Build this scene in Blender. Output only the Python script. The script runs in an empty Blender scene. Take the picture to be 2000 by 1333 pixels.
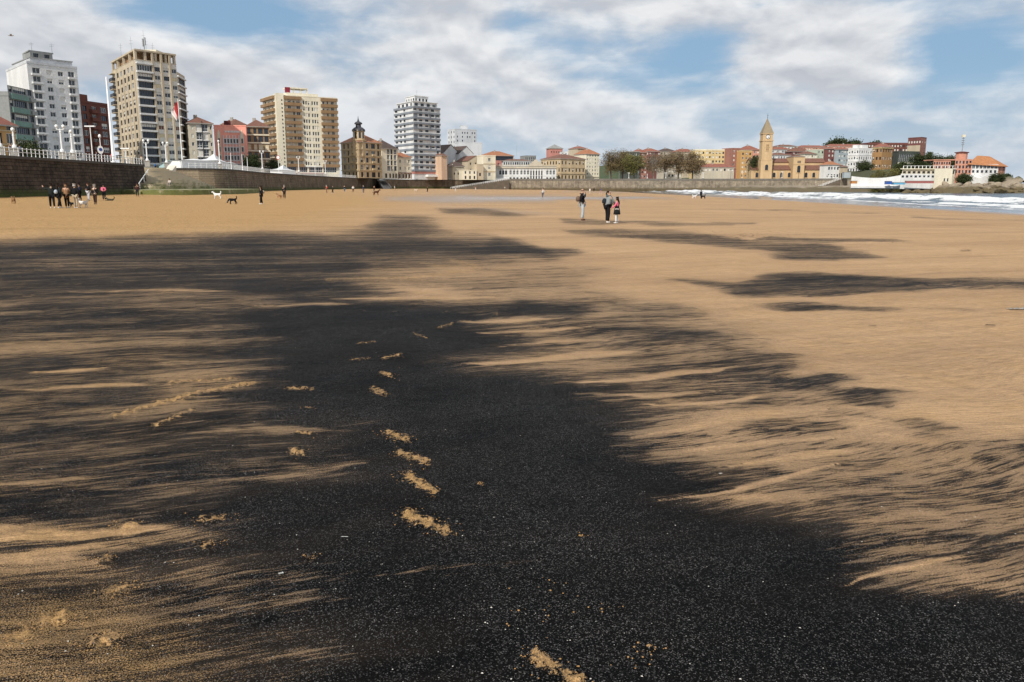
import bpy, bmesh, math, random
import numpy as np
from mathutils import Vector, Matrix

R = math.radians
random.seed(7)
np.random.seed(7)
SC = bpy.context.scene
COL = SC.collection

# ------------------------------------------------------------------ camera
F = 1600.0                      # focal length in pixels of the 2000 px wide photograph
HORIZON = 364.0
PITCH = math.atan((666.5 - HORIZON) / F)
CZ = 1.75
cam_data = bpy.data.cameras.new("camera")
cam_data.sensor_width = 36.0
cam_data.lens = 36.0 * F / 2000.0
cam_data.clip_start = 0.05
cam_data.clip_end = 60000.0
cam = bpy.data.objects.new("camera", cam_data)
cam.location = (0, 0, CZ)
cam.rotation_euler = (R(90) - PITCH, 0, 0)
COL.objects.link(cam)
SC.camera = cam

# ------------------------------------------------------------------ light
SUN_EL = R(38)
SUN_AZ = (-0.44, -0.90)          # ground direction towards the sun (left and behind the camera)
_l = math.hypot(*SUN_AZ)
SUN_DIR = Vector((SUN_AZ[0]/_l*math.cos(SUN_EL), SUN_AZ[1]/_l*math.cos(SUN_EL), math.sin(SUN_EL)))
sun_data = bpy.data.lights.new("sun", 'SUN')
sun_data.energy = 4.4
sun_data.angle = R(0.6)
sun_data.color = (1.0, 0.94, 0.84)
sun = bpy.data.objects.new("sun", sun_data)
sun.rotation_euler = SUN_DIR.to_track_quat('Z', 'Y').to_euler()
sun.location = SUN_DIR * 200
COL.objects.link(sun)

SC.view_settings.view_transform = 'Standard'
SC.view_settings.look = 'None'
SC.view_settings.exposure = -0.12
SC.view_settings.gamma = 1.0
SC.view_settings.use_curve_mapping = False

# ------------------------------------------------------------------ node helpers
class NT:
    def __init__(s, tree):
        s.t = tree; s.n = tree.nodes; s.l = tree.links
    def new(s, typ, **kw):
        n = s.n.new(typ)
        for k, v in kw.items():
            setattr(n, k, v)
        return n
    def put(s, sock, v):
        if isinstance(v, bpy.types.NodeSocket):
            s.l.new(v, sock)
        elif v is not None:
            if isinstance(v, (tuple, list)) and len(v) == 3 and sock.type == 'RGBA':
                v = (*v, 1)
            sock.default_value = v
    def math(s, op, a, b=None, c=None, clamp=False):
        n = s.new('ShaderNodeMath', operation=op, use_clamp=clamp)
        s.put(n.inputs[0], a); s.put(n.inputs[1], b); s.put(n.inputs[2], c)
        return n.outputs[0]
    def vmath(s, op, a, b=None):
        n = s.new('ShaderNodeVectorMath', operation=op)
        s.put(n.inputs[0], a); s.put(n.inputs[1], b)
        return n.outputs['Value'] if op in ('DISTANCE', 'LENGTH', 'DOT_PRODUCT') else n.outputs[0]
    def mix(s, f, a, b, typ='RGBA', blend='MIX'):
        n = s.new('ShaderNodeMix', data_type=typ)
        if typ == 'RGBA':
            n.blend_type = blend
            s.put(n.inputs[0], f); s.put(n.inputs[6], a); s.put(n.inputs[7], b)
            return n.outputs[2]
        s.put(n.inputs[0], f); s.put(n.inputs[2], a); s.put(n.inputs[3], b)
        return n.outputs[0]
    def rng(s, v, a, b, c=0.0, d=1.0, smooth=False):
        n = s.new('ShaderNodeMapRange')
        if smooth:
            n.interpolation_type = 'SMOOTHSTEP'
        s.put(n.inputs[0], v)
        for i, x in enumerate((a, b, c, d)):
            s.put(n.inputs[i + 1], x)
        return n.outputs[0]
    def noise(s, vec, scale, detail=3.0, rough=0.5, dist=0.0):
        n = s.new('ShaderNodeTexNoise')
        s.put(n.inputs['Vector'], vec)
        n.inputs['Scale'].default_value = scale
        n.inputs['Detail'].default_value = detail
        n.inputs['Roughness'].default_value = rough
        n.inputs['Distortion'].default_value = dist
        return n.outputs[0]
    def mapping(s, vec, scale=(1, 1, 1), rot=(0, 0, 0), loc=(0, 0, 0)):
        n = s.new('ShaderNodeMapping')
        s.put(n.inputs[0], vec)
        n.inputs['Location'].default_value = loc
        n.inputs['Rotation'].default_value = rot
        n.inputs['Scale'].default_value = scale
        return n.outputs[0]
    def attr(s, name):
        n = s.new('ShaderNodeAttribute'); n.attribute_name = name
        return n.outputs['Fac']
    def xyz(s, v):
        n = s.new('ShaderNodeSeparateXYZ'); s.put(n.inputs[0], v)
        return n.outputs
    def comb(s, x, y, z):
        n = s.new('ShaderNodeCombineXYZ')
        s.put(n.inputs[0], x); s.put(n.inputs[1], y); s.put(n.inputs[2], z)
        return n.outputs[0]

# ------------------------------------------------------------------ world: clear sky behind a broken cloud deck
world = bpy.data.worlds.new("World")
SC.world = world
world.use_nodes = True
w = NT(world.node_tree)
w.n.clear()
SKY_STRENGTH = 0.10
sky = w.new('ShaderNodeTexSky', sky_type='NISHITA')
sky.sun_disc = False
sky.sun_elevation = SUN_EL
sky.sun_rotation = math.atan2(SUN_AZ[0], SUN_AZ[1])
sky.air_density = 1.0
sky.dust_density = 1.2
sky.ozone_density = 1.5
tc = w.new('ShaderNodeTexCoord')
dirv = w.vmath('NORMALIZE', tc.outputs['Generated'])
dx, dy, dz = w.xyz(dirv)
az = w.math('ARCTAN2', dx, dy)
el = w.math('ARCSINE', dz)
def sky_at(px, py):             # direction of a photograph pixel as (azimuth, elevation)
    u = (px - 1000) / F; v = (666.5 - py) / F
    c, s_ = math.cos(PITCH), math.sin(PITCH)
    d = Vector((u, c + v * s_, -s_ + v * c)).normalized()
    return math.atan2(d.x, d.y), math.asin(d.z)
cl = w.comb(az, w.math('MULTIPLY', el, 2.1), 0.0)
cl2 = w.comb(az, w.math('MULTIPLY', w.math('ADD', el, 0.014), 2.1), 0.0)
warp = w.new('ShaderNodeTexNoise'); w.put(warp.inputs['Vector'], cl); warp.inputs['Scale'].default_value = 5.0
warp.inputs['Detail'].default_value = 3
wv = w.vmath('SUBTRACT', warp.outputs['Color'], (0.5, 0.5, 0.5))
wsc = w.new('ShaderNodeVectorMath', operation='SCALE'); w.put(wsc.inputs[0], wv); wsc.inputs['Scale'].default_value = 0.07
clw = w.vmath('ADD', cl, wsc.outputs[0])
cl2w = w.vmath('ADD', cl2, wsc.outputs[0])
n1 = w.noise(clw, 5.6, 7, 0.57)
n1b = w.noise(cl2w, 5.6, 4, 0.54)
grey = w.noise(clw, 11.0, 4, 0.6)
streak = w.noise(w.mapping(clw, scale=(1.0, 4.5, 1), rot=(0, 0, R(-18))), 6.0, 4, 0.6)
# cloud banks (+) and blue gaps (-): photo pixel, radii in px, weight
BANKS = [
    (60, 20, 170, 110, 0.24), (460, 20, 330, 75, -0.42), (240, 30, 130, 50, -0.12), (860, 45, 130, 120, 0.30),
    (560, 150, 420, 90, 0.16), (1010, 30, 45, 60, -0.16), (1220, 8, 200, 45, 0.20), (1060, 90, 120, 50, -0.06),
    (1360, 95, 120, 55, -0.26), (1600, 70, 150, 70, 0.34), (1500, 130, 210, 40, 0.14), (1640, 172, 70, 28, 0.20),
    (1880, 110, 200, 100, -0.30), (1220, 150, 190, 45, -0.14), (1880, 40, 150, 25, 0.10), (1450, 205, 300, 40, -0.03),
    (1480, 10, 60, 25, -0.10), (1100, 210, 300, 40, 0.10), (1900, 250, 200, 40, -0.10), (700, 230, 350, 60, 0.14),
]
bias = None
azel = w.comb(az, el, 0.0)
for (bx, by, rx, ry, wt) in BANKS:
    a0, e0 = sky_at(bx, by)
    sx, sy = F / rx / 1.6, F / ry / 1.6
    p = w.mapping(azel, scale=(sx, sy, 1), loc=(-a0 * sx, -e0 * sy, 0))
    gr = w.new('ShaderNodeTexGradient', gradient_type='QUADRATIC_SPHERE')
    w.put(gr.inputs[0], p)
    bias = w.math('MULTIPLY_ADD', gr.outputs['Fac'], wt * 1.35, 0.0 if bias is None else bias)
dens = w.math('ADD', w.math('ADD', w.math('MULTIPLY', n1, 1.45), w.math('MULTIPLY', streak, 0.34)), bias)
cover = w.rng(dens, 0.52, 1.06, 0.0, 1.0, smooth=True)
horizon_haze = w.rng(el, 0.0, 0.13, 0.62, 0.0, smooth=True)
cover = w.math('MAXIMUM', w.math('MULTIPLY', cover, 0.97), horizon_haze)
shade = w.rng(w.math('SUBTRACT', n1, n1b), -0.085, 0.085, 0.0, 1.0)
thick = w.rng(dens, 0.95, 1.3, 0.0, 1.0)
lit = w.math('ADD', w.math('MULTIPLY', shade, 0.8), w.math('MULTIPLY', w.math('SUBTRACT', 1.0, thick), 0.25), clamp=True)
lit = w.math('MULTIPLY', lit, w.rng(grey, 0.35, 0.62, 0.65, 1.0))
k = 1.08 / SKY_STRENGTH
ccol = w.mix(lit, (0.50*k, 0.525*k, 0.58*k), (0.90*k, 0.905*k, 0.91*k))
ccol = w.mix(w.rng(el, 0.0, 0.12, 0.75, 0.0), ccol, (0.68*k, 0.735*k, 0.81*k))
blue = w.mix(0.75, sky.outputs[0], (0.27*k, 0.45*k, 0.66*k))
skyc = w.mix(cover, blue, ccol)
bg = w.new('ShaderNodeBackground')
w.put(bg.inputs['Color'], skyc)
bg.inputs['Strength'].default_value = SKY_STRENGTH
wo = w.new('ShaderNodeOutputWorld')
w.l.new(bg.outputs[0], wo.inputs[0])
world.cycles.sampling_method = 'MANUAL'
world.cycles.sample_map_resolution = 256
SC.cycles.max_bounces = 4
SC.cycles.use_adaptive_sampling = True
SC.cycles.adaptive_threshold = 0.02
SC.cycles.diffuse_bounces = 2
SC.cycles.glossy_bounces = 3

# ------------------------------------------------------------------ geometry of the place
cp, sp = math.cos(PITCH), math.sin(PITCH)
def P(px, py, Y):
    """world point seen at a photograph pixel at a known distance Y"""
    u = (px - 1000) / F; v = (666.5 - py) / F
    t = Y / (cp + v * sp)
    return Vector((u * t, Y, CZ + t * (-sp + v * cp)))
def proj_np(x, y, z):
    zz = z - CZ
    fw = y * cp - zz * sp
    up = y * sp + zz * cp
    fw = np.maximum(fw, 0.05)
    return 1000 + F * x / fw, 666.5 - F * up / fw

PROM_Z = 5.3                      # promenade level
SEA_Z = -1.2
_px = np.array([-400, -65, -20, 0, 30, 60, 150, 400, 9000.])
_pz = np.array([0.75, 0.75, 0.2, 0.0, -0.3, -1.15, -5.0, -8.0, -8.0])
def G(x, y):
    """height of the sand"""
    return np.interp(x, _px, _pz) - 0.0025 * np.clip(y, 0, 80)
def ground_hit(px, py):
    lo, hi = 1.0, 900.0
    for _ in range(50):
        m = 0.5 * (lo + hi)
        q = P(px, py, m)
        if q.z > G(q.x, q.y):
            lo = m
        else:
            hi = m
    q = P(px, py, lo)
    return Vector((q.x, q.y, float(G(q.x, q.y))))
def shore_x(y):
    return np.interp(y, [-200, 0, 94, 166, 370, 480, 2000], [44, 50, 58, 64, 68, 72, 80])

# numpy value noise
def vnoise(x, y, seed=0):
    xi = np.floor(x).astype(np.int64); yi = np.floor(y).astype(np.int64)
    xf = x - xi; yf = y - yi
    def h(a, b):
        n = (a * 374761393 + b * 668265263 + seed * 1442695) & 0x7fffffff
        n = ((n ^ (n >> 13)) * 1274126177) & 0x7fffffff
        return ((n ^ (n >> 16)) & 0xffff) / 65535.0
    u = xf * xf * (3 - 2 * xf); v = yf * yf * (3 - 2 * yf)
    return (h(xi, yi) * (1 - u) + h(xi + 1, yi) * u) * (1 - v) + (h(xi, yi + 1) * (1 - u) + h(xi + 1, yi + 1) * u) * v
def fbm(x, y, oct=4, seed=0):
    a, s_, t = 0.5, 0.0, 0.0
    for i in range(oct):
        s_ = s_ + a * vnoise(x, y, seed + i * 17); t += a
        x = x * 2.03; y = y * 2.03; a *= 0.5
    return s_ / t

# ------------------------------------------------------------------ materials
MATS = {}
def principled(name):
    m = bpy.data.materials.new(name)
    m.use_nodes = True
    t = NT(m.node_tree)
    b = t.n['Principled BSDF']
    return m, t, b
def mat(name, col, rough=0.7, var=0.10, scale=0.6, metal=0.0, spec=0.4, bump=0.0, streak=False):
    if name in MATS:
        return MATS[name]
    m, t, b = principled(name)
    tcn = t.new('ShaderNodeTexCoord')
    geo = t.new('ShaderNodeNewGeometry')
    v = geo.outputs['Position']
    if streak:
        vv = t.mapping(v, scale=(1, 1, 0.18))
    else:
        vv = v
    n = t.noise(vv, scale, 5, 0.6)
    f = t.rng(n, 0.3, 0.7, 1 - var, 1 + var)
    n2 = t.noise(v, scale * 9, 3, 0.6)
    f = t.math('MULTIPLY', f, t.rng(n2, 0.3, 0.7, 1 - var * 0.6, 1 + var * 0.6))
    c = t.vmath('MULTIPLY', col, t.comb(f, f, f))
    t.put(b.inputs['Base Color'], c)
    b.inputs['Roughness'].default_value = rough
    b.inputs['Metallic'].default_value = metal
    b.inputs['Specular IOR Level'].default_value = spec
    if bump > 0:
        bn = t.new('ShaderNodeBump')
        bn.inputs['Strength'].default_value = 1.0
        bn.inputs['Distance'].default_value = bump
        t.put(bn.inputs['Height'], n2)
        t.put(b.inputs['Normal'], bn.outputs[0])
    MATS[name] = m
    return m
def srgb(r, g, b):
    f = lambda c: (c / 255 / 12.92) if c / 255 <= 0.04045 else ((c / 255 + 0.055) / 1.055) ** 2.4
    return (f(r), f(g), f(b))
def wall_mat(name, r, g, b, k=0.93, var=0.15):
    c = srgb(r, g, b)
    lum = 0.3 * c[0] + 0.5 * c[1] + 0.2 * c[2]
    c = tuple((x * 0.74 + lum * 0.26) * 0.92 for x in c)
    return mat('facade_' + name, tuple(x * k for x in c), 0.85, var, 0.25, streak=True, spec=0.2)
M_GLASS = mat('window_glass', (0.035, 0.045, 0.055), 0.12, 0.35, 0.35, spec=0.6)
M_GLASS2 = mat('tinted_glass', (0.02, 0.03, 0.045), 0.15, 0.35, 0.3, spec=0.6)
M_WFRAME = mat('white_frame', (0.72, 0.72, 0.70), 0.5, 0.05)
M_DFRAME = mat('dark_frame', (0.035, 0.035, 0.04), 0.5, 0.1)
M_BLIND = mat('roller_blind', (0.62, 0.60, 0.55), 0.6, 0.08)
M_BLIND_Y = mat('cream_blind', (0.62, 0.53, 0.33), 0.6, 0.08)
M_BLIND_B = mat('brown_blind', (0.13, 0.055, 0.035), 0.6, 0.08)
M_WHITE = mat('white_paint', (0.78, 0.78, 0.77), 0.45, 0.05, 1.0)
M_METAL = mat('galvanised_metal', (0.32, 0.33, 0.34), 0.45, 0.1, 2.0, metal=0.6)
M_CONC = mat('concrete', (0.33, 0.31, 0.28), 0.9, 0.15, 0.5)
M_DARK = mat('dark_opening', (0.018, 0.018, 0.02), 0.7, 0.2)
M_TILE = None
def tile_mat(name, col):
    if name in MATS:
        return MATS[name]
    m, t, b = principled(name)
    geo = t.new('ShaderNodeNewGeometry')
    v = geo.outputs['Position']
    n = t.noise(v, 0.7, 5, 0.7)
    n2 = t.noise(v, 4.0, 3, 0.6)
    f = t.math('MULTIPLY', t.rng(n, 0.3, 0.7, 0.75, 1.2), t.rng(n2, 0.3, 0.7, 0.8, 1.2))
    t.put(b.inputs['Base Color'], t.vmath('MULTIPLY', col, t.comb(f, f, f)))
    b.inputs['Roughness'].default_value = 0.85
    wv = t.new('ShaderNodeTexWave', wave_type='BANDS', bands_direction='DIAGONAL')
    t.put(wv.inputs['Vector'], v)
    wv.inputs['Scale'].default_value = 1.1
    bn = t.new('ShaderNodeBump'); bn.inputs['Distance'].default_value = 0.06
    t.put(bn.inputs['Height'], wv.outputs[1])
    t.put(b.inputs['Normal'], bn.outputs[0])
    MATS[name] = m
    return m
TILE_O = tile_mat('orange_tiles', (0.36, 0.150, 0.075))
TILE_R = tile_mat('red_tiles', (0.27, 0.10, 0.068))
TILE_B = tile_mat('brown_tiles', (0.185, 0.085, 0.058))
TILE_D = tile_mat('dark_tiles', (0.09, 0.06, 0.05))

# ------------------------------------------------------------------ mesh helpers
class MB:
    def __init__(s):
        s.v = []; s.f = []; s.m = []
    def quad(s, a, b, c, d, mi=0):
        i = len(s.v); s.v += [tuple(a), tuple(b), tuple(c), tuple(d)]
        s.f.append((i, i + 1, i + 2, i + 3)); s.m.append(mi)
    def tri(s, a, b, c, mi=0):
        i = len(s.v); s.v += [tuple(a), tuple(b), tuple(c)]
        s.f.append((i, i + 1, i + 2)); s.m.append(mi)
    def poly(s, pts, mi=0):
        i = len(s.v); s.v += [tuple(p) for p in pts]
        s.f.append(tuple(range(i, i + len(pts)))); s.m.append(mi)
    def hexa(s, c, mi=0):
        """eight corners: bottom 0-3, top 4-7 in the same order"""
        i = len(s.v); s.v += [tuple(p) for p in c]
        for q in ((3, 2, 1, 0), (4, 5, 6, 7), (0, 1, 5, 4), (1, 2, 6, 5), (2, 3, 7, 6), (3, 0, 4, 7)):
            s.f.append(tuple(i + j for j in q)); s.m.append(mi)
    def box(s, x0, x1, y0, y1, z0, z1, mi=0):
        s.hexa([(x0, y0, z0), (x1, y0, z0), (x1, y1, z0), (x0, y1, z0), (x0, y0, z1), (x1, y0, z1), (x1, y1, z1), (x0, y1, z1)], mi)
    def prism(s, pts, z0, z1, mi=0, cap=True, mtop=None):
        n = len(pts); i = len(s.v)
        s.v += [(p[0], p[1], z0) for p in pts] + [(p[0], p[1], z1) for p in pts]
        for k_ in range(n):
            s.f.append((i + k_, i + (k_ + 1) % n, i + n + (k_ + 1) % n, i + n + k_)); s.m.append(mi)
        if cap:
            s.f.append(tuple(i + n + k_ for k_ in range(n))); s.m.append(mi if mtop is None else mtop)
            s.f.append(tuple(i + k_ for k_ in reversed(range(n)))); s.m.append(mi)
    def lathe(s, prof, cx=0, cy=0, seg=10, mi=0):
        """profile of (r, z) from the bottom up"""
        i = len(s.v)
        for (r, z) in prof:
            for k_ in range(seg):
                a = 2 * math.pi * k_ / seg
                s.v.append((cx + r * math.cos(a), cy + r * math.sin(a), z))
        for j in range(len(prof) - 1):
            for k_ in range(seg):
                a = i + j * seg + k_; b = i + j * seg + (k_ + 1) % seg
                s.f.append((a, b, b + seg, a + seg)); s.m.append(mi)
        s.f.append(tuple(i + k_ for k_ in reversed(range(seg)))); s.m.append(mi)
        s.f.append(tuple(i + (len(prof) - 1) * seg + k_ for k_ in range(seg))); s.m.append(mi)
    def tube(s, a, b, r0, r1=None, seg=6, mi=0):
        a = Vector(a); b = Vector(b); r1 = r0 if r1 is None else r1
        d = (b - a)
        if d.length < 1e-6:
            return
        d.normalize()
        e = d.cross(Vector((0, 0, 1)))
        if e.length < 1e-3:
            e = Vector((1, 0, 0))
        e.normalize(); g = d.cross(e)
        i = len(s.v)
        for c, r in ((a, r0), (b, r1)):
            for k_ in range(seg):
                t = 2 * math.pi * k_ / seg
                s.v.append(tuple(c + e * (r * math.cos(t)) + g * (r * math.sin(t))))
        for k_ in range(seg):
            s.f.append((i + k_, i + (k_ + 1) % seg, i + seg + (k_ + 1) % seg, i + seg + k_)); s.m.append(mi)
        s.f.append(tuple(i + k_ for k_ in reversed(range(seg)))); s.m.append(mi)
        s.f.append(tuple(i + seg + k_ for k_ in range(seg))); s.m.append(mi)
    def mesh(s, name, mats, origin=None, smooth=False):
        me = bpy.data.meshes.new(name)
        v = s.v
        if origin is not None:
            ox, oy, oz = origin
            v = [(p[0] - ox, p[1] - oy, p[2] - oz) for p in v]
        me.from_pydata(v, [], s.f)
        for m_ in (mats if isinstance(mats, (list, tuple)) else [mats]):
            me.materials.append(m_)
        if len(me.materials) > 1:
            me.polygons.foreach_set('material_index', s.m)
        if smooth:
            me.polygons.foreach_set('use_smooth', [True] * len(me.polygons))
        me.update()
        return me
def link(name, me, parent=None, loc=None, basis=None):
    o = bpy.data.objects.new(name, me)
    COL.objects.link(o)
    if parent is not None:
        o.parent = parent
    if basis is not None:
        o.matrix_basis = basis
    elif loc is not None:
        o.location = loc
    return o
def tag(o, label=None, cat=None, group=None, kind=None):
    if label: o['label'] = label
    if cat: o['category'] = cat
    if group: o['group'] = group
    if kind: o['kind'] = kind
    return o
def thing(name, label, cat, loc, group=None, rz=0.0):
    o = bpy.data.objects.new(name, None)
    o.empty_display_size = 0.2
    COL.objects.link(o)
    o.location = loc
    o.rotation_euler = (0, 0, rz)
    return tag(o, label, cat, group)
def part(name, mb, mats, t, smooth=False, parent=None):
    """mesh in world coordinates hung under an unrotated thing"""
    return link(name, mb.mesh(name, mats, t.location, smooth), parent or t)
def copy_thing(root, loc, rz, label):
    c = root.copy(); COL.objects.link(c)
    c.location = loc; c.rotation_euler = (0, 0, rz); c['label'] = label
    for ch in root.children:
        d = ch.copy(); COL.objects.link(d); d.parent = c
        for g in ch.children:
            e = g.copy(); COL.objects.link(e); e.parent = d
    return c

# ================================================================== THE SAND
# coal cover traced from the beach: every patch is an outline on the sand (photo pixels, projected onto the ground) with a cover value
GW, GH, GY0 = 1000, 500, 334           # half resolution raster, rows start at photo y = GY0
gx, gy = np.meshgrid((np.arange(GW) + 0.5) * 2, GY0 + (np.arange(GH) + 0.5) * 2)
_wx = (fbm(gx / 170, gy / 28, 4, 3) - 0.5) * 150
_wy = (fbm(gx / 150, gy / 22, 4, 9) - 0.5) * 26 * np.clip((gy - 380) / 300, 0.42, 1.3)
gxw, gyw = gx + _wx, gy + _wy
XS = 0.22
def bbox(pts, mx, my):
    xs_ = [p[0] for p in pts]; ys_ = [p[1] for p in pts]
    x0 = int(np.clip((min(xs_) - mx) / 2, 0, GW - 2)); x1 = int(np.clip((max(xs_) + mx) / 2 + 2, x0 + 1, GW))
    y0 = int(np.clip((min(ys_) - my - GY0) / 2, 0, GH - 2)); y1 = int(np.clip((max(ys_) + my - GY0) / 2 + 2, y0 + 1, GH))
    return slice(y0, y1), slice(x0, x1)
def poly_mask(pts, soft, warp=True):
    bb = bbox(pts, 80 + soft / XS, 22 + soft)
    X, Yy = (gxw[bb], gyw[bb]) if warp else (gx[bb], gy[bb])
    inside = np.zeros(X.shape, bool)
    dmin = np.full(X.shape, 1e9)
    n = len(pts)
    for i in range(n):
        x0, y0 = pts[i]; x1, y1 = pts[(i + 1) % n]
        cond = ((y0 > Yy) != (y1 > Yy))
        if y1 != y0:
            inside ^= cond & (X < (x1 - x0) * (Yy - y0) / (y1 - y0) + x0)
        ax, ay, bx, by = x0 * XS, y0, x1 * XS, y1
        ux, uy = bx - ax, by - ay
        L = ux * ux + uy * uy + 1e-9
        t = np.clip(((X * XS - ax) * ux + (Yy - ay) * uy) / L, 0, 1)
        dmin = np.minimum(dmin, np.hypot(X * XS - ax - t * ux, Yy - ay - t * uy))
    sd = np.where(inside, dmin, -dmin)
    m = np.clip(sd / soft * 0.5 + 0.5, 0, 1)
    out = np.zeros(gx.shape, np.float32); out[bb] = m * m * (3 - 2 * m)
    return out
def line_mask(pts, wid, soft, warp=True, taper=False):
    bb = bbox(pts, wid + soft + 42, wid + soft + 10)
    X, Yy = (gx[bb] + _wx[bb] * 0.25, gy[bb] + _wy[bb] * 0.4) if warp else (gx[bb], gy[bb])
    dmin = np.full(X.shape, 1e9)
    for i in range(len(pts) - 1):
        (x0, y0), (x1, y1) = pts[i], pts[i + 1]
        ux, uy = x1 - x0, y1 - y0
        L = ux * ux + uy * uy + 1e-9
        t = np.clip(((X - x0) * ux + (Yy - y0) * uy) / L, 0, 1)
        d = np.hypot(X - x0 - t * ux, Yy - y0 - t * uy)
        if taper:          # thin at both ends
            ft = (i + t) / (len(pts) - 1)
            d = d / np.clip(0.10 + 1.5 * np.minimum(ft, (1 - ft) * 1.6), 0.1, 1)
        dmin = np.minimum(dmin, d)
    m = np.clip((wid - dmin) / soft * 0.5 + 0.5, 0, 1)
    out = np.zeros(gx.shape, np.float32); out[bb] = m * m * (3 - 2 * m)
    return out
COAL = np.zeros(gx.shape)
PATCHES = [
    # outline, cover, softness in px
    ([(-200, 486), (140, 464), (300, 460), (460, 456), (640, 455), (720, 447), (770, 436), (840, 440), (880, 455), (980, 466), (1080, 482), (1140, 496), (1010, 508), (900, 520), (760, 552), (700, 580), (420, 590), (-200, 590)], 0.71, 16),
    ([(760, 436), (770, 420), (830, 424), (850, 445), (800, 452)], 0.52, 12),
    ([(840, 408), (930, 408), (1030, 420), (960, 426), (880, 420)], 0.50, 6),
    ([(-200, 575), (120, 572), (450, 575), (470, 700), (300, 760), (-200, 770)], 0.70, 26),
    ([(-200, 640), (140, 640), (400, 660), (440, 690), (300, 712), (-200, 720)], 0.56, 20),
    ([(430, 610), (560, 565), (740, 580), (900, 588), (1090, 600), (1010, 640), (1130, 672), (960, 706), (1140, 735), (1280, 756), (1210, 790), (1370, 790), (1240, 845), (1330, 890), (1440, 880), (1540, 915), (1470, 950), (1370, 975), (1520, 1000), (1650, 1025), (1800, 1065), (1790, 1100), (1720, 1120), (1880, 1160), (2300, 1200), (2300, 1500), (620, 1500), (640, 1250), (560, 1150), (440, 1060), (340, 960), (330, 860), (400, 780), (470, 720)], 1.0, 26),
    ([(-200, 745), (330, 745), (300, 830), (200, 880), (-200, 900)], 0.68, 22),
    ([(140, 880), (300, 815), (560, 790), (720, 830), (720, 940), (420, 960), (200, 950)], 0.76, 30),
    ([(-200, 880), (200, 880), (260, 940), (-200, 965)], 0.74, 18),
    ([(-200, 965), (200, 958), (480, 985), (560, 1030), (330, 1020), (-200, 1040)], 0.84, 14),
    ([(-200, 1085), (100, 1062), (300, 1040), (450, 1032), (420, 1046), (250, 1066), (-200, 1100)], 0.52, 8),
    ([(150, 1090), (300, 1062), (470, 1048), (560, 1060), (380, 1085), (200, 1108)], 0.86, 9),
    ([(-200, 1110), (200, 1105), (480, 1090), (640, 1150), (700, 1260), (600, 1500), (-200, 1500)], 0.68, 34),
    ([(-200, 1200), (200, 1200), (400, 1260), (420, 1500), (-200, 1500)], 0.48, 40),
    ([(640, 1010), (760, 1080), (800, 1180), (900, 1260), (900, 1500), (560, 1500), (640, 1300), (600, 1130)], 0.86, 40),
    # pale drift across the upper middle
    ([(720, 515), (830, 504), (930, 508), (1200, 520), (1200, 588), (980, 582), (820, 566), (690, 556)], 0.38, 14),
    # right hand drifts
    ([(1090, 600), (1300, 590), (1480, 640), (1560, 700), (1620, 800), (1420, 810), (1280, 790), (1300, 760), (1120, 730), (1180, 680), (1030, 645)], 0.54, 26),
    ([(1290, 549), (1400, 552), (1500, 536), (1600, 529), (1710, 536), (1820, 545), (2300, 546), (2300, 562), (1850, 566), (1700, 570), (1560, 576), (1450, 581), (1390, 565)], 0.70, 9),
    ([(1450, 591), (1560, 586), (1760, 600), (1720, 609), (1530, 604)], 0.66, 7),
    ([(1760, 596), (1960, 598), (1900, 606), (1780, 606)], 0.42, 6),
    ([(1030, 592), (1130, 600), (1130, 612), (1010, 622), (960, 606)], 0.82, 8),
    ([(1180, 596), (1340, 606), (1280, 616), (1180, 610)], 0.56, 6),
    ([(1280, 644), (1390, 642), (1400, 656), (1300, 660)], 0.74, 7),
    ([(1380, 680), (1500, 676), (1580, 706), (1520, 726), (1430, 716)], 0.56, 12),
    ([(1490, 738), (1600, 734), (1690, 742), (1650, 764), (1540, 772), (1480, 756)], 0.76, 12),
    ([(1600, 776), (1700, 762), (1790, 772), (1740, 794), (1640, 800)], 0.74, 10),
    ([(1700, 812), (1800, 806), (1890, 838), (1820, 852), (1740, 836)], 0.50, 12),
    ([(1850, 862), (2300, 820), (2300, 940), (1900, 930)], 0.50, 24),
    ([(1560, 1010), (1700, 1020), (2300, 1000), (2300, 1200), (1880, 1140), (1740, 1090)], 0.50, 30),
    ([(1380, 800), (1640, 810), (1800, 880), (2300, 960), (2300, 1020), (1620, 1010), (1480, 950), (1380, 880), (1290, 860)], 0.40, 26),
    # upper right streaks
    ([(1100, 448), (1240, 444), (1400, 460), (1480, 472), (1300, 474), (1150, 462)], 0.50, 7),
    ([(1330, 474), (1440, 470), (1600, 474), (1650, 486), (1560, 494), (1460, 484)], 0.58, 7),
    ([(1510, 496), (1640, 488), (1740, 504), (1640, 512), (1540, 508)], 0.58, 7),
    ([(980, 466), (1080, 474), (1140, 492), (1060, 505), (960, 492)], 0.78, 8),
    ([(1080, 426), (1200, 427), (1320, 434), (1200, 440), (1100, 436)], 0.46, 4),
    ([(1240, 434), (1420, 440), (1420, 445), (1300, 444)], 0.48, 3),
    ([(1500, 462), (1700, 464), (1790, 472), (1620, 473), (1500, 470)], 0.52, 3),
    ([(1380, 436), (1480, 436), (1470, 441), (1400, 441)], 0.50, 3),
    ([(1350, 408), (1700, 416), (1690, 419), (1360, 412)], 0.36, 3),
    ([(1750, 424), (2300, 432), (2300, 436), (1760, 428)], 0.36, 3),
]
for pts, val, soft in PATCHES:
    m_ = poly_mask(pts, soft * (1.45 if soft > 12 else 1.0))
    COAL = COAL * (1 - m_) + val * m_
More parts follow.
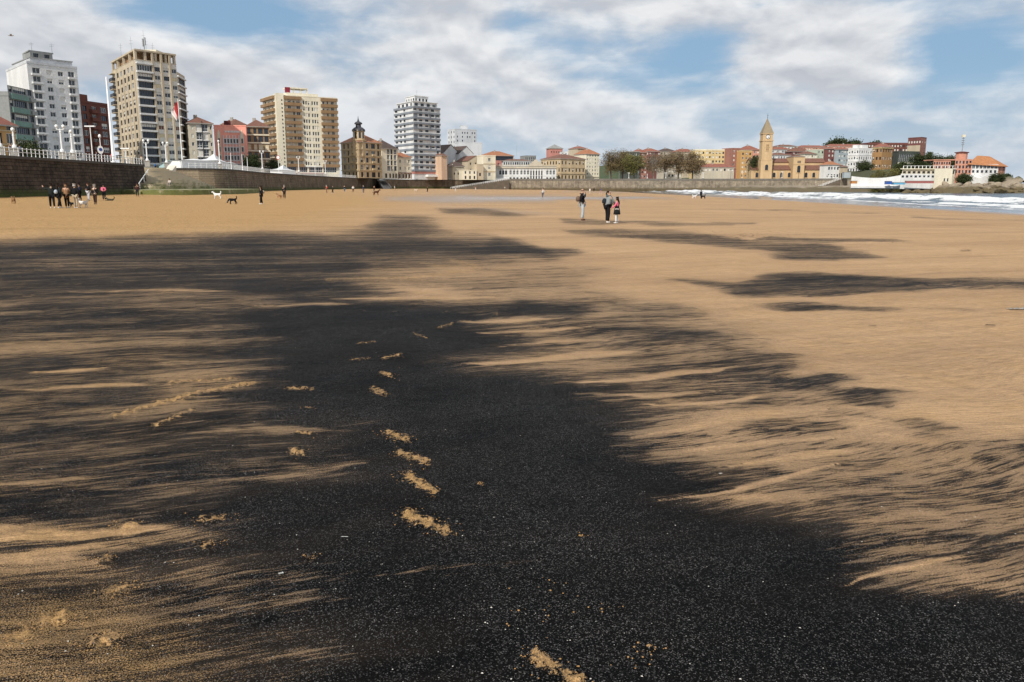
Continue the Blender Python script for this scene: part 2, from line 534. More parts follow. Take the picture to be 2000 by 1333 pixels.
# uneven thickness of the deposit
_un = (fbm(gx / 120, gy / 15, 4, 77) - 0.5) * 0.75 + (fbm(gx / 420, gy / 60, 3, 78) - 0.5) * 0.35
COAL = np.clip(COAL + _un * np.clip(COAL * 4, 0, 1) * np.clip((1.02 - COAL) * 4, 0.12, 1) * 0.40, 0, 1)
# long thin sand tongues blown over the coal and coal tongues over the sand
TONGUES = [
    ([(1235, 856), (1330, 836), (1470, 808), (1620, 800)], 5, 0.05), ([(1330, 880), (1450, 868), (1640, 850)], 4, 0.08),
    ([(905, 712), (1010, 708), (1130, 694), (1280, 688)], 4, 0.05), ([(1040, 752), (1180, 744), (1320, 730), (1440, 716)], 4, 0.1),
    ([(1290, 980), (1400, 968), (1500, 940), (1640, 905)], 5, 0.08), ([(1640, 1142), (1760, 1110), (1880, 1085)], 5, 0.12),
    ([(860, 1130), (960, 1104), (1060, 1094)], 5, 0.55), ([(330, 845), (520, 838), (700, 842)], 6, 0.55),
    ([(400, 945), (560, 925), (720, 905)], 9, 0.52), ([(20, 728), (120, 722), (215, 717)], 3, 0.1),
    ([(130, 572), (300, 568), (470, 570)], 2.5, 0.15), ([(640, 584), (760, 582), (980, 580)], 2.5, 0.15), ([(480, 600), (620, 594), (700, 596)], 2, 0.2),
    ([(880, 630), (980, 628), (1100, 620)], 3, 0.1), ([(930, 652), (1040, 648), (1160, 640)], 3, 0.15), ([(950, 680), (1080, 668), (1200, 664)], 3, 0.2),
    ([(0, 760), (200, 752), (330, 750)], 4, 0.2), ([(1120, 770), (1260, 776), (1400, 760)], 3, 0.2),
    ([(1250, 792), (1380, 786), (1500, 776)], 3, 0.1), ([(1400, 915), (1560, 890), (1700, 880)], 4, 0.1), ([(700, 1130), (860, 1110), (1000, 1096)], 4, 0.6),
]
for pts, wid, val in TONGUES:
    m_ = line_mask(pts, wid * 1.15, 4, True, True)
    COAL = COAL * (1 - m_) + np.minimum(COAL, val) * m_
# disturbed damp ochre sand: scuffs, tyre and foot tracks
OCHRE = np.zeros(gx.shape)
RELIEF = np.zeros(gx.shape)
def scuff(pts, wid, amp=1.0, relief=1.0, ragged=0.8):
    global RELIEF
    X = line_mask(pts, wid * 0.75, wid * 1.5, True) * (0.35 + 0.65 * amp) * (0.72 if pts[0][1] < 620 else 1.0)
    RELIEF = np.maximum(RELIEF, X * relief)
SCUFFS = [
    ([(800, 1004), (835, 1018), (872, 1036)], 15, 1), ([(790, 930), (815, 945), (840, 960)], 11, 1), ([(782, 885), (805, 893), (826, 905)], 9, 1),
    ([(750, 848), (775, 856), (800, 862)], 7, 0.8), ([(572, 884), (592, 886)], 8, 1), ([(582, 846), (606, 848)], 6, 0.9), ([(690, 702), (720, 700)], 3, 0.6), ([(745, 699), (788, 693)], 4.5, 0.8),
    ([(755, 730), (775, 736)], 6, 0.8), ([(725, 762), (752, 770)], 6, 0.9), ([(555, 757), (605, 759)], 3.5, 0.8), ([(596, 797), (612, 797)], 4, 0.7),
    ([(400, 1014), (440, 1012)], 9, 0.8), ([(235, 1032), (258, 1026)], 8, 0.7), ([(215, 1158), (250, 1146)], 11, 0.9), ([(90, 1220), (122, 1206)], 16, 0.9), ([(190, 1262), (215, 1250)], 18, 0.8),
    ([(20, 1248), (50, 1236)], 12, 0.8), ([(405, 1065), (420, 1062)], 8, 0.7), ([(190, 1095), (215, 1088)], 8, 0.7), ([(1045, 1285), (1080, 1305), (1125, 1333), (1170, 1370)], 15, 1),
    ([(932, 945), (942, 945)], 3.5, 0.7), ([(600, 1090), (612, 1088)], 4.5, 0.6), ([(1132, 1046), (1140, 1048)], 3, 0.6), ([(1268, 1268), (1276, 1270)], 4, 0.7),
    ([(230, 812), (300, 790), (370, 772), (440, 756), (492, 747)], 5, 0.95), ([(322, 748), (390, 744), (458, 738)], 3.5, 0.8), ([(300, 830), (345, 812), (380, 800)], 6, 0.6),
    ([(636, 547), (720, 545), (800, 544), (862, 536), (915, 527), (928, 518), (885, 508)], 6, 0.95), ([(846, 520), (900, 520), (930, 524)], 6, 0.8), ([(720, 494), (780, 500), (850, 506)], 2, 0.7),
    ([(0, 536), (60, 530), (130, 520)], 3, 0.75), ([(115, 486), (160, 484)], 2, 0.7), ([(140, 514), (180, 510)], 3, 0.7), ([(300, 574), (335, 572)], 3, 0.8), ([(500, 598), (535, 596)], 3.5, 0.8), ([(455, 580), (470, 590)], 4, 0.6),
    ([(540, 616), (560, 612)], 3, 0.7), ([(700, 672), (730, 668)], 3, 0.7), ([(810, 652), (830, 662)], 4, 0.7), ([(860, 642), (885, 632)], 4, 0.7), ([(960, 610), (975, 612)], 4, 0.8), ([(890, 628), (915, 628)], 3, 0.8),
    ([(1140, 575), (1170, 590)], 5, 0.6), ([(1245, 526), (1275, 522)], 4, 0.6), ([(1195, 543), (1240, 540)], 3, 0.6), ([(1040, 640), (1070, 641)], 3, 0.6), ([(440, 464), (480, 466)], 1.5, 0.6), ([(255, 470), (285, 470)], 1.5, 0.6),
]
for pts, wid, amp in SCUFFS:
    scuff(pts, wid, amp)
_r = random.Random(21)
for _ in range(110):          # small kicked-up spots, most of them on the far left
    x_, y_ = _r.uniform(-40, 1050), 468 + 150 * _r.random() ** 1.5
    L_ = _r.uniform(6, 34); scuff([(x_, y_), (x_ + L_, y_ + _r.uniform(-3, 1))], _r.uniform(1.2, 2.4), _r.uniform(.45, 1.0))
# seaweed / dark wrack and softly ochre ground on the left, damp hollows in the distance
OCHRE = np.maximum(OCHRE, 0.60 * poly_mask([(-300, 340), (560, 340), (760, 395), (640, 440), (300, 465), (-300, 470)], 30))
OCHRE = np.maximum(OCHRE, 0.55 * poly_mask([(-300, 1100), (300, 1120), (480, 1250), (520, 1500), (-300, 1500)], 60))  # lower left sand tinted darker and more ochre
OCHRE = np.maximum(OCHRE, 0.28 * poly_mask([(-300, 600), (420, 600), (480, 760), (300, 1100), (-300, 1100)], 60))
WET = np.zeros(gx.shape)
for pts, val, soft in [
    ([(880, 384), (1000, 383), (1300, 386), (1310, 390), (1180, 391), (1000, 390), (880, 388)], 1.0, 3),
    ([(700, 384), (900, 380), (1100, 382), (1100, 394), (860, 398), (700, 392)], 0.75, 6),
    ([(1100, 374), (1500, 378), (2400, 425), (2400, 412), (1500, 372)], 0.9, 4),
    ([(860, 405), (1010, 412), (1080, 420), (930, 412)], 0.5, 4),
]:
    m_ = poly_mask(pts, soft)
    WET = np.maximum(WET, m_ * val)
def gsample(arr, px, py):
    fx = np.clip(px / 2 - 0.5, 0, GW - 1.001); fy = np.clip((py - GY0) / 2 - 0.5, 0, GH - 1.001)
    x0 = fx.astype(int); y0 = fy.astype(int); a = fx - x0; b = fy - y0
    return (arr[y0, x0] * (1 - a) + arr[y0, x0 + 1] * a) * (1 - b) + (arr[y0 + 1, x0] * (1 - a) + arr[y0 + 1, x0 + 1] * a) * b

dep = np.arange(R(38), R(0.8), -0.0016)
rr = np.concatenate([[0.4, 1.0, 1.6, 2.0], CZ / np.tan(dep), np.geomspace(130, 9000, 40)])
aa = np.concatenate([np.arange(-180, -44, 4.0), np.arange(-44, 44, 0.12), np.arange(44, 180, 4.0)])
aa = np.radians(aa)
AA, RR = np.meshgrid(aa, rr)
SX, SY = RR * np.sin(AA), RR * np.cos(AA)
SZ = G(SX, SY)
fade = np.clip(1 - (RR - 40) / 80, 0, 1)
SZ = SZ + (fbm(SX / 6.0, SY / 6.0, 3, 5) - 0.5) * 0.10 * np.clip((RR - 3) / 12, 0, 1)
ppx, ppy = proj_np(SX, SY, SZ)
front = SY > 0.3
a_coal = np.where(front, gsample(COAL, ppx, ppy), 0.4)
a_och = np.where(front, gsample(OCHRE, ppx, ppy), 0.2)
a_wet = np.where(front & (RR > 20), gsample(WET, ppx, ppy), 0.0)
a_rel = np.where(front, gsample(RELIEF, ppx, ppy), 0.0)
# wet fringe along the water
fr = np.clip(1 - (shore_x(SY) - 3.0 - SX) / 7.0, 0, 1)
a_wet = np.maximum(a_wet, fr * (SY > 20))
# scuffed sand stands a little proud and lumpy, footprints sink
lump = fbm(SX * 26, SY * 26, 3, 21)
SZ = SZ + a_rel * (0.006 + 0.075 * (lump - 0.42)) * np.clip(1.4 - RR / 40, 0.2, 1)
SZ = SZ + (fbm(SX * 3.2, SY * 3.2, 3, 31) - 0.5) * 0.014 * np.clip(1 - RR / 30, 0, 1)
nr, na = SX.shape
verts = np.stack([SX.ravel(), SY.ravel(), SZ.ravel()], 1)
ii, jj = np.meshgrid(np.arange(nr - 1), np.arange(na), indexing='ij')
j2 = (jj + 1) % na
faces = np.stack([ii * na + jj, ii * na + j2, (ii + 1) * na + j2, (ii + 1) * na + jj], -1).reshape(-1, 4)[:, ::-1]
def np_mesh(name, v, f, smooth=True):
    me = bpy.data.meshes.new(name)
    me.vertices.add(len(v)); me.vertices.foreach_set('co', np.ascontiguousarray(v, dtype=np.float32).ravel())
    nl = f.shape[1]
    me.loops.add(f.size); me.loops.foreach_set('vertex_index', np.ascontiguousarray(f, dtype=np.int32).ravel())
    me.polygons.add(len(f)); me.polygons.foreach_set('loop_start', np.arange(0, f.size, nl, dtype=np.int32))
    me.update(calc_edges=True)
    if smooth:
        me.polygons.foreach_set('use_smooth', np.ones(len(f), bool))
    return me
def add_attr(me, name, arr):
    a = me.attributes.new(name, 'FLOAT', 'POINT')
    a.data.foreach_set('value', np.ascontiguousarray(arr, dtype=np.float32).ravel())
sand_me = np_mesh('beach_sand', verts, faces)
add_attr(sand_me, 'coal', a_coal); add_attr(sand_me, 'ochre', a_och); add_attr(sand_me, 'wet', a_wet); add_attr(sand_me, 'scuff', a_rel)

m, t, b = principled('sand_and_coal')
geo = t.new('ShaderNodeNewGeometry')
pos = t.mapping(geo.outputs['Position'], scale=(1, 1, 0))
WIND = R(-21)
wob = t.new('ShaderNodeTexNoise'); t.put(wob.inputs['Vector'], pos); wob.inputs['Scale'].default_value = 0.55; wob.inputs['Detail'].default_value = 1
wobv = t.vmath('SUBTRACT', wob.outputs['Color'], (0.5, 0.5, 0.5))
ws = t.new('ShaderNodeVectorMath', operation='SCALE'); t.put(ws.inputs[0], wobv); ws.inputs['Scale'].default_value = 0.55
posw = t.vmath('ADD', pos, ws.outputs[0])
rot = t.mapping(posw, rot=(0, 0, WIND))
s1 = t.noise(t.mapping(rot, scale=(0.22, 2.4, 1)), 1.0, 3, 0.55)
s2 = t.noise(t.mapping(rot, scale=(1.5, 14.0, 1)), 1.0, 3, 0.65)
s3 = t.noise(t.mapping(rot, scale=(5.0, 52.0, 1)), 1.0, 2, 0.6)
grain = t.noise(pos, 150.0, 2, 0.85)
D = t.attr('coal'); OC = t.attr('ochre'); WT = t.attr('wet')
def c_(v, amp):       # noise to a centred, stretched value
    return t.math('MULTIPLY', t.rng(v, 0.28, 0.72, -1.0, 1.0), amp)
damp = t.noise(t.mapping(rot, scale=(0.06, 0.42, 1)), 1.0, 4, 0.65)
# ochre ground is peppered with loose grains, other ground is combed into streaks
kst = t.rng(OC, 0.2, 0.6, 1.0, 0.45)
st_sum = t.math('ADD', t.math('ADD', c_(s1, 0.24), c_(s2, 0.30)), c_(s3, 0.34))
st_sum = t.math('ADD', st_sum, c_(damp, 0.20))
cov = t.math('ADD', D, t.math('MULTIPLY', st_sum, kst))
cov = t.math('ADD', cov, t.math('MULTIPLY', c_(grain, 0.40), t.rng(OC, 0.2, 0.6, 1.0, 1.7)))
cov = t.math('ADD', cov, t.rng(D, 0.0, 0.34, -0.62, 0.0))
cov = t.math('ADD', cov, t.rng(D, 0.85, 1.0, 0.0, 0.62))
coverage = t.rng(cov, 0.33, 0.59, 0.0, 1.0, smooth=True)
# scuffs: ragged clods of dug-up damp sand
SCF = t.attr('scuff')
sn = t.math('ADD', t.math('MULTIPLY', t.rng(t.noise(pos, 26.0, 3, 0.75), 0.3, 0.7, -0.5, 0.5), 0.80), c_(grain, 0.20))
scf = t.rng(t.math('ADD', SCF, t.math('MULTIPLY', sn, t.rng(SCF, 0.0, 0.25))), 0.52, 0.68, 0.0, 1.0)
coverage = t.math('MULTIPLY', coverage, t.math('SUBTRACT', 1.0, scf))
vor = t.new('ShaderNodeTexVoronoi', feature='F1'); t.put(vor.inputs['Vector'], pos); vor.inputs['Scale'].default_value = 215.0
vr = t.xyz(vor.outputs['Color'])[0]
vor2 = t.new('ShaderNodeTexVoronoi', feature='F1'); t.put(vor2.inputs['Vector'], pos); vor2.inputs['Scale'].default_value = 95.0
vr2 = t.xyz(vor2.outputs['Color'])[1]
# sand colour
big = t.noise(pos, 0.12, 4, 0.6)
mid = t.noise(rot, 2.2, 4, 0.6)
fineg = t.noise(pos, 330.0, 2, 0.8)
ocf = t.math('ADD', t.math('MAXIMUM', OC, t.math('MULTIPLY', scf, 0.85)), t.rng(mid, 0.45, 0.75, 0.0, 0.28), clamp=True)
sandc = t.mix(t.rng(big, 0.3, 0.7), (0.46, 0.293, 0.160), (0.525, 0.342, 0.192))
sandc = t.mix(t.rng(damp, 0.44, 0.70, 0.0, 0.55), sandc, (0.27, 0.165, 0.092))
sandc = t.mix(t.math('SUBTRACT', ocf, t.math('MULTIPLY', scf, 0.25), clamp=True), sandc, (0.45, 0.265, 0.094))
gf = t.math('MULTIPLY', t.rng(fineg, 0.25, 0.75, 0.55, 1.40), t.rng(s3, 0.3, 0.7, 0.74, 1.18))
gf = t.math('MULTIPLY', gf, t.rng(vr, 0.0, 1.0, 0.66, 1.34))
gf = t.math('MULTIPLY', gf, t.math('MULTIPLY', t.rng(s2, 0.3, 0.7, 0.86, 1.09), t.rng(s1, 0.3, 0.7, 0.90, 1.07)))
sandc = t.vmath('MULTIPLY', sandc, t.comb(gf, gf, gf))
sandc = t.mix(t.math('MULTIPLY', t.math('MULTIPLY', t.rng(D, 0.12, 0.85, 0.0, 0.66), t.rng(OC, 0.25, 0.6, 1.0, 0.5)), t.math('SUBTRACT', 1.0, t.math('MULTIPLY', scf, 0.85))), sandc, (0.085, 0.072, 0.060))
sandc = t.mix(t.math('MULTIPLY', WT, 0.8), sandc, (0.20, 0.145, 0.10))
# coal colour with pale grains
spk2 = t.math('MULTIPLY', t.math('GREATER_THAN', vr2, 0.992), t.math('LESS_THAN', vor2.outputs['Distance'], 0.26))
gv = t.math('ADD', t.math('MULTIPLY', t.math('POWER', vr, 11.0), 0.125), t.math('MULTIPLY', t.rng(fineg, 0.3, 0.7), 0.0016))
pv_ = t.noise(rot, 0.9, 4, 0.7)
gv = t.math('MULTIPLY', gv, t.rng(pv_, 0.30, 0.70, 0.35, 1.75))
coalc = t.vmath('MULTIPLY', (1.0, 0.96, 0.93), t.comb(gv, gv, gv))
coalc = t.mix(t.math('MULTIPLY', spk2, 0.8), coalc, (0.55, 0.52, 0.48))
cb0 = t.noise(t.mapping(rot, scale=(0.35, 1.6, 1)), 1.0, 3, 0.7)
coalc = t.mix(t.math('MULTIPLY', t.rng(cb0, 0.42, 0.75), t.rng(D, 0.55, 1.0, 0.55, 0.05)), coalc, (0.085, 0.060, 0.040))
# brownish wrack mixed in where the cover is thin and far
base = t.mix(coverage, sandc, coalc)
t.put(b.inputs['Base Color'], base)
rough = t.mix(coverage, 0.92, 0.7, 'FLOAT')
rough = t.mix(WT, rough, 0.16, 'FLOAT')
t.put(b.inputs['Roughness'], rough)
t.put(b.inputs['Specular IOR Level'], t.mix(WT, t.mix(coverage, 0.15, 0.06, 'FLOAT'), 0.5, 'FLOAT'))
dimp = t.noise(pos, 3.4, 3, 0.6)
hgt = t.math('ADD', t.math('MULTIPLY', s3, 1.0), t.math('MULTIPLY', grain, 0.8))
hgt = t.math('ADD', hgt, t.math('MULTIPLY', dimp, t.math('ADD', t.math('MULTIPLY', OC, 15.0), 6.0)))
hgt = t.math('MULTIPLY', hgt, t.math('SUBTRACT', 1.0, WT))
bn = t.new('ShaderNodeBump'); bn.inputs['Distance'].default_value = 0.009; bn.inputs['Strength'].default_value = 1.0
t.put(bn.inputs['Height'], hgt)
t.put(b.inputs['Normal'], bn.outputs[0])
sand_me.materials.append(m)
sand = link('beach_sand', sand_me)
tag(sand, 'ochre beach sand streaked with black coal grains', 'sand', kind='structure')

# ================================================================== THE SEA
ys = np.concatenate([np.arange(-60, 60, 4.0), np.arange(60, 520, 0.9), np.geomspace(525, 12000, 40)])
ts = np.concatenate([np.arange(0, 70, 0.45), np.geomspace(71, 14000, 60)])
TT, YY = np.meshgrid(ts, ys)
WX = shore_x(YY) - 2.2 + TT + (fbm(YY / 14, YY * 0 + 0.3, 3, 2) - 0.5) * 5.0 * np.exp(-TT / 12)
foam = np.zeros_like(TT); WZ = np.full_like(TT, SEA_Z)
def breaker(t0, wig, width, tail, h, seed, amp=1.0):
    global foam, WZ
    c = t0 + (fbm(YY / 38, YY * 0 + seed, 3, seed) - 0.5) * wig
    d = TT - c
    pres = np.clip((fbm(YY / 30, YY * 0 + seed * 3.1, 2, seed + 40) - 0.30) * 5, 0, 1) * amp
    nz = fbm(TT / 1.6, YY / 3.2, 4, seed + 7)
    f = np.where(d < 0, np.exp(d / tail), np.exp(-d / width))
    foam = np.maximum(foam, np.clip((f * 1.45 + (nz - 0.5) * 2.0 - .12) * pres, 0, 1))
    WZ = WZ + h * pres * np.where(d < 0, np.exp(-(d / (tail * 0.35)) ** 2), np.exp(-(d / width) ** 2)) * (0.75 + 0.5 * nz)
breaker(8, 5, 0.6, 1.6, 0.08, 1, 0.9)
breaker(15, 6, 0.9, 2.6, 0.30, 2)
breaker(23, 7, 1.2, 4.2, 0.60, 3)
breaker(33, 8, 1.3, 4.5, 0.85, 4)
breaker(43, 10, 1.4, 5.0, 0.75, 5, 0.8)
breaker(62, 10, 1.2, 2.5, 0.6, 6, 0.5)
# swell and spray against the rocks
chop = np.clip(TT / 30, 0, 1) * np.clip(1 - (YY - 500) / 400, 0.0, 1)
WZ = WZ + (fbm(WX / 3.5, YY / 9, 4, 12) - 0.5) * 0.55 * chop
foam = np.maximum(foam, np.clip((fbm(WX / 7, YY / 3, 4, 33) - 0.66) * 8, 0, 1) * np.clip((YY - 200) / 100, 0, 1) * np.clip(1 - (YY - 420) / 60, 0, 1) * 0.8)
WZ = WZ - 0.30 * np.clip(1 - TT / 5.0, 0, 1)
nr, na = TT.shape
v = np.stack([WX.ravel(), YY.ravel(), WZ.ravel()], 1)
ii, jj = np.meshgrid(np.arange(nr - 1), np.arange(na - 1), indexing='ij')
f = np.stack([ii * na + jj, ii * na + jj + 1, (ii + 1) * na + jj + 1, (ii + 1) * na + jj], -1).reshape(-1, 4)
sea_me = np_mesh('sea', v, f)
add_attr(sea_me, 'foam', foam); add_attr(sea_me, 'offshore', TT)
m, t, b = principled('sea_water')
geo = t.new('ShaderNodeNewGeometry'); pos = geo.outputs['Position']
FO = t.attr('foam'); OFF = t.attr('offshore')
nf = t.noise(t.mapping(pos, scale=(1.6, 0.8, 1)), 1.3, 5, 0.7)
ff = t.rng(t.math('ADD', FO, t.rng(nf, 0.3, 0.7, -0.34, 0.34)), 0.38, 0.80, 0.0, 0.88, smooth=True)
shallow = t.rng(OFF, 0.0, 16.0, 1.0, 0.0)
wc = t.mix(shallow, (0.018, 0.043, 0.058), (0.17, 0.145, 0.13))
t.put(b.inputs['Base Color'], t.mix(ff, wc, (0.80, 0.80, 0.80)))
t.put(b.inputs['Roughness'], t.mix(ff, t.mix(shallow, 0.22, 0.10, 'FLOAT'), 0.9, 'FLOAT'))
b.inputs['IOR'].default_value = 1.33
wn = t.noise(t.mapping(pos, scale=(1.4, 0.6, 1)), 1.2, 4, 0.6)
bn = t.new('ShaderNodeBump'); bn.inputs['Distance'].default_value = 0.10
t.put(bn.inputs['Strength'], t.mix(shallow, 0.9, 0.08, 'FLOAT'))
t.put(bn.inputs['Height'], wn); t.put(b.inputs['Normal'], bn.outputs[0])
sea_me.materials.append(m)
tag(link('sea', sea_me), 'grey blue sea with white breakers rolling in', 'sea', kind='structure')

# ================================================================== SEA WALL, PROMENADE, STAIRS
def resample(pts, step):
    out = [Vector(pts[0])]
    for a, b_ in zip(pts[:-1], pts[1:]):
        a = Vector(a); b_ = Vector(b_)
        n = max(1, int((b_ - a).length / step))
        for i in range(1, n + 1):
            out.append(a.lerp(b_, i / n))
    return out
def normals2(pts):
    """outward (beach side = right of travel) normals of a path"""
    ns = []
    for i in range(len(pts)):
        a = pts[max(0, i - 1)]; b_ = pts[min(len(pts) - 1, i + 1)]
        d = (b_ - a).normalized()
        ns.append(Vector((d.y, -d.x)))
    return ns
def stone_mat(name, c1, c2, moss_top, lichen=0.3, mossc=((0.03, 0.045, 0.012), (0.10, 0.125, 0.025)), pale_until=0.0):
    m, t, b = principled(name)
    uv = t.new('ShaderNodeUVMap')
    br = t.new('ShaderNodeTexBrick')
    t.put(br.inputs['Vector'], uv.outputs[0])
    br.inputs['Color1'].default_value = (*c1, 1); br.inputs['Color2'].default_value = (*c2, 1)
    br.inputs['Mortar'].default_value = (*[x * 0.4 for x in c1], 1)
    br.inputs['Scale'].default_value = 1.0
    br.inputs['Brick Width'].default_value = 1.15; br.inputs['Row Height'].default_value = 0.46
    br.inputs['Mortar Size'].default_value = 0.03; br.inputs['Mortar Smooth'].default_value = 0.4
    br.inputs['Bias'].default_value = 0.1
    n = t.noise(uv.outputs[0], 0.35, 5, 0.65)
    n2 = t.noise(uv.outputs[0], 2.4, 4, 0.65)
    st = t.noise(t.mapping(uv.outputs[0], scale=(1.4, 0.16, 1)), 1.0, 4, 0.6)
    f = t.math('MULTIPLY', t.rng(n, 0.3, 0.7, 0.6, 1.45), t.rng(n2, 0.3, 0.7, 0.65, 1.35))
    f = t.math('MULTIPLY', f, t.rng(st, 0.3, 0.75, 1.15, 0.6))
    c = t.vmath('MULTIPLY', br.outputs[0], t.comb(f, f, f))
    lic = t.rng(t.noise(t.mapping(uv.outputs[0], scale=(0.8, 0.35, 1)), 1.0, 5, 0.75), 0.62, 0.72, 0.0, lichen)
    c = t.mix(lic, c, (0.30, 0.26, 0.20))
    z = t.xyz(uv.outputs[0])[1]
    mz = t.math('ADD', z, t.rng(n2, 0.3, 0.7, -0.5, 0.5))
    moss = t.rng(mz, moss_top - 0.5, moss_top + 0.5, 0.9, 0.0)
    if pale_until:      # paler tan stretch blended in at the start of the wall
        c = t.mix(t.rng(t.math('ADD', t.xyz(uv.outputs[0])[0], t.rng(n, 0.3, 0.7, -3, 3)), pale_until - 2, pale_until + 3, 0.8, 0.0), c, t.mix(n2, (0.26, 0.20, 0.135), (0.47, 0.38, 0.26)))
    c = t.mix(moss, c, t.mix(n, *mossc))
    t.put(b.inputs['Base Color'], c)
    b.inputs['Roughness'].default_value = 0.9
    b.inputs['Specular IOR Level'].default_value = 0.2
    bn = t.new('ShaderNodeBump'); bn.inputs['Distance'].default_value = 0.08
    t.put(bn.inputs['Height'], t.math('ADD', t.math('MULTIPLY', br.outputs['Fac'], -1.0), t.math('MULTIPLY', n2, 0.8)))
    t.put(b.inputs['Normal'], bn.outputs[0])
    return m
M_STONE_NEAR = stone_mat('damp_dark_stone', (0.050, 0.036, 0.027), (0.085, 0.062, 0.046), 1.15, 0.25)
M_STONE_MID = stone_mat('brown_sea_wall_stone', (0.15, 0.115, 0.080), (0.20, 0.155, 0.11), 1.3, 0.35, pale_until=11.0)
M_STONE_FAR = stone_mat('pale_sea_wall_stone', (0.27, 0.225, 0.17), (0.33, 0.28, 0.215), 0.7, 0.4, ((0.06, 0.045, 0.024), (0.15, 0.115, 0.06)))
M_COPING = mat('coping_stone', (0.16, 0.145, 0.125), 0.85, 0.2, 0.8)
M_COPING_D = mat('dark_coping_stone', (0.075, 0.065, 0.055), 0.85, 0.2, 0.8)
def sea_wall(path, label, m_, mcop, parapet=0.0):
    pts = resample(path, 1.5)
    ns = normals2(pts)
    t_ = thing('sea_wall', label, 'wall', (pts[0].x, pts[0].y, 0))
    zb = -2.5; zt = PROM_Z - 0.30
    vs, fs, uvs = [], [], []
    s_ = 0.0
    zs = [zb, 0.0, 1.6, 3.2, zt]
    for i, (p, n) in enumerate(zip(pts, ns)):
        if i:
            s_ += (p - pts[i - 1]).length
        for z in zs:
            bat = 0.10 * (zt - z)
            vs.append((p.x + n.x * bat - pts[0].x, p.y + n.y * bat - pts[0].y, z)); uvs.append((s_, z))
    k_ = len(zs)
    for i in range(len(pts) - 1):
        for j in range(k_ - 1):
            fs.append((i * k_ + j, (i + 1) * k_ + j, (i + 1) * k_ + j + 1, i * k_ + j + 1))
    me = bpy.data.meshes.new('stone_face'); me.from_pydata(vs, [], fs)
    ul = me.uv_layers.new(name='UVMap')
    for l in me.loops:
        ul.data[l.index].uv = uvs[l.vertex_index]
    me.materials.append(m_)
    link('stone_face', me, t_)
    mb = MB()
    for i in range(len(pts) - 1):
        a, b_ = pts[i], pts[i + 1]; na_, nb_ = ns[i], ns[i + 1]
        h = PROM_Z + 0.04
        q = [a + na_ * 0.16, b_ + nb_ * 0.16, b_ - nb_ * 0.6, a - na_ * 0.6]
        mb.hexa([(v_.x, v_.y, zt) for v_ in q] + [(v_.x, v_.y, h) for v_ in q])
    part('coping', mb, mcop, t_)
    if parapet:
        mb = MB()
        for i in range(len(pts) - 1):
            a, b_ = pts[i], pts[i + 1]; na_, nb_ = ns[i], ns[i + 1]
            q = [a + na_ * 0.02, b_ + nb_ * 0.02, b_ - nb_ * 0.35, a - na_ * 0.35]
            mb.hexa([(v_.x, v_.y, PROM_Z + 0.04) for v_ in q] + [(v_.x, v_.y, PROM_Z + parapet) for v_ in q])
        part('parapet', mb, mcop, t_)
    return pts, ns
WALL_A = [(-56, 15), (-58, 60), (-60, 98), (-62, 141)]
WALL_B1 = [(-69.5, 166), (-66.5, 167.6), (-63.5, 169.3), (-61.4, 172), (-60.4, 176), (-60.8, 184), (-63, 200), (-66, 222), (-69, 285), (-69, 375), (-66, 420), (-58, 455), (-44, 476), (-22, 486), (-5, 489)]
WALL_B2 = [(-5, 489), (60, 492), (120, 490), (160, 484), (187, 474), (192, 478)]
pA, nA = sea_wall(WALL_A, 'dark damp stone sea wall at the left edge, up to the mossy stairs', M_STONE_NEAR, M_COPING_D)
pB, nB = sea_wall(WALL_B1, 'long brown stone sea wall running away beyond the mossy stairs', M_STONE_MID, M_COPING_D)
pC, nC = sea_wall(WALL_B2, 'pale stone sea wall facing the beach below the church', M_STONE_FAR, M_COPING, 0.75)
# promenade deck behind the walls
mb = MB()
ring = [(p.x - n.x * 0.5, p.y - n.y * 0.5) for p, n in zip(resample(WALL_A, 20), normals2(resample(WALL_A, 20)))]
ring += [(-63.0, 141.05), (-74.0, 162.2), (-69.6, 165.6)]
rb = resample(WALL_B1, 3); ring += [(p.x - n.x * 0.5, p.y - n.y * 0.5) for p, n in zip(rb, normals2(rb))]
rb = resample(WALL_B2, 6); ring += [(p.x - n.x * 0.5, p.y - n.y * 0.5) for p, n in zip(rb, normals2(rb))]
ring += [(205, 520), (420, 1300), (-900, 1300), (-900, 15)]
mb.poly([(x, y, PROM_Z - 0.02) for x, y in ring])
pm = mb.mesh('promenade', [mat('promenade_paving', (0.30, 0.285, 0.26), 0.85, 0.12, 0.3)])
tag(link('promenade', pm), 'paved promenade deck', 'promenade', kind='structure')

def wall_at(px, back=1.0, allpts=None):
    """point on the wall line that the camera sees at photo column px, moved back from the edge"""
    best = None
    gap = [Vector((-62, 141)), Vector((-66, 154)), Vector((-69.5, 166))]
    for pts, ns in ((pA, nA), (gap, normals2(gap)), (pB, nB), (pC, nC)):
        for i in range(len(pts) - 1):
            xa = 1000 + F * pts[i].x / (pts[i].y * cp - (PROM_Z - CZ) * sp)
            xb = 1000 + F * pts[i + 1].x / (pts[i + 1].y * cp - (PROM_Z - CZ) * sp)
            if (xa - px) * (xb - px) <= 0 and pts[i].y > 30:
                f_ = (px - xa) / (xb - xa + 1e-9)
                p = pts[i].lerp(pts[i + 1], f_); n = ns[i]
                if best is None or p.y < best[0].y:
                    best = (p, n)
    p, n = best
    d_ = -(p.x * n.x + p.y * n.y)
    k_ = 1 + back / max(d_, 12.0)      # move back along the line of sight until `back` metres behind the edge
    return Vector((p.x * k_, p.y * k_, PROM_Z))

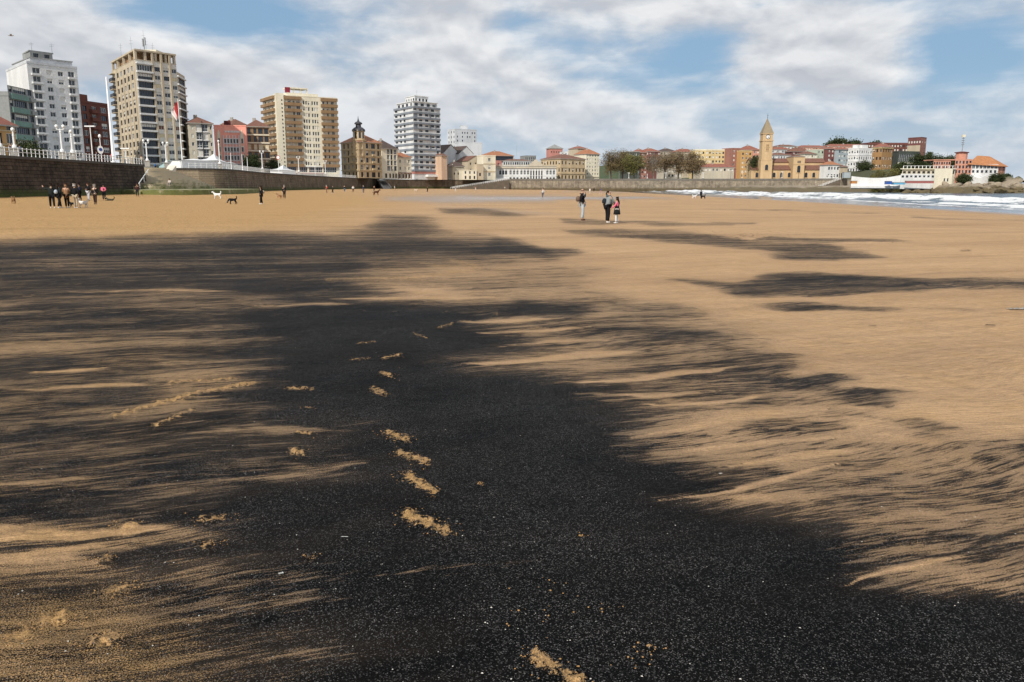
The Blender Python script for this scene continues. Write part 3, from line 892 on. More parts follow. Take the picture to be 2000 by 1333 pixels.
# white railings: each post is its own part
def railing(pts, ns, i0, i1, label, spacing, maxparts=300, h=0.98):
    path = [p - n * 0.25 for p, n in zip(pts, ns)][i0:i1]
    tot = sum((b_ - a).length for a, b_ in zip(path[:-1], path[1:]))
    z0 = PROM_Z + 0.04
    t_ = thing('promenade_railing', label, 'railing', (path[0].x, path[0].y, z0))
    pm_ = MB(); pm_.lathe([(0.075, 0), (0.075, 0.08), (0.045, 0.12), (0.045, h - 0.1), (0.07, h - 0.05), (0.05, h + 0.06)], seg=8)
    post = pm_.mesh('post', [M_WHITE])
    spots = []; acc = 0.0; nxt = 0.0
    for a, b_ in zip(path[:-1], path[1:]):
        L = (b_ - a).length
        while nxt <= acc + L + 1e-6:
            spots.append(a.lerp(b_, (nxt - acc) / L)); nxt += spacing
        acc += L
    for p in spots[:maxparts]:
        link('post', post, t_, loc=(p.x - path[0].x, p.y - path[0].y, 0))
    rest = MB()
    for p in spots[maxparts:]:
        rest.box(p.x - 0.05, p.x + 0.05, p.y - 0.05, p.y + 0.05, z0, z0 + h)
    if rest.v:
        tag(part('far_posts', rest, [M_WHITE], t_), kind='stuff')
    for nm, z in (('top_rail', h - 0.06), ('middle_rail', h * 0.5)):
        mb = MB()
        for a, b_ in zip(path[:-1], path[1:]):
            mb.tube((a.x, a.y, z0 + z), (b_.x, b_.y, z0 + z), 0.04, seg=6)
        part(nm, mb, [M_WHITE], t_)
railing(pA, nA, 20, len(pA), 'white post railing on the dark wall at the left edge', 1.0)
railing(pB, nB, 3, len(pB), 'white post railing along the brown sea wall past the stairs', 1.25)

# mossy stairs that fan out on to the sand
m, t, b = principled('mossy_concrete')
geo = t.new('ShaderNodeNewGeometry'); pos = geo.outputs['Position']
n = t.noise(pos, 0.55, 5, 0.65); n2 = t.noise(pos, 3.0, 4, 0.6)
c = t.mix(n2, (0.36, 0.30, 0.205), (0.56, 0.475, 0.34))
mz = t.math('ADD', t.xyz(pos)[2], t.rng(n, 0.3, 0.7, -1.3, 1.3))
c = t.mix(t.rng(mz, 0.9, 2.6, 0.95, 0.0), c, t.mix(n2, (0.05, 0.07, 0.014), (0.17, 0.18, 0.035)))
t.put(b.inputs['Base Color'], c); b.inputs['Roughness'].default_value = 0.85
M_MOSSY = m
TOP = [(-73.6, 162.4), (-72.0, 163.5), (-70.4, 164.6), (-68.6, 166.0)]
BOT = [(-61.6, 135.0), (-57.6, 134.6), (-54.6, 141), (-55.0, 152), (-58.5, 164)]
st = thing('beach_stairs', 'wide mossy concrete stairs fanning down through the sea wall to the sand', 'stairs', (-60, 150, 0))
def cr(pts, n=24):
    out = []
    for i in range(n + 1):
        f_ = i / n * (len(pts) - 1); k_ = min(int(f_), len(pts) - 2); u = f_ - k_
        g = lambda j: Vector(pts[max(0, min(len(pts) - 1, j))])
        p0, p1, p2, p3 = g(k_ - 1), g(k_), g(k_ + 1), g(k_ + 2)
        out.append(0.5 * ((2 * p1) + (p2 - p0) * u + (2 * p0 - 5 * p1 + 4 * p2 - p3) * u * u + (3 * p1 - p0 - 3 * p2 + p3) * u ** 3))
    return out
ct, cb_ = cr(TOP), cr(BOT)
NST = 15
for k_ in range(NST):
    f0, f1 = k_ / NST, (k_ + 1) / NST
    z = PROM_Z - (PROM_Z - 1.55) * f0
    mb = MB()
    lo = [a.lerp(b_, f0 - 0.002) for a, b_ in zip(ct, cb_)]; hi = [a.lerp(b_, f1) for a, b_ in zip(ct, cb_)]
    zb = -0.6
    for i in range(len(lo) - 1):
        mb.quad((lo[i].x, lo[i].y, z), (hi[i].x, hi[i].y, z), (hi[i + 1].x, hi[i + 1].y, z), (lo[i + 1].x, lo[i + 1].y, z))
        mb.quad((hi[i].x, hi[i].y, z), (hi[i].x, hi[i].y, zb), (hi[i + 1].x, hi[i + 1].y, zb), (hi[i + 1].x, hi[i + 1].y, z))
    for j in (0, -1):
        mb.quad((lo[j].x, lo[j].y, zb), (hi[j].x, hi[j].y, zb), (hi[j].x, hi[j].y, z), (lo[j].x, lo[j].y, z))
    part('step', mb, [M_MOSSY], st)
PLT = cr([(-61.3, 130.5), (-54.5, 128.5), (-49.6, 136), (-49.6, 152), (-53.0, 176), (-59.8, 188)])
mb = MB()
for i in range(len(PLT) - 1):
    a, a2, c, c2 = cb_[i], cb_[i + 1], PLT[i], PLT[i + 1]
    mb.quad((a.x, a.y, 1.30), (c.x, c.y, 1.15), (c2.x, c2.y, 1.15), (a2.x, a2.y, 1.30))
    o1, o2 = c + (c - a).normalized() * .35, c2 + (c2 - a2).normalized() * .35
    mb.quad((c.x, c.y, 1.15), (o1.x, o1.y, -.4), (o2.x, o2.y, -.4), (c2.x, c2.y, 1.15))
part('landing', mb, [M_MOSSY], st)
mb = MB(); mb.quad((-62.3, 141, -.5), (-74.1, 162.3, -.5), (-74.1, 162.3, PROM_Z), (-62.3, 141, PROM_Z)); part('side_wall', mb, [M_CONC], st)
# white end block of the parapet and the handrail
q = P(340, 340, 166)
hb = thing('parapet_block', 'whitewashed sloping end block where the railing meets the stairs', 'parapet', (q.x, 164.5, 3.4))
mb = MB()
mb.hexa([(q.x - 1.6, 163.9, 2.6), (q.x - 0.2, 163.4, 2.6), (q.x + 0.6, 165.2, 2.6), (q.x - 1.2, 165.4, 2.6), (q.x - 1.6, 163.9, 3.6), (q.x - 0.2, 163.4, 3.7), (q.x + 0.9, 165.2, PROM_Z + 0.5), (q.x - 0.8, 165.4, PROM_Z + 0.5)])
part('block', mb, [mat('limewash', (0.55, 0.52, 0.46), 0.9, 0.15)], hb)
a, b_ = P(271, 359, 131.6), P(290, 331, 140.0)
hr = thing('stair_handrail', 'straight white handrail beside the dark wall at the stairs', 'handrail', (a.x, a.y, a.z - 1.0))
mb = MB(); mb.tube(a, b_, 0.07, seg=6); part('rail', mb, [M_WHITE], hr)
for f_ in (0.08, 0.5, 0.92):
    c_0 = a.lerp(b_, f_); mb = MB(); mb.tube((c_0.x, c_0.y, c_0.z - 1.0), c_0, 0.04, seg=6); part('post', mb, [M_WHITE], hr)

M_RAMP = mat('ramp_stone', (0.13, 0.105, 0.08), .9, .25, .5)
# metal stairs at the bend and the long ramp: white rails
def ramp(name, label, top, bot, width, nposts, m_, cat):
    t_ = thing(name, label, cat, (bot.x, bot.y, 0))
    d = Vector((bot.x - top.x, bot.y - top.y)).normalized(); n = Vector((-d.y, d.x))
    mb = MB(); e = n * width / 2
    mb.hexa([(top.x - e.x, top.y - e.y, -0.3), (bot.x - e.x, bot.y - e.y, -0.3), (bot.x + e.x, bot.y + e.y, -0.3), (top.x + e.x, top.y + e.y, -0.3),
             (top.x - e.x, top.y - e.y, top.z), (bot.x - e.x, bot.y - e.y, bot.z + 0.1), (bot.x + e.x, bot.y + e.y, bot.z + 0.1), (top.x + e.x, top.y + e.y, top.z)])
    part('flight', mb, [m_], t_)
    for sgn in (-1, 1):
        a = Vector((top.x + sgn * e.x, top.y + sgn * e.y, top.z)); c = Vector((bot.x + sgn * e.x, bot.y + sgn * e.y, bot.z + 0.1))
        mb = MB()
        for dz in (0.55, 1.05):
            mb.tube(a + Vector((0, 0, dz)), c + Vector((0, 0, dz)), 0.07, seg=5)
        part('handrail', mb, [M_WHITE], t_)
        for k_ in range(nposts + 1):
            p = a.lerp(c, k_ / nposts); mb = MB(); mb.tube(p, p + Vector((0, 0, 1.1)), 0.06, seg=5)
            part('post', mb, [M_WHITE], t_)
q = wall_at(742, -0.2); q2 = Vector((q.x + 7.5, q.y - 26, 0.3))
ramp('beach_steps', 'narrow steps with white rails in front of the narrow gallery house', Vector((q.x, q.y, PROM_Z)), q2, 3.6, 7, M_CONC, 'stairs')
ramp('beach_ramp', 'long straight ramp with white rails below the white pavilion', Vector((wall_at(992, -1.6).x, wall_at(992, -1.6).y, PROM_Z)), Vector((P(882, 368, 472).x, 472, 0.1)), 3.2, 26, M_RAMP, 'ramp')

# ------------------------------------------------------------------ hill of the old quarter
hx = np.linspace(-120, 420, 60); hy = np.linspace(540, 1250, 50)
HX, HY = np.meshgrid(hx, hy)
def hill_z(x, y):
    e = np.clip((y - 600) / 190, 0, 1); e = e * e * (3 - 2 * e)
    w_ = np.clip((x - 70) / 60, 0, 1) * np.clip((330 - x) / 50, 0, 1)
    return PROM_Z - 0.5 + e * w_ * 27
HZ = hill_z(HX, HY) + (fbm(HX / 25, HY / 25, 3, 8) - 0.5) * 3
nr, na = HX.shape
ii, jj = np.meshgrid(np.arange(nr - 1), np.arange(na - 1), indexing='ij')
f = np.stack([ii * na + jj, ii * na + jj + 1, (ii + 1) * na + jj + 1, (ii + 1) * na + jj], -1).reshape(-1, 4)
hme = np_mesh('hill', np.stack([HX.ravel(), HY.ravel(), HZ.ravel()], 1), f)
hme.materials.append(mat('hill_grass', (0.05, 0.07, 0.025), 0.95, 0.3, 0.1))
tag(link('hill', hme), 'green hill behind the old quarter', 'hill', kind='structure')

# ================================================================== BUILDINGS
class Face:
    def __init__(s, p0, p1, z0, z1):
        s.p0 = Vector(p0); s.z0 = z0; s.H = z1 - z0
        d = Vector(p1) - s.p0; s.W = d.length
        s.e = d.normalized(); s.n = Vector((s.e.y, -s.e.x))
    def pt(s, u, v, d=0.0):
        q = s.p0 + s.e * u + s.n * d
        return (q.x, q.y, s.z0 + v)
    def basis(s, u, v, d, org):
        x, y, z = s.pt(u, v, d)
        return Matrix(((s.e.x, 0, s.n.x, x - org[0]), (s.e.y, 0, s.n.y, y - org[1]), (0, 1, 0, z - org[2]), (0, 0, 0, 1)))
    def box(s, mb, u0, u1, v0, v1, d0, d1, mi=0):
        c = [s.pt(u0, v0, d1), s.pt(u1, v0, d1), s.pt(u1, v0, d0), s.pt(u0, v0, d0), s.pt(u0, v1, d1), s.pt(u1, v1, d1), s.pt(u1, v1, d0), s.pt(u0, v1, d0)]
        mb.hexa(c, mi)
WIN = {}
def win_mesh(w_, h_, kind):
    key = (round(w_, 1), round(h_, 1), kind)
    if key in WIN:
        return WIN[key]
    w_, h_ = max(0.2, key[0]), max(0.2, key[1])
    mb = MB()
    dark = kind[0] == 'D'
    k_ = kind[-1]
    fr = 0.09 if w_ > 0.8 else 0.06
    x0, x1 = -w_ / 2, w_ / 2
    mb.quad((x0, 0, 0.01), (x1, 0, 0.01), (x1, h_, 0.01), (x0, h_, 0.01), 1)
    for (a, b_, c, d) in ((x0, x1, 0, fr), (x0, x1, h_ - fr, h_), (x0, x0 + fr, fr, h_ - fr), (x1 - fr, x1, fr, h_ - fr)):
        mb.box(a, b_, c, d, 0.0, 0.09, 0)
    nm = max(0, int(round(w_ / 0.85)) - 1)
    for i in range(nm):
        x = x0 + w_ * (i + 1) / (nm + 1)
        mb.box(x - fr * 0.45, x + fr * 0.45, fr, h_ - fr, 0.0, 0.075, 0)
    if h_ > 1.9:
        mb.box(x0 + fr, x1 - fr, h_ * 0.34 - 0.05, h_ * 0.34 + 0.05, 0.0, 0.08, 0)
    if k_ in 'bhyr':
        lo = fr if k_ in 'by' else h_ * (0.5 if k_ == 'h' else 0.3)
        if k_ == 'r': lo = fr
        mb.box(x0 + fr, x1 - fr, lo, h_ - fr, 0.015, 0.06, 2)
    bl = {'y': M_BLIND_Y, 'r': M_BLIND_B}.get(k_, M_BLIND)
    me = mb.mesh('window', [M_DFRAME if dark else M_WFRAME, M_GLASS2 if dark else M_GLASS, bl])
    WIN[key] = me
    return me
def facade(t_, fc, rects, wm, recess=0.22, name='wall', wname='window'):
    """wall with real openings, one window object in each"""
    us = sorted({0.0, round(fc.W, 3)} | {round(r[0], 3) for r in rects} | {round(r[1], 3) for r in rects})
    vs = sorted({0.0, round(fc.H, 3)} | {round(r[2], 3) for r in rects} | {round(r[3], 3) for r in rects})
    ui = {u: i for i, u in enumerate(us)}; vi = {v_: i for i, v_ in enumerate(vs)}
    hole = np.zeros((len(us), len(vs)), bool)
    for r in rects:
        hole[ui[round(r[0], 3)]:ui[round(r[1], 3)], vi[round(r[2], 3)]:vi[round(r[3], 3)]] = True
    mb = MB()
    for i in range(len(us) - 1):
        j = 0
        while j < len(vs) - 1:
            if hole[i, j]:
                j += 1; continue
            k_ = j
            while k_ < len(vs) - 1 and not hole[i, k_]:
                k_ += 1
            mb.quad(fc.pt(us[i], vs[j]), fc.pt(us[i + 1], vs[j]), fc.pt(us[i + 1], vs[k_]), fc.pt(us[i], vs[k_]))
            j = k_
    for r in rects:
        u0, u1, v0, v1, kind = r[:5]
        q = [(u0, v0), (u1, v0), (u1, v1), (u0, v1)]
        for a in range(4):
            (ua, va), (ub, vb) = q[a], q[(a + 1) % 4]
            mb.quad(fc.pt(ua, va, 0), fc.pt(ua, va, -recess), fc.pt(ub, vb, -recess), fc.pt(ub, vb, 0))
        if kind == 'x':      # plain dark opening: a recessed back
            mb.quad(fc.pt(u0, v0, -recess), fc.pt(u1, v0, -recess), fc.pt(u1, v1, -recess), fc.pt(u0, v1, -recess), 1)
            continue
        link(wname, win_mesh(u1 - u0, v1 - v0, kind), t_, basis=fc.basis((u0 + u1) / 2, v0, -recess - 0.02, t_.location))
    part(name, mb, [wm, M_DARK], t_)
def grid(fc, rows, cols, w_, h_, v0=3.6, v1=None, u0=0.0, u1=None, kinds='gggbh', drop=0.0):
    v1 = fc.H if v1 is None else v1
    u1 = fc.W if u1 is None else u1
    out = []
    dv = (v1 - v0) / rows
    if isinstance(cols, int):
        du = (u1 - u0) / cols
        cols = [(u0 + du * (i + 0.5), w_) for i in range(cols)]
    else:
        cols = [(u0 + (u1 - u0) * c, (u1 - u0) * ww) for c, ww in cols]
    for r in range(rows):
        for c, ww in cols:
            vc = v0 + dv * (r + 0.5)
            if random.random() < drop:
                continue
            k_ = random.choice(kinds.split()) if ' ' in kinds else random.choice(kinds)
            out.append((c - ww / 2, c + ww / 2, vc - h_ / 2, vc + h_ / 2, k_))
    return out
def hip_roof(t_, q, z, rise, m_, over=0.6, name='roof', pyramid=False):
    c = sum((Vector(p) for p in q), Vector((0, 0))) / 4
    q = [Vector(p) + (Vector(p) - c).normalized() * over * 1.3 for p in q]
    la = (q[1] - q[0]).length; lb = (q[2] - q[1]).length
    if pyramid:
        r0 = r1 = c
    elif la >= lb:
        m0, m1 = (q[0] + q[3]) / 2, (q[1] + q[2]) / 2
        f_ = min(0.46, 0.5 * lb / la); r0, r1 = m0.lerp(m1, f_), m1.lerp(m0, f_)
    else:
        m0, m1 = (q[0] + q[1]) / 2, (q[2] + q[3]) / 2
        f_ = min(0.46, 0.5 * la / lb); r0, r1 = m0.lerp(m1, f_), m1.lerp(m0, f_)
    A = [(p.x, p.y, z) for p in q]; r0 = (r0.x, r0.y, z + rise); r1 = (r1.x, r1.y, z + rise)
    mb = MB()
    mb.hexa([(p[0], p[1], z - 0.25) for p in A] + A, 1)
    A = [(p[0], p[1], z + 0.003) for p in A]
    if la >= lb:
        mb.quad(A[0], A[1], r1, r0); mb.tri(A[1], A[2], r1); mb.quad(A[2], A[3], r0, r1); mb.tri(A[3], A[0], r0)
    else:
        mb.tri(A[0], A[1], r0); mb.quad(A[1], A[2], r1, r0); mb.tri(A[2], A[3], r1); mb.quad(A[3], A[0], r0, r1)
    return part(name, mb, [m_, M_CONC], t_)
def flat_roof(t_, q, z, h_=0.5, over=0.15, m_=None):
    c = sum((Vector(p) for p in q), Vector((0, 0))) / len(q)
    qq = [Vector(p) + (Vector(p) - c).normalized() * over for p in q]
    mb = MB(); mb.prism([(p.x, p.y) for p in qq], z - 0.05, z + h_)
    return part('roof', mb, [m_ or M_CONC], t_)
def rects_bld(name, label, cs, wm, specs, roof=('flat', 0.5, None), z0=PROM_Z, back=12.0, zi=0, cat='building', group=None, recess=0.22):
    """cs: 2 or 3 corners (photo column, photo row of the eaves, distance)"""
    pts = [P(*c) for c in cs]
    ztop = pts[zi].z
    xy = [Vector((p.x, p.y)) for p in pts]
    if len(xy) == 2:
        d = (xy[1] - xy[0]).normalized(); inn = Vector((-d.y, d.x)) * back
        quad = [xy[0], xy[1], xy[1] + inn, xy[0] + inn]
        vis = [(xy[0], xy[1])]
        hid = [(quad[1], quad[2]), (quad[2], quad[3]), (quad[3], quad[0])]
    else:
        quad = [xy[1], xy[2], xy[0] + xy[2] - xy[1], xy[0]]
        vis = [(xy[0], xy[1]), (xy[1], xy[2])]
        hid = [(quad[1], quad[2]), (quad[2], quad[3])]
    c = sum(quad, Vector((0, 0))) / 4
    t_ = thing(name, label, cat, (c.x, c.y, z0), group)
    fcs = [Face(a, b_, z0, ztop) for a, b_ in vis]
    for i, fc in enumerate(fcs):
        sp_ = specs[i] if i < len(specs) else None
        wmi = wm[i] if isinstance(wm, list) else wm
        r = sp_(fc) if sp_ else []
        facade(t_, fc, r, wmi, recess)
    mb = MB()
    for a, b_ in hid:
        mb.quad((a.x, a.y, z0), (b_.x, b_.y, z0), (b_.x, b_.y, ztop), (a.x, a.y, ztop))
    part('wall', mb, [wm[-1] if isinstance(wm, list) else wm], t_)
    if roof[0] == 'flat':
        flat_roof(t_, quad, ztop, roof[1], 0.15, roof[2])
    elif roof[0] == 'hip':
        rf = hip_roof(t_, quad, ztop, roof[1], roof[2])
    elif roof[0] == 'pyr':
        rf = hip_roof(t_, quad, ztop, roof[1], roof[2], pyramid=True)
    if roof[0] in ('hip',):
        p = quad[0].lerp(quad[2], 0.42); mb = MB()
        mb.box(p.x - 0.5, p.x + 0.5, p.y - 0.4, p.y + 0.4, ztop, ztop + roof[1] + 0.7)
        link('chimney', mb.mesh('chimney', [M_CONC], t_.location), rf)
    return t_, fcs, quad, ztop
def bands(t_, fc, vs, th, dep, m_, u0=None, u1=None, name='ledge'):
    for v_ in vs:
        mb = MB(); fc.box(mb, 0 if u0 is None else u0, fc.W if u1 is None else u1, v_, v_ + th, 0.0, dep)
        part(name, mb, [m_], t_)
def antenna(t_, x, y, z, h_, arms=2):
    mb = MB(); mb.tube((x, y, z), (x, y, z + h_), 0.06, 0.03, 5)
    for i in range(arms):
        zz = z + h_ * (0.65 + 0.15 * i); mb.tube((x - 0.6, y, zz), (x + 0.6, y, zz), 0.03, seg=4)
    part('antenna', mb, [M_METAL], t_)

W_WHITE = wall_mat('white', 226, 226, 224)
W_PALE = wall_mat('pale_grey', 205, 208, 212)
W_TAN = wall_mat('tan', 202, 183, 150)
W_TAN2 = wall_mat('stone_tan', 208, 180, 132)
W_BRICK = wall_mat('brick_brown', 120, 66, 52)
W_CORAL = wall_mat('coral', 250, 148, 122, 1.15)
W_CREAM = wall_mat('cream', 236, 226, 196)
W_OCHRE = wall_mat('ochre', 212, 158, 72)
W_YELLOW = wall_mat('yellow', 228, 195, 120)
W_RED = wall_mat('red_brick', 172, 112, 94)
W_PINK = wall_mat('pink', 205, 128, 112)
W_GREY = wall_mat('grey', 150, 152, 150)
W_GREEN = wall_mat('green_panel', 112, 150, 138)
W_BROWN = wall_mat('brown_band', 158, 122, 78)
W_SLATE = wall_mat('slate_blue', 134, 143, 154)
W_BEIGE = wall_mat('beige', 202, 190, 165)
W_ORANGE = wall_mat('terracotta', 215, 142, 110)
W_PALEBLUE = wall_mat('pale_blue', 165, 180, 188)
W_MINT = wall_mat('mint', 190, 205, 180)
W_STONE = wall_mat('church_stone', 214, 176, 118, 0.92, 0.14)
W_DARKG = wall_mat('dark_green', 82, 90, 84)
W_MAROON = wall_mat('maroon', 132, 76, 72)

# --- far left: yellow villa, white block, green block
t_, fcs, q, z = rects_bld('yellow_house', 'yellow house with red hip roof at the far left edge', [(-40, 240, 152), (27, 240, 160)], W_OCHRE,
    [lambda f_: grid(f_, 2, 3, 1.6, 1.9, 1.5, 6.5, kinds='Dg') + grid(f_, 1, 3, 1.2, 1.0, 6.6, f_.H, kinds='Dg')], ('hip', 3.6, TILE_R), back=9)
bands(t_, fcs[0], [4.0, 6.5], 0.25, 0.2, W_TAN2)
t_, fcs, q, z = rects_bld('white_apartment_block', 'white flat roofed block with dark eaves behind the yellow house', [(-60, 180, 196), (22, 182, 206)], W_PALE,
    [lambda f_: grid(f_, 5, 4, 1.6, 1.4, 4)], ('flat', 0.4, M_DFRAME))
def green_spec(f_):
    return [r for k_ in range(5) for r in grid(f_, 1, [(0.10, .12), (0.45, .5), (0.86, .16)], 1, 1.45, 4 + k_ * 3.0 + 1.2, 4 + k_ * 3.0 + 3.0, kinds='Dg Dg Dg Dh')]
t_, fcs, q, z = rects_bld('green_banded_block', 'grey apartment block with sea green bands between window strips', [(16, 187, 192), (65, 190, 203), (80, 192, 206)][:2], W_GREY, [green_spec], ('flat', 0.9, W_GREY))
bands(t_, fcs[0], [4 + k_ * 3.0 for k_ in range(5)], 1.15, 0.55, W_GREEN, 0.6, fcs[0].W * 0.72, 'green_band')
bands(t_, fcs[0], [4 + k_ * 3.0 for k_ in range(5)], 0.9, 0.8, W_GREY, fcs[0].W * 0.76, fcs[0].W - 0.3, 'balcony')

# --- white tower
def wt_front(f_):
    r = []
    dv = (f_.H - 4.2) / 11
    for k_ in range(11):
        v0 = 3.4 + k_ * dv
        r += grid(f_, 1, [(.17, .15), (.87, .13)], 1, 1.75, v0, v0 + dv, kinds='g')
        r += grid(f_, 1, [(.42, .11), (.65, .11)], 1, 1.2, v0, v0 + dv, kinds='ghbg')
    return r
t_, fcs, q, z = rects_bld('white_tower_block', 'tall white tower block with blank side wall, leftmost tower', [(10, 124, 236), (52, 123, 219), (150, 133, 230)], [W_WHITE, W_WHITE], [None, wt_front], ('flat', 0.5, W_PALE), zi=1)
f_ = fcs[1]; dv = (f_.H - 4.2) / 11
for k_ in range(11):
    mb = MB(); f_.box(mb, f_.W * .30, f_.W * .77, 3.4 + k_ * dv + dv * .26, 3.4 + k_ * dv + dv * .74, 0, 0.03)
for k_ in range(11):          # enclosed balconies at both ends
    for u0, u1 in ((.06, .27), (.79, .95)):
        mb = MB(); v0 = 3.4 + k_ * dv
        f_.box(mb, f_.W * u0, f_.W * u1, v0 + 0.02, v0 + dv * .24, 0, 0.7)
        part('balcony_front', mb, [W_WHITE], t_)
mb = MB(); f_.box(mb, f_.W * .30, f_.W * .77, 3.4, f_.H - 1.0, -0.02, 0.012)
cx, cy = q[0].lerp(q[2], .5)
roofq = [q[0].lerp(q[2], .12), q[1].lerp(q[3], .06), q[2].lerp(q[0], .1), q[3].lerp(q[1], .1)]
mb = MB(); mb.prism([(p.x, p.y) for p in roofq], z + 0.45, z + 1.7); part('attic', mb, [W_PALE], t_)
mb = MB(); mb.prism([tuple(Vector(p).lerp(Vector((cx, cy)), -0.03)) for p in roofq], z + 1.7, z + 1.95); part('attic_roof', mb, [W_GREY], t_)
pent = [q[0].lerp(q[2], f1) for f1 in (.3,)][0]
c0 = q[0].lerp(q[1], .22).lerp(q[3].lerp(q[2], .22), .3)
fp = Face(c0, c0 + (q[1] - q[0]) * .45, z + 1.9, z + 4.0)
facade(t_, fp, grid(fp, 1, 2, 1.4, 1.1, 0.4, 1.9, kinds='Dg Dg'), W_GREY, name='penthouse')
mb = MB(); e2 = (q[3] - q[0]) * .35; a = Vector(c0); b_ = a + (q[1] - q[0]) * .45
for s0, s1 in ((b_, b_ + e2), (b_ + e2, a + e2), (a + e2, a)):
    mb.quad((s0.x, s0.y, z + 1.9), (s1.x, s1.y, z + 1.9), (s1.x, s1.y, z + 4.0), (s0.x, s0.y, z + 4.0))
part('penthouse', mb, [W_GREY], t_)
mb = MB(); mb.prism([tuple(p) for p in (a - (b_ - a) * .05, b_ + (b_ - a) * .05, b_ + e2, a + e2)], z + 4.0, z + 4.3); part('penthouse_roof', mb, [W_GREY], t_)
antenna(t_, a.x, a.y + 1, z + 4.3, 2.2); antenna(t_, b_.x, b_.y, z + 4.3, 2.6)

# --- brown brick block
def brick_spec(f_):
    r = []
    dv = (f_.H - 4.0) / 7
    for k_ in range(7):
        v0 = 3.6 + k_ * dv
        r += grid(f_, 1, [(.12, .14), (.45, .16), (.80, .22)], 1, 1.5, v0, v0 + dv, kinds='Dg g g h')
    return r
t_, fcs, q, z = rects_bld('brick_apartment_block', 'dark red brick block between the white tower and the tall tan tower', [(157, 200, 243), (211, 203, 254)], W_BRICK, [brick_spec], ('flat', 0.6, W_BRICK))
f_ = fcs[0]
dv = (f_.H - 4.0) / 7
for k_ in range(7):
    mb = MB(); f_.box(mb, f_.W * .3, f_.W * .6, 3.6 + k_ * dv, 3.6 + k_ * dv + 1.0, 0, 0.9); part('balcony', mb, [W_BRICK], t_)
mb = MB(); f_.box(mb, -0.5, f_.W * .26, f_.H, f_.H + 2.3, -8, 0.0); part('stair_tower', mb, [W_BRICK], t_)

# --- tall tan tower
def tan_left(f_):
    dv = (f_.H - 3.4 - 1.0) / 12
    return [r for k_ in range(12) for r in grid(f_, 1, [(.24, .085), (.39, .085), (.54, .085), (.69, .085), (.84, .085)], 1, 1.6, 3.4 + k_ * dv, 3.4 + (k_ + 1) * dv, kinds='Dg Dg Dg g Dh')]
def tan_right(f_):
    dv = (f_.H - 3.4 - 1.0) / 12
    r = []
    for k_ in range(12):
        v0 = 3.4 + k_ * dv
        r += grid(f_, 1, [(.21, .36)], 1, dv * .72, v0, v0 + dv, kinds='Dg Dg Dg g Dh')
        r += grid(f_, 1, [(.51, .14), (.73, .14), (.93, .13)], 1, dv * .52, v0, v0 + dv, kinds='g g h Dg g Dr y'.replace('Dr', 'r'))
    return r
t_, fcs, q, z = rects_bld('tan_tower_block', 'tallest tan tower block with glazed corner bays and rooftop masts', [(217, 122, 292), (264, 116, 265), (344, 126, 276)], [W_TAN, wall_mat('off_white', 226, 221, 208)], [tan_left, tan_right], ('flat', 0.1, W_TAN), zi=1)
f_ = fcs[1]; dv = (f_.H - 4.4) / 12
for u in (.405, .62, .835):
    mb = MB(); f_.box(mb, f_.W * (u - .025), f_.W * (u + .025), 3.2, f_.H + 2.4, 0, 0.35); part('pilaster', mb, [W_TAN], t_)
for k_ in range(13):
    mb = MB(); f_.box(mb, 0.05, f_.W * .395, 3.4 + k_ * dv - 0.22, 3.4 + k_ * dv + 0.25, 0, 0.55); part('bay_slab', mb, [W_WHITE], t_)
g_ = fcs[0]
for k_ in range(12):
    mb = MB(); g_.box(mb, -0.6, g_.W * .13, 3.4 + k_ * dv, 3.4 + k_ * dv + 1.0, 0, 1.1); part('balcony', mb, [M_DFRAME], t_)
    mb = MB(); g_.box(mb, -0.6, g_.W * .13, 3.4 + k_ * dv + dv - .3, 3.4 + k_ * dv + dv - .1, 0, 1.1); part('balcony_slab', mb, [W_TAN], t_)
for u in (.165, .315, .465, .615, .765, .92):
    mb = MB(); g_.box(mb, g_.W * (u - .018), g_.W * (u + .018), 3.2, f_.H - 3.0, 0, 0.18); part('pilaster', mb, [W_TAN], t_)
# open roof storey: columns and slab
c = (q[0] + q[2]) / 2
mb = MB(); mb.prism([tuple(Vector(p).lerp(c, 0.16)) for p in q], z + 0.1, z + 2.6); part('roof_storey', mb, [W_BROWN], t_)
for fc in fcs:
    for u in (0.02, 0.25, 0.5, 0.75, 0.97):
        mb = MB(); fc.box(mb, fc.W * u - .35, fc.W * u + .35, fc.H + 0.06, fc.H + 2.6, -0.75, -0.05); part('column', mb, [W_TAN], t_)
mb = MB(); mb.prism([tuple(Vector(p).lerp(c, -0.015)) for p in q], z + 2.6, z + 3.1); part('roof_slab', mb, [W_TAN], t_)
mb = MB(); mb.box(c.x + 0.5, c.x + 6, c.y - 3, c.y + 3, z + 3.1, z + 5.3); part('plant_room', mb, [W_CREAM], t_)
for dx_, hh in ((-6, 4.5), (-2.5, 6.5), (0.5, 3.0), (1.8, 8.5), (2.4, 6.0), (4.5, 4.5)):
    antenna(t_, c.x + dx_, c.y - 2, z + 3.1, hh)
mb = MB(); mb.tube((c.x + 2, c.y - 2.5, z + 3), (c.x + 2, c.y - 2.5, z + 8.2), 0.22, 0.16, 8); mb.box(c.x + 1.5, c.x + 1.8, c.y - 2.8, c.y - 2.2, z + 6.4, z + 8.8); mb.box(c.x + 2.2, c.x + 2.5, c.y - 2.8, c.y - 2.2, z + 6.8, z + 9.2); part('mast', mb, [M_METAL], t_)
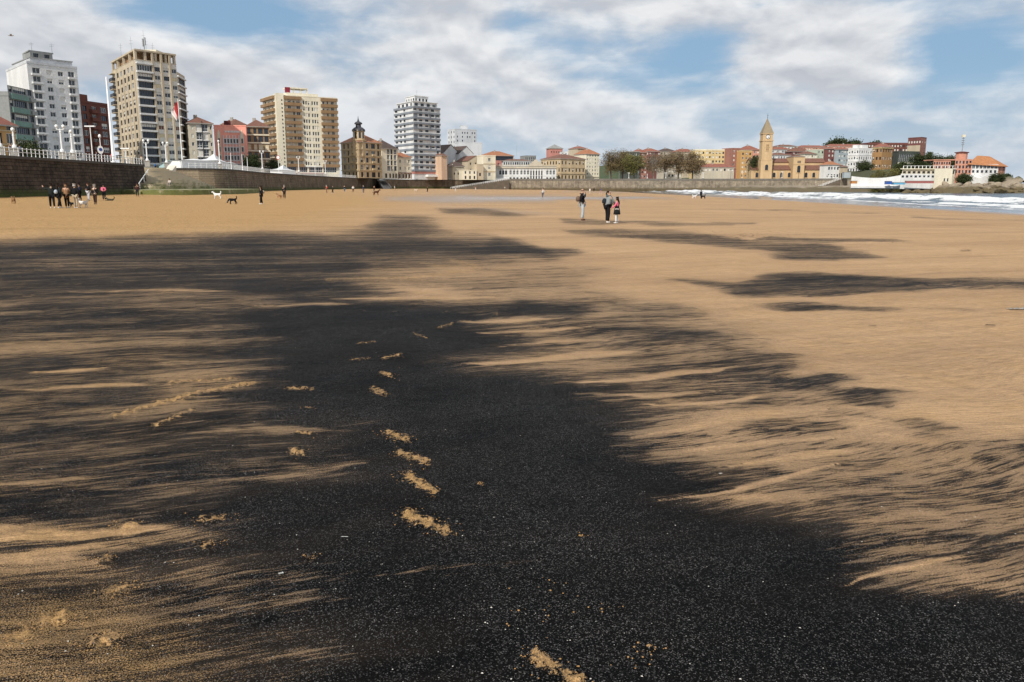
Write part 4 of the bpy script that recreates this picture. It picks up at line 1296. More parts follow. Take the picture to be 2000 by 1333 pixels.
# side wing
a, b_ = q[1], Vector((P(360, 143, 288).x, 288))
wing = Face(a, b_, PROM_Z, P(352, 145, 282).z)
facade(t_, wing, [r for k_ in range(11) for r in grid(wing, 1, [(.55, .72)], 1, 2.1, 3.4 + k_ * dv, 3.4 + (k_ + 1) * dv, kinds='Dg Dg Dh')], W_TAN, name='side_wing')
mb = MB(); nn = Vector((-wing.e.y, wing.e.x)) * 8
mb.quad((b_.x, b_.y, PROM_Z), (b_.x + nn.x, b_.y + nn.y, PROM_Z), (b_.x + nn.x, b_.y + nn.y, PROM_Z + wing.H), (b_.x, b_.y, PROM_Z + wing.H))
mb.quad(wing.pt(0, wing.H), wing.pt(wing.W, wing.H), (b_.x + nn.x, b_.y + nn.y, PROM_Z + wing.H), (a.x + nn.x, a.y + nn.y, PROM_Z + wing.H))
part('side_wing', mb, [W_TAN], t_)
bands(t_, wing, [3.4 + k_ * dv - .2 for k_ in range(12)], 0.4, 0.5, W_WHITE, name='bay_slab')
mb = MB(); fcs[1].box(mb, fcs[1].W * .3, fcs[1].W * .98, 1.3, 2.9, 0, 2.4); part('awning', mb, [mat('turquoise_awning', (0.30, 0.58, 0.60), 0.7, 0.08)], t_)

# --- beige gallery house
def gal_spec(f_):
    r = []
    dv = (f_.H - 3.5) / 5
    for k_ in range(5):
        v0 = 3.4 + k_ * dv
        r += grid(f_, 1, [(.14, .1), (.93, .08)], 1, 1.2, v0, v0 + dv, kinds='gb')
        r += grid(f_, 1, [(.42, .24), (.68, .24)], 1, 2.3, v0, v0 + dv, kinds='gggb')
    return r
t_, fcs, q, z = rects_bld('gallery_house', 'beige house with white glazed gallery and dark red roof', [(368, 240, 277), (414, 240, 281)], W_BEIGE, [gal_spec], ('hip', 2.2, TILE_B), back=10)
f_ = fcs[0]; mb = MB(); f_.box(mb, f_.W * .535, f_.W * .565, 3.0, f_.H + .6, 0, 0.4); part('downpipe', mb, [M_DFRAME], t_)
bands(t_, f_, [3.4 + k_ * (f_.H - 3.5) / 5 - .15 for k_ in range(1, 6)], 0.3, 0.35, W_WHITE, f_.W * .28, f_.W * .82)

# --- coral building with white panels
def coral_spec(f_):
    r = []
    K_ = f_.H / 21.5; dv = 3.6 * K_
    for k_ in range(4):
        v0 = 2.6 * K_ + k_ * dv
        r += grid(f_, 1, [(.33, .06), (.425, .06), (.52, .06), (.615, .06), (.71, .06)], 1, 1.7, v0, v0 + dv, kinds='g')
        r += grid(f_, 1, [(.14, .065), (.86, .065)], 1, 1.8, v0, v0 + dv, kinds='g')
    return r
t_, fcs, q, z = rects_bld('coral_building', 'coral red building with white framed window grid and two pointed panels', [(417, 246, 302), (480, 247, 305)], W_CORAL, [coral_spec], ('flat', 0.35, W_CORAL), back=10)
f_ = fcs[0]; K_ = f_.H / 21.5
for u in (.28, .3775, .4725, .5675, .6625, .76):
    mb = MB(); f_.box(mb, f_.W * u - .14, f_.W * u + .14, 1.6, 17.6 * K_, 0.0, 0.22); part('white_mullion', mb, [W_WHITE], t_)
for v_ in (3.2, 5.3, 6.8, 8.9, 10.4, 12.5, 14.0, 16.1):
    mb = MB(); f_.box(mb, f_.W * .275, f_.W * .765, v_ * K_ - .12, v_ * K_ + .12, 0.0, 0.16); part('white_transom', mb, [W_WHITE], t_)
for uc in (.14, .86):
    mb = MB(); hw = f_.W * .058
    for (v0, v1) in ((2.0, 3.3), (5.4, 6.9), (9.0, 10.5), (12.6, 14.1), (16.2, 17.4)):
        pass
    top = [(uc * f_.W - hw, 1.5), (uc * f_.W - hw * .56, 1.5), (uc * f_.W - hw * .56, 16.3), (uc * f_.W - hw, 17.2)]
    for sg in (-1, 1):
        pts = [(uc * f_.W + sg * hw, 1.5), (uc * f_.W + sg * hw * .6, 1.5), (uc * f_.W + sg * hw * .6, 16.2 * K_), (uc * f_.W + sg * hw, 16.2 * K_)]
        lo = [f_.pt(u, v_, 0.12) for u, v_ in pts]; mb.poly(lo if sg < 0 else lo[::-1])
    mb.poly([f_.pt(uc * f_.W - hw, 16.2 * K_, .12), f_.pt(uc * f_.W + hw, 16.2 * K_, .12), f_.pt(uc * f_.W + hw * .7, 18.4 * K_, .12), f_.pt(uc * f_.W, 20.2 * K_, .12), f_.pt(uc * f_.W - hw * .7, 18.4 * K_, .12)])
    for v_ in (5.6, 9.2, 12.8):
        f_.box(mb, uc * f_.W - hw * .6, uc * f_.W + hw * .6, v_ * K_ - .2, v_ * K_ + .2, 0, .12)
    part('pointed_panel', mb, [W_CREAM], t_)
mb = MB()
u = f_.W * .34
for w_ in (.35, .3, .4, .28, .3, .42, .3, .36, .3, .3):
    f_.box(mb, u, u + w_, f_.H - 2.3, f_.H - 1.6, 0.02, 0.25); u += w_ + .18
part('sign_lettering', mb, [M_WHITE], t_)
mb = MB(); f_.box(mb, f_.W * .32, f_.W * .52, f_.H - .2, f_.H + 1.9, -4, -1); part('roof_hut', mb, [wall_mat('hut', 96, 40, 38)], t_)

# --- beige house with big windows and hip roof
def hipb_spec(f_):
    r = []
    dv = (f_.H - 3.8) / 5
    for k_ in range(5):
        v0 = 3.6 + k_ * dv
        r += grid(f_, 1, [(.12, .14), (.38, .13), (.62, .2), (.87, .17)], 1, 2.0, v0, v0 + dv, kinds=['y', 'Dg', 'y', 'Dg', 'Dg'][k_] + ' ' + ['y', 'Dg', 'y', 'Dg', 'Dg'][k_])
    return r
t_, fcs, q, z = rects_bld('cream_banded_house', 'cream and brown house with dark hip roof beside the coral building', [(480, 247, 316), (525, 247, 319)], W_BROWN, [hipb_spec], ('hip', 2.8, TILE_B), back=13)
f_ = fcs[0]
bands(t_, f_, [3.6 + k_ * (f_.H - 3.8) / 5 - .15 for k_ in range(6)], 0.45, 0.3, W_CREAM)
mb = MB(); f_.box(mb, 0, f_.W, f_.H - 3.2, f_.H - 2.9, 0, 0.2); part('ledge', mb, [W_WHITE], t_)
t_, fcs, q, z = rects_bld('gable_house', 'tan gable wall rising behind the coral building', [(449, 247, 330), (490, 247, 336)], W_TAN, [None], ('hip', 3.2, TILE_B), back=14)

# --- hotel tower with brown balcony bands
def hot_main(f_):
    r = []
    dv = (f_.H - 4.6 - 1.2) / 11
    for k_ in range(11):
        v0 = 4.6 + k_ * dv
        r += grid(f_, 1, [(.22, .05), (.29, .03), (.36, .06)], 1, 1.35, v0 + .7, v0 + dv, kinds='gbhg', drop=.15)
        r += grid(f_, 1, [(.45, .028), (.49, .028), (.53, .028), (.59, .028), (.63, .028), (.67, .028)], 1, 1.5, v0, v0 + dv, kinds='gggbh')
        r += grid(f_, 1, [(.77, .035), (.84, .025), (.92, .05)], 1, 1.35, v0 + .7, v0 + dv, kinds='ghbg')
    r += grid(f_, 1, [(.2, .16), (.4, .12), (.6, .22), (.84, .22)], 1, 2.2, 2.0, 4.6, kinds='g')
    return r
def hot_side(f_):
    dv = (f_.H - 4.6 - 1.2) / 11
    return [r for k_ in range(11) for r in grid(f_, 1, [(.22, .12), (.5, .12), (.78, .12)], 1, 1.5, 4.6 + k_ * dv + .6, 4.6 + (k_ + 1) * dv, kinds='ghb')]
t_, fcs, q, z = rects_bld('hotel_tower', 'hotel tower with brown balcony bands and a white centre strip', [(512, 183, 363), (537, 186, 348), (658, 196, 362)], W_CREAM, [hot_side, hot_main], ('flat', 0.3, W_CREAM), zi=1)
f_ = fcs[1]; dv = (f_.H - 5.8) / 11
for k_ in range(12):
    for (u0, u1) in ((.135, .405), (.725, 1.0)):
        mb = MB(); f_.box(mb, f_.W * u0, f_.W * u1, 4.6 + k_ * dv - .15, 4.6 + k_ * dv + 1.05, 0.0, 0.95); part('balcony', mb, [W_BROWN], t_)
    mb = MB(); fcs[0].box(mb, -0.3, fcs[0].W * .96, 4.6 + k_ * dv - .15, 4.6 + k_ * dv + 1.05, 0.0, 0.95); part('balcony', mb, [W_BROWN], t_)
mb = MB(); f_.box(mb, f_.W * .0 + .02, f_.W * .125, 2.0, f_.H + .8, 0.0, 0.7); part('white_strip', mb, [W_CREAM], t_)
mb = MB(); f_.box(mb, f_.W * .42, f_.W * .71, 4.4, 4.75, 0.0, 0.5); part('ledge', mb, [W_WHITE], t_)
for k_ in range(19):
    mb = MB(); vv = f_.H - 2.2 - k_ * 1.55
    f_.box(mb, f_.W * .085, f_.W * .10, vv, vv + .6, 0.7, 0.8); part('sign_letter', mb, [M_DFRAME], t_)
mb = MB(); f_.box(mb, 0.3, f_.W * .72, 1.6, 1.95, 0.0, 1.6); part('canopy', mb, [W_PINK], t_)
mb = MB(); f_.box(mb, f_.W * .22, f_.W * .55, f_.H + 3.2, f_.H + 3.7, -8, -2); part('terrace_roof', mb, [W_CREAM], t_)
for u in (.23, .33, .44, .54):
    mb = MB(); f_.box(mb, f_.W * u - .2, f_.W * u + .2, f_.H + .3, f_.H + 3.2, -3, -2.4); part('column', mb, [W_CREAM], t_)
mb = MB(); f_.box(mb, f_.W * .2, f_.W * .7, f_.H + .3, f_.H + 1.4, -7.5, -1.0); part('terrace_wall', mb, [W_CREAM], t_)
mb = MB(); f_.box(mb, f_.W * .18, f_.W * .26, f_.H + 1.4, f_.H + 3.6, -1.9, -1.6); part('red_sign', mb, [mat('red_sign', (0.22, 0.02, 0.04), 0.5, 0.1)], t_)

# --- ornate tan building with cupola
def orn_spec(cols):
    def fn(f_):
        r = []
        dv = (f_.H - 3.4) / 4
        r += grid(f_, 1, cols, 1, 2.2, 0.2, 3.2, kinds='D Dg'.replace('D ', 'x ')) if False else [(a, b2, .4, 2.6, 'x') for (a, b2, *_r) in grid(f_, 1, cols, 1, 2.2, 0.2, 3.2)]
        for k_ in range(4):
            v0 = 3.3 + k_ * dv
            r += grid(f_, 1, cols, 1, 2.1, v0, v0 + dv, kinds='Dg Dg g Dh')
        return r
    return fn
t_, fcs, q, z = rects_bld('ornate_corner_building', 'ornate tan stone building with orange roof and dark onion cupola', [(666, 282, 384), (699, 277, 371), (744, 280, 384)], W_TAN2,
    [orn_spec([(.18, .09), (.42, .09), (.66, .09), (.86, .09)]), orn_spec([(.14, .09), (.38, .1), (.64, .16), (.87, .09)])], ('hip', 4.2, TILE_O), zi=1)
for f_ in fcs:
    dv = (f_.H - 3.4) / 4
    bands(t_, f_, [3.2, 3.3 + 3 * dv - .2], 0.4, 0.45, W_TAN2)
    bands(t_, f_, [3.3 + dv - .15, 3.3 + 2 * dv - .15, f_.H - .5], 0.25, 0.3, W_TAN2)
    for k_ in range(5):
        mb = MB(); u = f_.W * (0.03 + .235 * k_); f_.box(mb, u - .2, u + .2, 3.3, f_.H, 0, .2); part('pilaster', mb, [W_TAN2], t_)
    for k_ in (0, 1, 2):
        mb = MB(); f_.box(mb, f_.W * .56, f_.W * .72, 3.3 + k_ * dv + .2, 3.3 + k_ * dv + 1.1, 0, .8); part('balcony', mb, [W_TAN2], t_)
c = q[0].lerp(q[2], .16)
mb = MB(); mb.lathe([(3.0, z - 6), (3.0, z + .5), (3.3, z + .6), (3.3, z + 1.0), (2.6, z + 1.1), (2.6, z + 4.6), (2.9, z + 4.8), (2.9, z + 5.1)], c.x, c.y, 8); part('turret', mb, [W_TAN2], t_)
for k_ in range(8):
    an = 2 * math.pi * (k_ + .5) / 8
    mb = MB(); x, y = c.x + 2.42 * math.cos(an), c.y + 2.42 * math.sin(an)
    dx_, dy_ = math.cos(an), math.sin(an)
    mb.poly([(x - dy_ * .5, y + dx_ * .5, z + 1.6), (x + dy_ * .5, y - dx_ * .5, z + 1.6), (x + dy_ * .5, y - dx_ * .5, z + 4), (x, y, z + 4.4), (x - dy_ * .5, y + dx_ * .5, z + 4)])
    part('turret_window', mb, [M_GLASS2], t_)
mb = MB(); mb.lathe([(3.0, z + 4.6), (2.9, z + 5.4), (2.0, z + 6.2), (1.25, z + 6.5), (1.15, z + 7.6), (1.7, z + 7.7), (1.8, z + 8.1), (1.3, z + 8.6), (.6, z + 8.9), (.35, z + 9.4), (.14, z + 10.4), (.05, z + 11.3)], c.x, c.y, 10); part('cupola', mb, [mat('slate', (0.05, 0.05, 0.06), 0.6, 0.2)], t_)

# --- narrow gallery house, small house
def nar_spec(f_):
    r = []
    dv = (f_.H - 3.6) / 4
    for k_ in range(4):
        v0 = 3.5 + k_ * dv
        r += grid(f_, 1, [(.42, .17), (.62, .13), (.85, .17)], 1, 2.3, v0, v0 + dv, kinds='g g Dg')
    return r + [(a, b2, .3, 2.4, 'x') for (a, b2, *_r) in grid(f_, 1, [(.25, .12), (.5, .1), (.7, .1), (.88, .1)], 1, 2, 0, 3)]
t_, fcs, q, z = rects_bld('narrow_gallery_house', 'narrow house with tall white glazed galleries and brown mansard roof', [(745, 290, 397), (776, 290, 405)], W_CREAM, [nar_spec], ('hip', 4.2, TILE_D), back=12)
t_, fcs, q, z = rects_bld('small_tiled_house', 'small cream house with bright orange tiled roof below the grey tower', [(777, 307, 408), (803, 307, 414)], W_CREAM,
    [lambda f_: grid(f_, 2, 3, 0.9, 1.6, 3.3, f_.H - .3, kinds='ghgb') + [(a, b2, .3, 2.3, 'x') for (a, b2, *_r) in grid(f_, 1, 4, 1.0, 2, 0, 3)]], ('hip', 2.6, TILE_O), back=8)
mb = MB(); f_ = fcs[0]
for u in (.0, .24, .49, .74, .97):
    f_.box(mb, f_.W * u, f_.W * u + .3, 0, 2.9, 0, .12)
f_.box(mb, 0, f_.W, 2.6, 3.0, 0, .15); part('red_plinth', mb, [W_MAROON], t_)

# --- grey and white tower
def gt(cols, kinds):
    def fn(f_):
        dv = (f_.H - 5.0) / 12
        return [r for k_ in range(12) for r in grid(f_, 1, cols, 1, dv * .58, 5.0 + k_ * dv + dv * .36, 5.0 + (k_ + 1) * dv, kinds=kinds, drop=.12)]
    return fn
t_, fcs, q, z = rects_bld('grey_white_tower', 'white tower with slate grey horizontal bands and stepped roof terraces', [(770, 211, 482), (806, 209, 462), (859, 211, 477)], [W_WHITE, W_WHITE],
    [gt([(.10, .14), (.34, .1), (.55, .1)], 'Dg Dg Dh'), gt([(.08, .12), (.28, .12), (.50, .12), (.72, .12), (.92, .12)], 'Dg Dg g Dh')], ('flat', 0.4, W_WHITE), zi=1)
for f_ in fcs:
    dv = (f_.H - 5.0) / 12
    for k_ in range(13):
        mb = MB(); f_.box(mb, 0.0, f_.W, 5.0 + k_ * dv - .5, 5.0 + k_ * dv + .55, 0.0, 0.4 if k_ % 3 else 0.55); part('grey_band', mb, [W_SLATE], t_)
    mb = MB(); f_.box(mb, 0.0, f_.W, 3.2, 4.4, 0.0, 0.3); part('ledge', mb, [W_PINK], t_)
f_ = fcs[1]
for k_ in range(0, 12, 2):
    dv = (f_.H - 5.0) / 12
    for u in ((.02, .16), (.60, .66), (.82, .86)):
        mb = MB(); f_.box(mb, f_.W * u[0], f_.W * u[1], 5.5 + k_ * dv, 4.5 + (k_ + 1) * dv, 0.0, 0.06); part('grey_panel', mb, [W_SLATE], t_)
c = (q[0] + q[2]) / 2
for (lf, z0_, z1_, nm) in ((.12, .4, 3.0, 'terrace_storey'), (.5, 3.0, 6.6, 'roof_storey')):
    qq = [Vector(p).lerp(c, lf) for p in q]
    fa, fb = Face(qq[3], qq[0], z + z0_, z + z1_), Face(qq[0], qq[1], z + z0_, z + z1_)
    for fc in (fa, fb):
        facade(t_, fc, grid(fc, 1, 4, fc.W * .14, 1.5, .3, z1_ - z0_ - .4, kinds='Dg Dg g'), W_WHITE, name=nm)
    mb = MB()
    for a, b_ in ((qq[1], qq[2]), (qq[2], qq[3])):
        mb.quad((a.x, a.y, z + z0_), (b_.x, b_.y, z + z0_), (b_.x, b_.y, z + z1_), (a.x, a.y, z + z1_))
    mb.prism([tuple(p.lerp(c, -.06)) for p in qq], z + z1_, z + z1_ + .35); part(nm, mb, [W_WHITE], t_)
antenna(t_, c.x, c.y, z + 6.9, 4.0)
mb = MB(); fcs[1].box(mb, fcs[1].W * .42, fcs[1].W * .86, 1.6, 2.8, 0, 2.2); part('awning', mb, [M_WHITE], t_)

# --- behind: plain flanks and the perforated white hotel
def gable_house(name, label, c0, c1, apex, wm, tm, back=16, z0=PROM_Z, rects=None, cat='house'):
    a, b_ = P(*c0), P(*c1); ap = P((c0[0] + c1[0]) / 2 if len(apex) == 1 else apex[1], apex[0], (c0[2] + c1[2]) / 2).z
    ze = a.z
    p0, p1 = Vector((a.x, a.y)), Vector((b_.x, b_.y))
    t_ = thing(name, label, cat, ((a.x + b_.x) / 2, (a.y + b_.y) / 2, z0))
    fc = Face(p0, p1, z0, ze)
    facade(t_, fc, rects(fc) if rects else [], wm)
    mid = (p0 + p1) / 2; n = -fc.n * back
    mb = MB()
    mb.tri((p0.x, p0.y, ze), (p1.x, p1.y, ze), (mid.x, mid.y, ap))
    for s_ in (p0, p1):
        mb.quad((s_.x, s_.y, z0), (s_.x + n.x, s_.y + n.y, z0), (s_.x + n.x, s_.y + n.y, ze), (s_.x, s_.y, ze))
    part('gable', mb, [wm], t_)
    o = -n.normalized() * .25
    for nm, s_, sg in (('roof', p0, -1), ('roof', p1, 1)):
        ov = fc.e * sg * .4; mb = MB()
        lo = Vector((s_.x + ov.x, s_.y + ov.y, ze - .3)); hi = Vector((mid.x, mid.y, ap + .05))
        P0 = [(lo.x + o.x, lo.y + o.y, lo.z), (hi.x + o.x, hi.y + o.y, hi.z), (hi.x + n.x, hi.y + n.y, hi.z), (lo.x + n.x, lo.y + n.y, lo.z)]
        mb.hexa(P0 + [(x, y, zz + .18) for x, y, zz in P0]); part(nm, mb, [tm], t_)
    return t_, fc
rects_bld('salmon_flank_house', 'narrow salmon wall just right of the grey tower', [(862, 304, 470), (873, 304, 473)], wall_mat('peach', 222, 182, 146), [None], ('hip', 1.2, TILE_B), back=8)
gable_house('white_gable_house', 'blank white gable wall with low pitched roof, left of the pair', (866, 299, 505), (896, 299, 512), (283,), W_WHITE, TILE_D)
gable_house('white_gable_house', 'blank white gable wall in front of the perforated hotel, right of the pair', (897, 300, 508), (924, 300, 514), (286,), W_WHITE, TILE_D)
def perf(f_):
    r = []
    for k_ in range(9):
        for j in range(8):
            if random.random() < .55:
                u = f_.W * (.08 + .115 * j); v_ = f_.H - 3.0 - k_ * 2.9
                r.append((u, u + .9, v_, v_ + 1.4, 'Dg'))
    return r
rects_bld('perforated_white_hotel', 'distant white building with scattered small dark windows', [(874, 254, 640), (889, 253, 628), (931, 255, 638)], [W_PALE, W_PALE],
    [lambda f_: grid(f_, 10, 3, 1.3, 1.7, 2, f_.H, kinds='Dg Dg'), perf], ('flat', 0.5, W_PALE), zi=1)
t_, fcs, q, z = rects_bld('white_annex', 'plain pale block below and right of the perforated hotel', [(897, 279, 612), (942, 279, 618)], W_PALE, [None], ('flat', 0.4, W_PALE))
rects_bld('white_lift_house', 'small pale box on top of the distant perforated hotel', [(900, 246, 642), (913, 246, 643)], W_PALE, [None], ('flat', 0.3, W_PALE), z0=P(900, 254, 642).z, back=6)

# --- low houses before the pavilion
gable_house('tan_gable_house', 'tan stucco house with shallow gable left of the yellow tower house', (914, 314, 492), (944, 314, 497), (305,), W_TAN, TILE_B, rects=lambda f_: grid(f_, 2, 3, .9, 1.3, 4, f_.H, kinds='Dg Dg'))
rects_bld('low_stucco_house', 'low tan stucco house with small brown roof', [(884, 325, 480), (906, 325, 484)], W_BEIGE, [lambda f_: grid(f_, 1, 3, .9, 1.2, 2, 5, kinds='Dg Dg')], ('hip', 3.0, TILE_D), back=9)
rects_bld('cream_cottage', 'low cream cottage with three white windows', [(905, 333, 474), (931, 333, 478)], W_CREAM, [lambda f_: grid(f_, 1, 3, 1.1, 1.6, 3.0, f_.H - .2, kinds='g') + [(a, b2, .4, 2.2, 'x') for (a, b2, *_r) in grid(f_, 1, 3, 1.1, 1.6, 0, 3)]], ('flat', 0.3, W_CREAM), back=6, cat='house')
rects_bld('tan_annex', 'tan wall between the cream cottage and the yellow tower house', [(931, 322, 479), (944, 322, 481)], W_TAN, [lambda f_: grid(f_, 1, 1, 1.2, 1.8, 1, 5, kinds='Dg Dg')], ('flat', 0.3, W_TAN), back=6, cat='house')
t_, fcs, q, z = rects_bld('yellow_tower_house', 'narrow pale yellow three storey house beside the white pavilion', [(944, 305, 484), (968, 305, 488)], W_CREAM, [lambda f_: grid(f_, 3, [(.5, .2)], 1, 2.0, 1.0, f_.H, kinds='gh')], ('flat', 0.5, W_CREAM), back=8, cat='house')
bands(t_, fcs[0], [4.6, 9.0], 0.3, 0.2, W_TAN2)
t_, fcs, q, z = rects_bld('glass_band_building', 'pink building with black glass band under an orange tiled roof', [(952, 304, 528), (1003, 304, 536)], W_PINK, [lambda f_: [(f_.W * .3, f_.W * .98, f_.H - 3.0, f_.H - .4, 'Dg')] + grid(f_, 2, 6, .9, 1.5, 4, f_.H - 3.4, kinds='Dg Dg')], ('hip', 3.0, TILE_O), back=14)
antenna(t_, q[1].x + 2, q[1].y + 5, z, 7, 1)
# --- white pavilion with arcades
def pav_spec(f_):
    r = []
    for u in (.05, .10, .145, .22, .28, .335, .40, .455, .51):
        r.append((f_.W * u, f_.W * (u + .036), 3.2, 6.2, 'Dg' if u < .2 else 'g'))
    for u in (.565, .61, .655, .70, .745):
        r.append((f_.W * u, f_.W * (u + .022), 0.3, 6.2, 'x'))
    for u in (.83, .885, .94):
        r.append((f_.W * u, f_.W * (u + .036), 3.2, 6.2, 'g'))
    for u in (.22, .28, .335, .40, .455, .51, .83, .885, .94):
        r.append((f_.W * u, f_.W * (u + .034), 0.3, 1.6, 'x'))
    return r
t_, fcs, q, z = rects_bld('white_pavilion', 'long white arcaded pavilion with a central pediment above the ramp', [(969, 326, 497), (1087, 327, 500)], W_WHITE, [pav_spec], ('flat', 0.3, M_CONC), back=10)
f_ = fcs[0]
bands(t_, f_, [f_.H - .9], 0.9, 0.6, W_BEIGE, name='cornice'); bands(t_, f_, [2.4], 0.25, 0.2, W_WHITE)
for k_ in range(60):
    if .54 < k_ / 60 < .76: continue
    mb = MB(); u = f_.W * (k_ + .5) / 60; f_.box(mb, u - .12, u + .12, f_.H + .3, f_.H + .95, 0.1, .35); part('baluster', mb, [W_BEIGE], t_)
for (ua, ub) in ((0, .545), (.77, 1)):
    mb = MB(); f_.box(mb, f_.W * ua, f_.W * ub, f_.H + .95, f_.H + 1.15, 0.05, .4); part('balustrade_rail', mb, [W_BEIGE], t_)
for u, ww in [(a, .036) for a in (.05, .10, .145, .22, .28, .335, .40, .455, .51, .83, .885, .94)] + [(a, .022) for a in (.565, .61, .655, .70, .745)]:
    mb = MB(); uc = f_.W * (u + ww / 2); hw = f_.W * ww / 2
    ring_o = [f_.pt(uc + (hw + .25) * math.cos(a), 5.2 + (hw + .25) * math.sin(a) * .8, .12) for a in np.linspace(0, math.pi, 9)]
    ring_i = [f_.pt(uc + hw * .92 * math.cos(a), 5.2 + hw * .8 * math.sin(a), .12) for a in np.linspace(0, math.pi, 9)]
    for a in range(8):
        mb.quad(ring_o[a], ring_o[a + 1], ring_i[a + 1], ring_i[a])
    for sg in (-1, 1):
        mb.poly([f_.pt(uc + sg * hw, 5.2, .06), f_.pt(uc + sg * hw, 6.25, .06), f_.pt(uc + sg * hw * .25, 6.25, .06), f_.pt(uc + sg * hw * .7, 5.8, .06)][::sg])
    part('arch', mb, [W_WHITE], t_)
mb = MB(); u0, u1 = f_.W * .545, f_.W * .77; um = (u0 + u1) / 2
A0 = [f_.pt(u0, f_.H + .2, .7), f_.pt(u1, f_.H + .2, .7), f_.pt(u1, f_.H + 1.2, .7), f_.pt(um, f_.H + 4.4, .7), f_.pt(u0, f_.H + 1.2, .7)]
A1 = [(x - f_.n.x * 3, y - f_.n.y * 3, zz) for x, y, zz in A0]
mb.poly(A0); mb.poly(A1[::-1])
for a in range(5):
    mb.quad(A0[a], A1[a], A1[(a + 1) % 5], A0[(a + 1) % 5])
part('pediment', mb, [W_BEIGE], t_)
t_, fcs, q, z = rects_bld('white_upper_hall', 'white upper storey set back behind the arcaded pavilion', [(983, 314, 516), (1035, 314, 518)], W_WHITE, [lambda f_: grid(f_, 1, 12, 1.0, 1.8, f_.H - 3.2, f_.H - .3, kinds='Dg g')], ('hip', 1.0, TILE_B), back=9)
rects_bld('grey_glass_hall', 'low grey glass and metal hall behind the pediment', [(1026, 305, 545), (1047, 305, 547)], W_GREY, [lambda f_: grid(f_, 1, 6, .8, 2.6, f_.H - 4, f_.H, kinds='g')], ('flat', 0.3, M_METAL))
rects_bld('pink_tower_house', 'pinkish red square tower with pointed roof above the tan palace', [(1075, 290, 640), (1099, 290, 643)], W_PINK, [lambda f_: grid(f_, 1, 5, .8, 1.1, f_.H - 4.5, f_.H - 1, kinds='x') ], ('pyr', 3.2, W_GREY), back=9, cat='tower')

# --- tan palace and cream block
def pal(cols):
    def fn(f_):
        r = [(a, b2, .3, 3.0, 'x') for (a, b2, *_r) in grid(f_, 1, cols, 1.2, 2, 0, 4)]
        return r + grid(f_, 2, cols, 1.1, 2.0, 4.0, f_.H - .3, kinds='Dg Dg Dh')
    return fn
t_, fcs, q, z = rects_bld('tan_palace', 'long tan palace with three rows of windows and a low brown roof', [(1056, 312, 528), (1095, 310, 514), (1143, 312, 526)], W_TAN2, [pal(7), pal(7)], ('hip', 3.2, TILE_B), zi=1)
for f_ in fcs:
    bands(t_, f_, [3.9, f_.H - .5], 0.4, 0.4, W_TAN2, name='cornice'); bands(t_, f_, [7.6], .2, .2, W_TAN2)
t_, fcs, q, z = rects_bld('cream_apartment_block', 'cream apartment block with orange attic right of the tan palace', [(1145, 301, 536), (1171, 302, 541)], W_CREAM, [lambda f_: grid(f_, 6, 5, .8, 1.1, 3, f_.H, kinds='ghbDg'.replace('D', ''))], ('hip', 3.4, TILE_O), back=14)
bands(t_, fcs[0], [f_.H * .16], .3, .4, W_BEIGE)
rects_bld('tan_gable_block', 'taller tan block rising behind the cream apartment block', [(1128, 290, 552), (1146, 290, 555)], W_TAN, [lambda f_: grid(f_, 1, 4, .8, 1.2, f_.H - 6, f_.H - 3, kinds='Dg Dg')], ('hip', 1.5, TILE_R), back=12)
rects_bld('white_roof_block', 'small white block between the pink tower and the tan block', [(1103, 297, 600), (1124, 297, 602)], W_WHITE, [lambda f_: grid(f_, 2, 4, .9, 1.2, f_.H - 6, f_.H, kinds='gh')], ('flat', .3, W_WHITE))

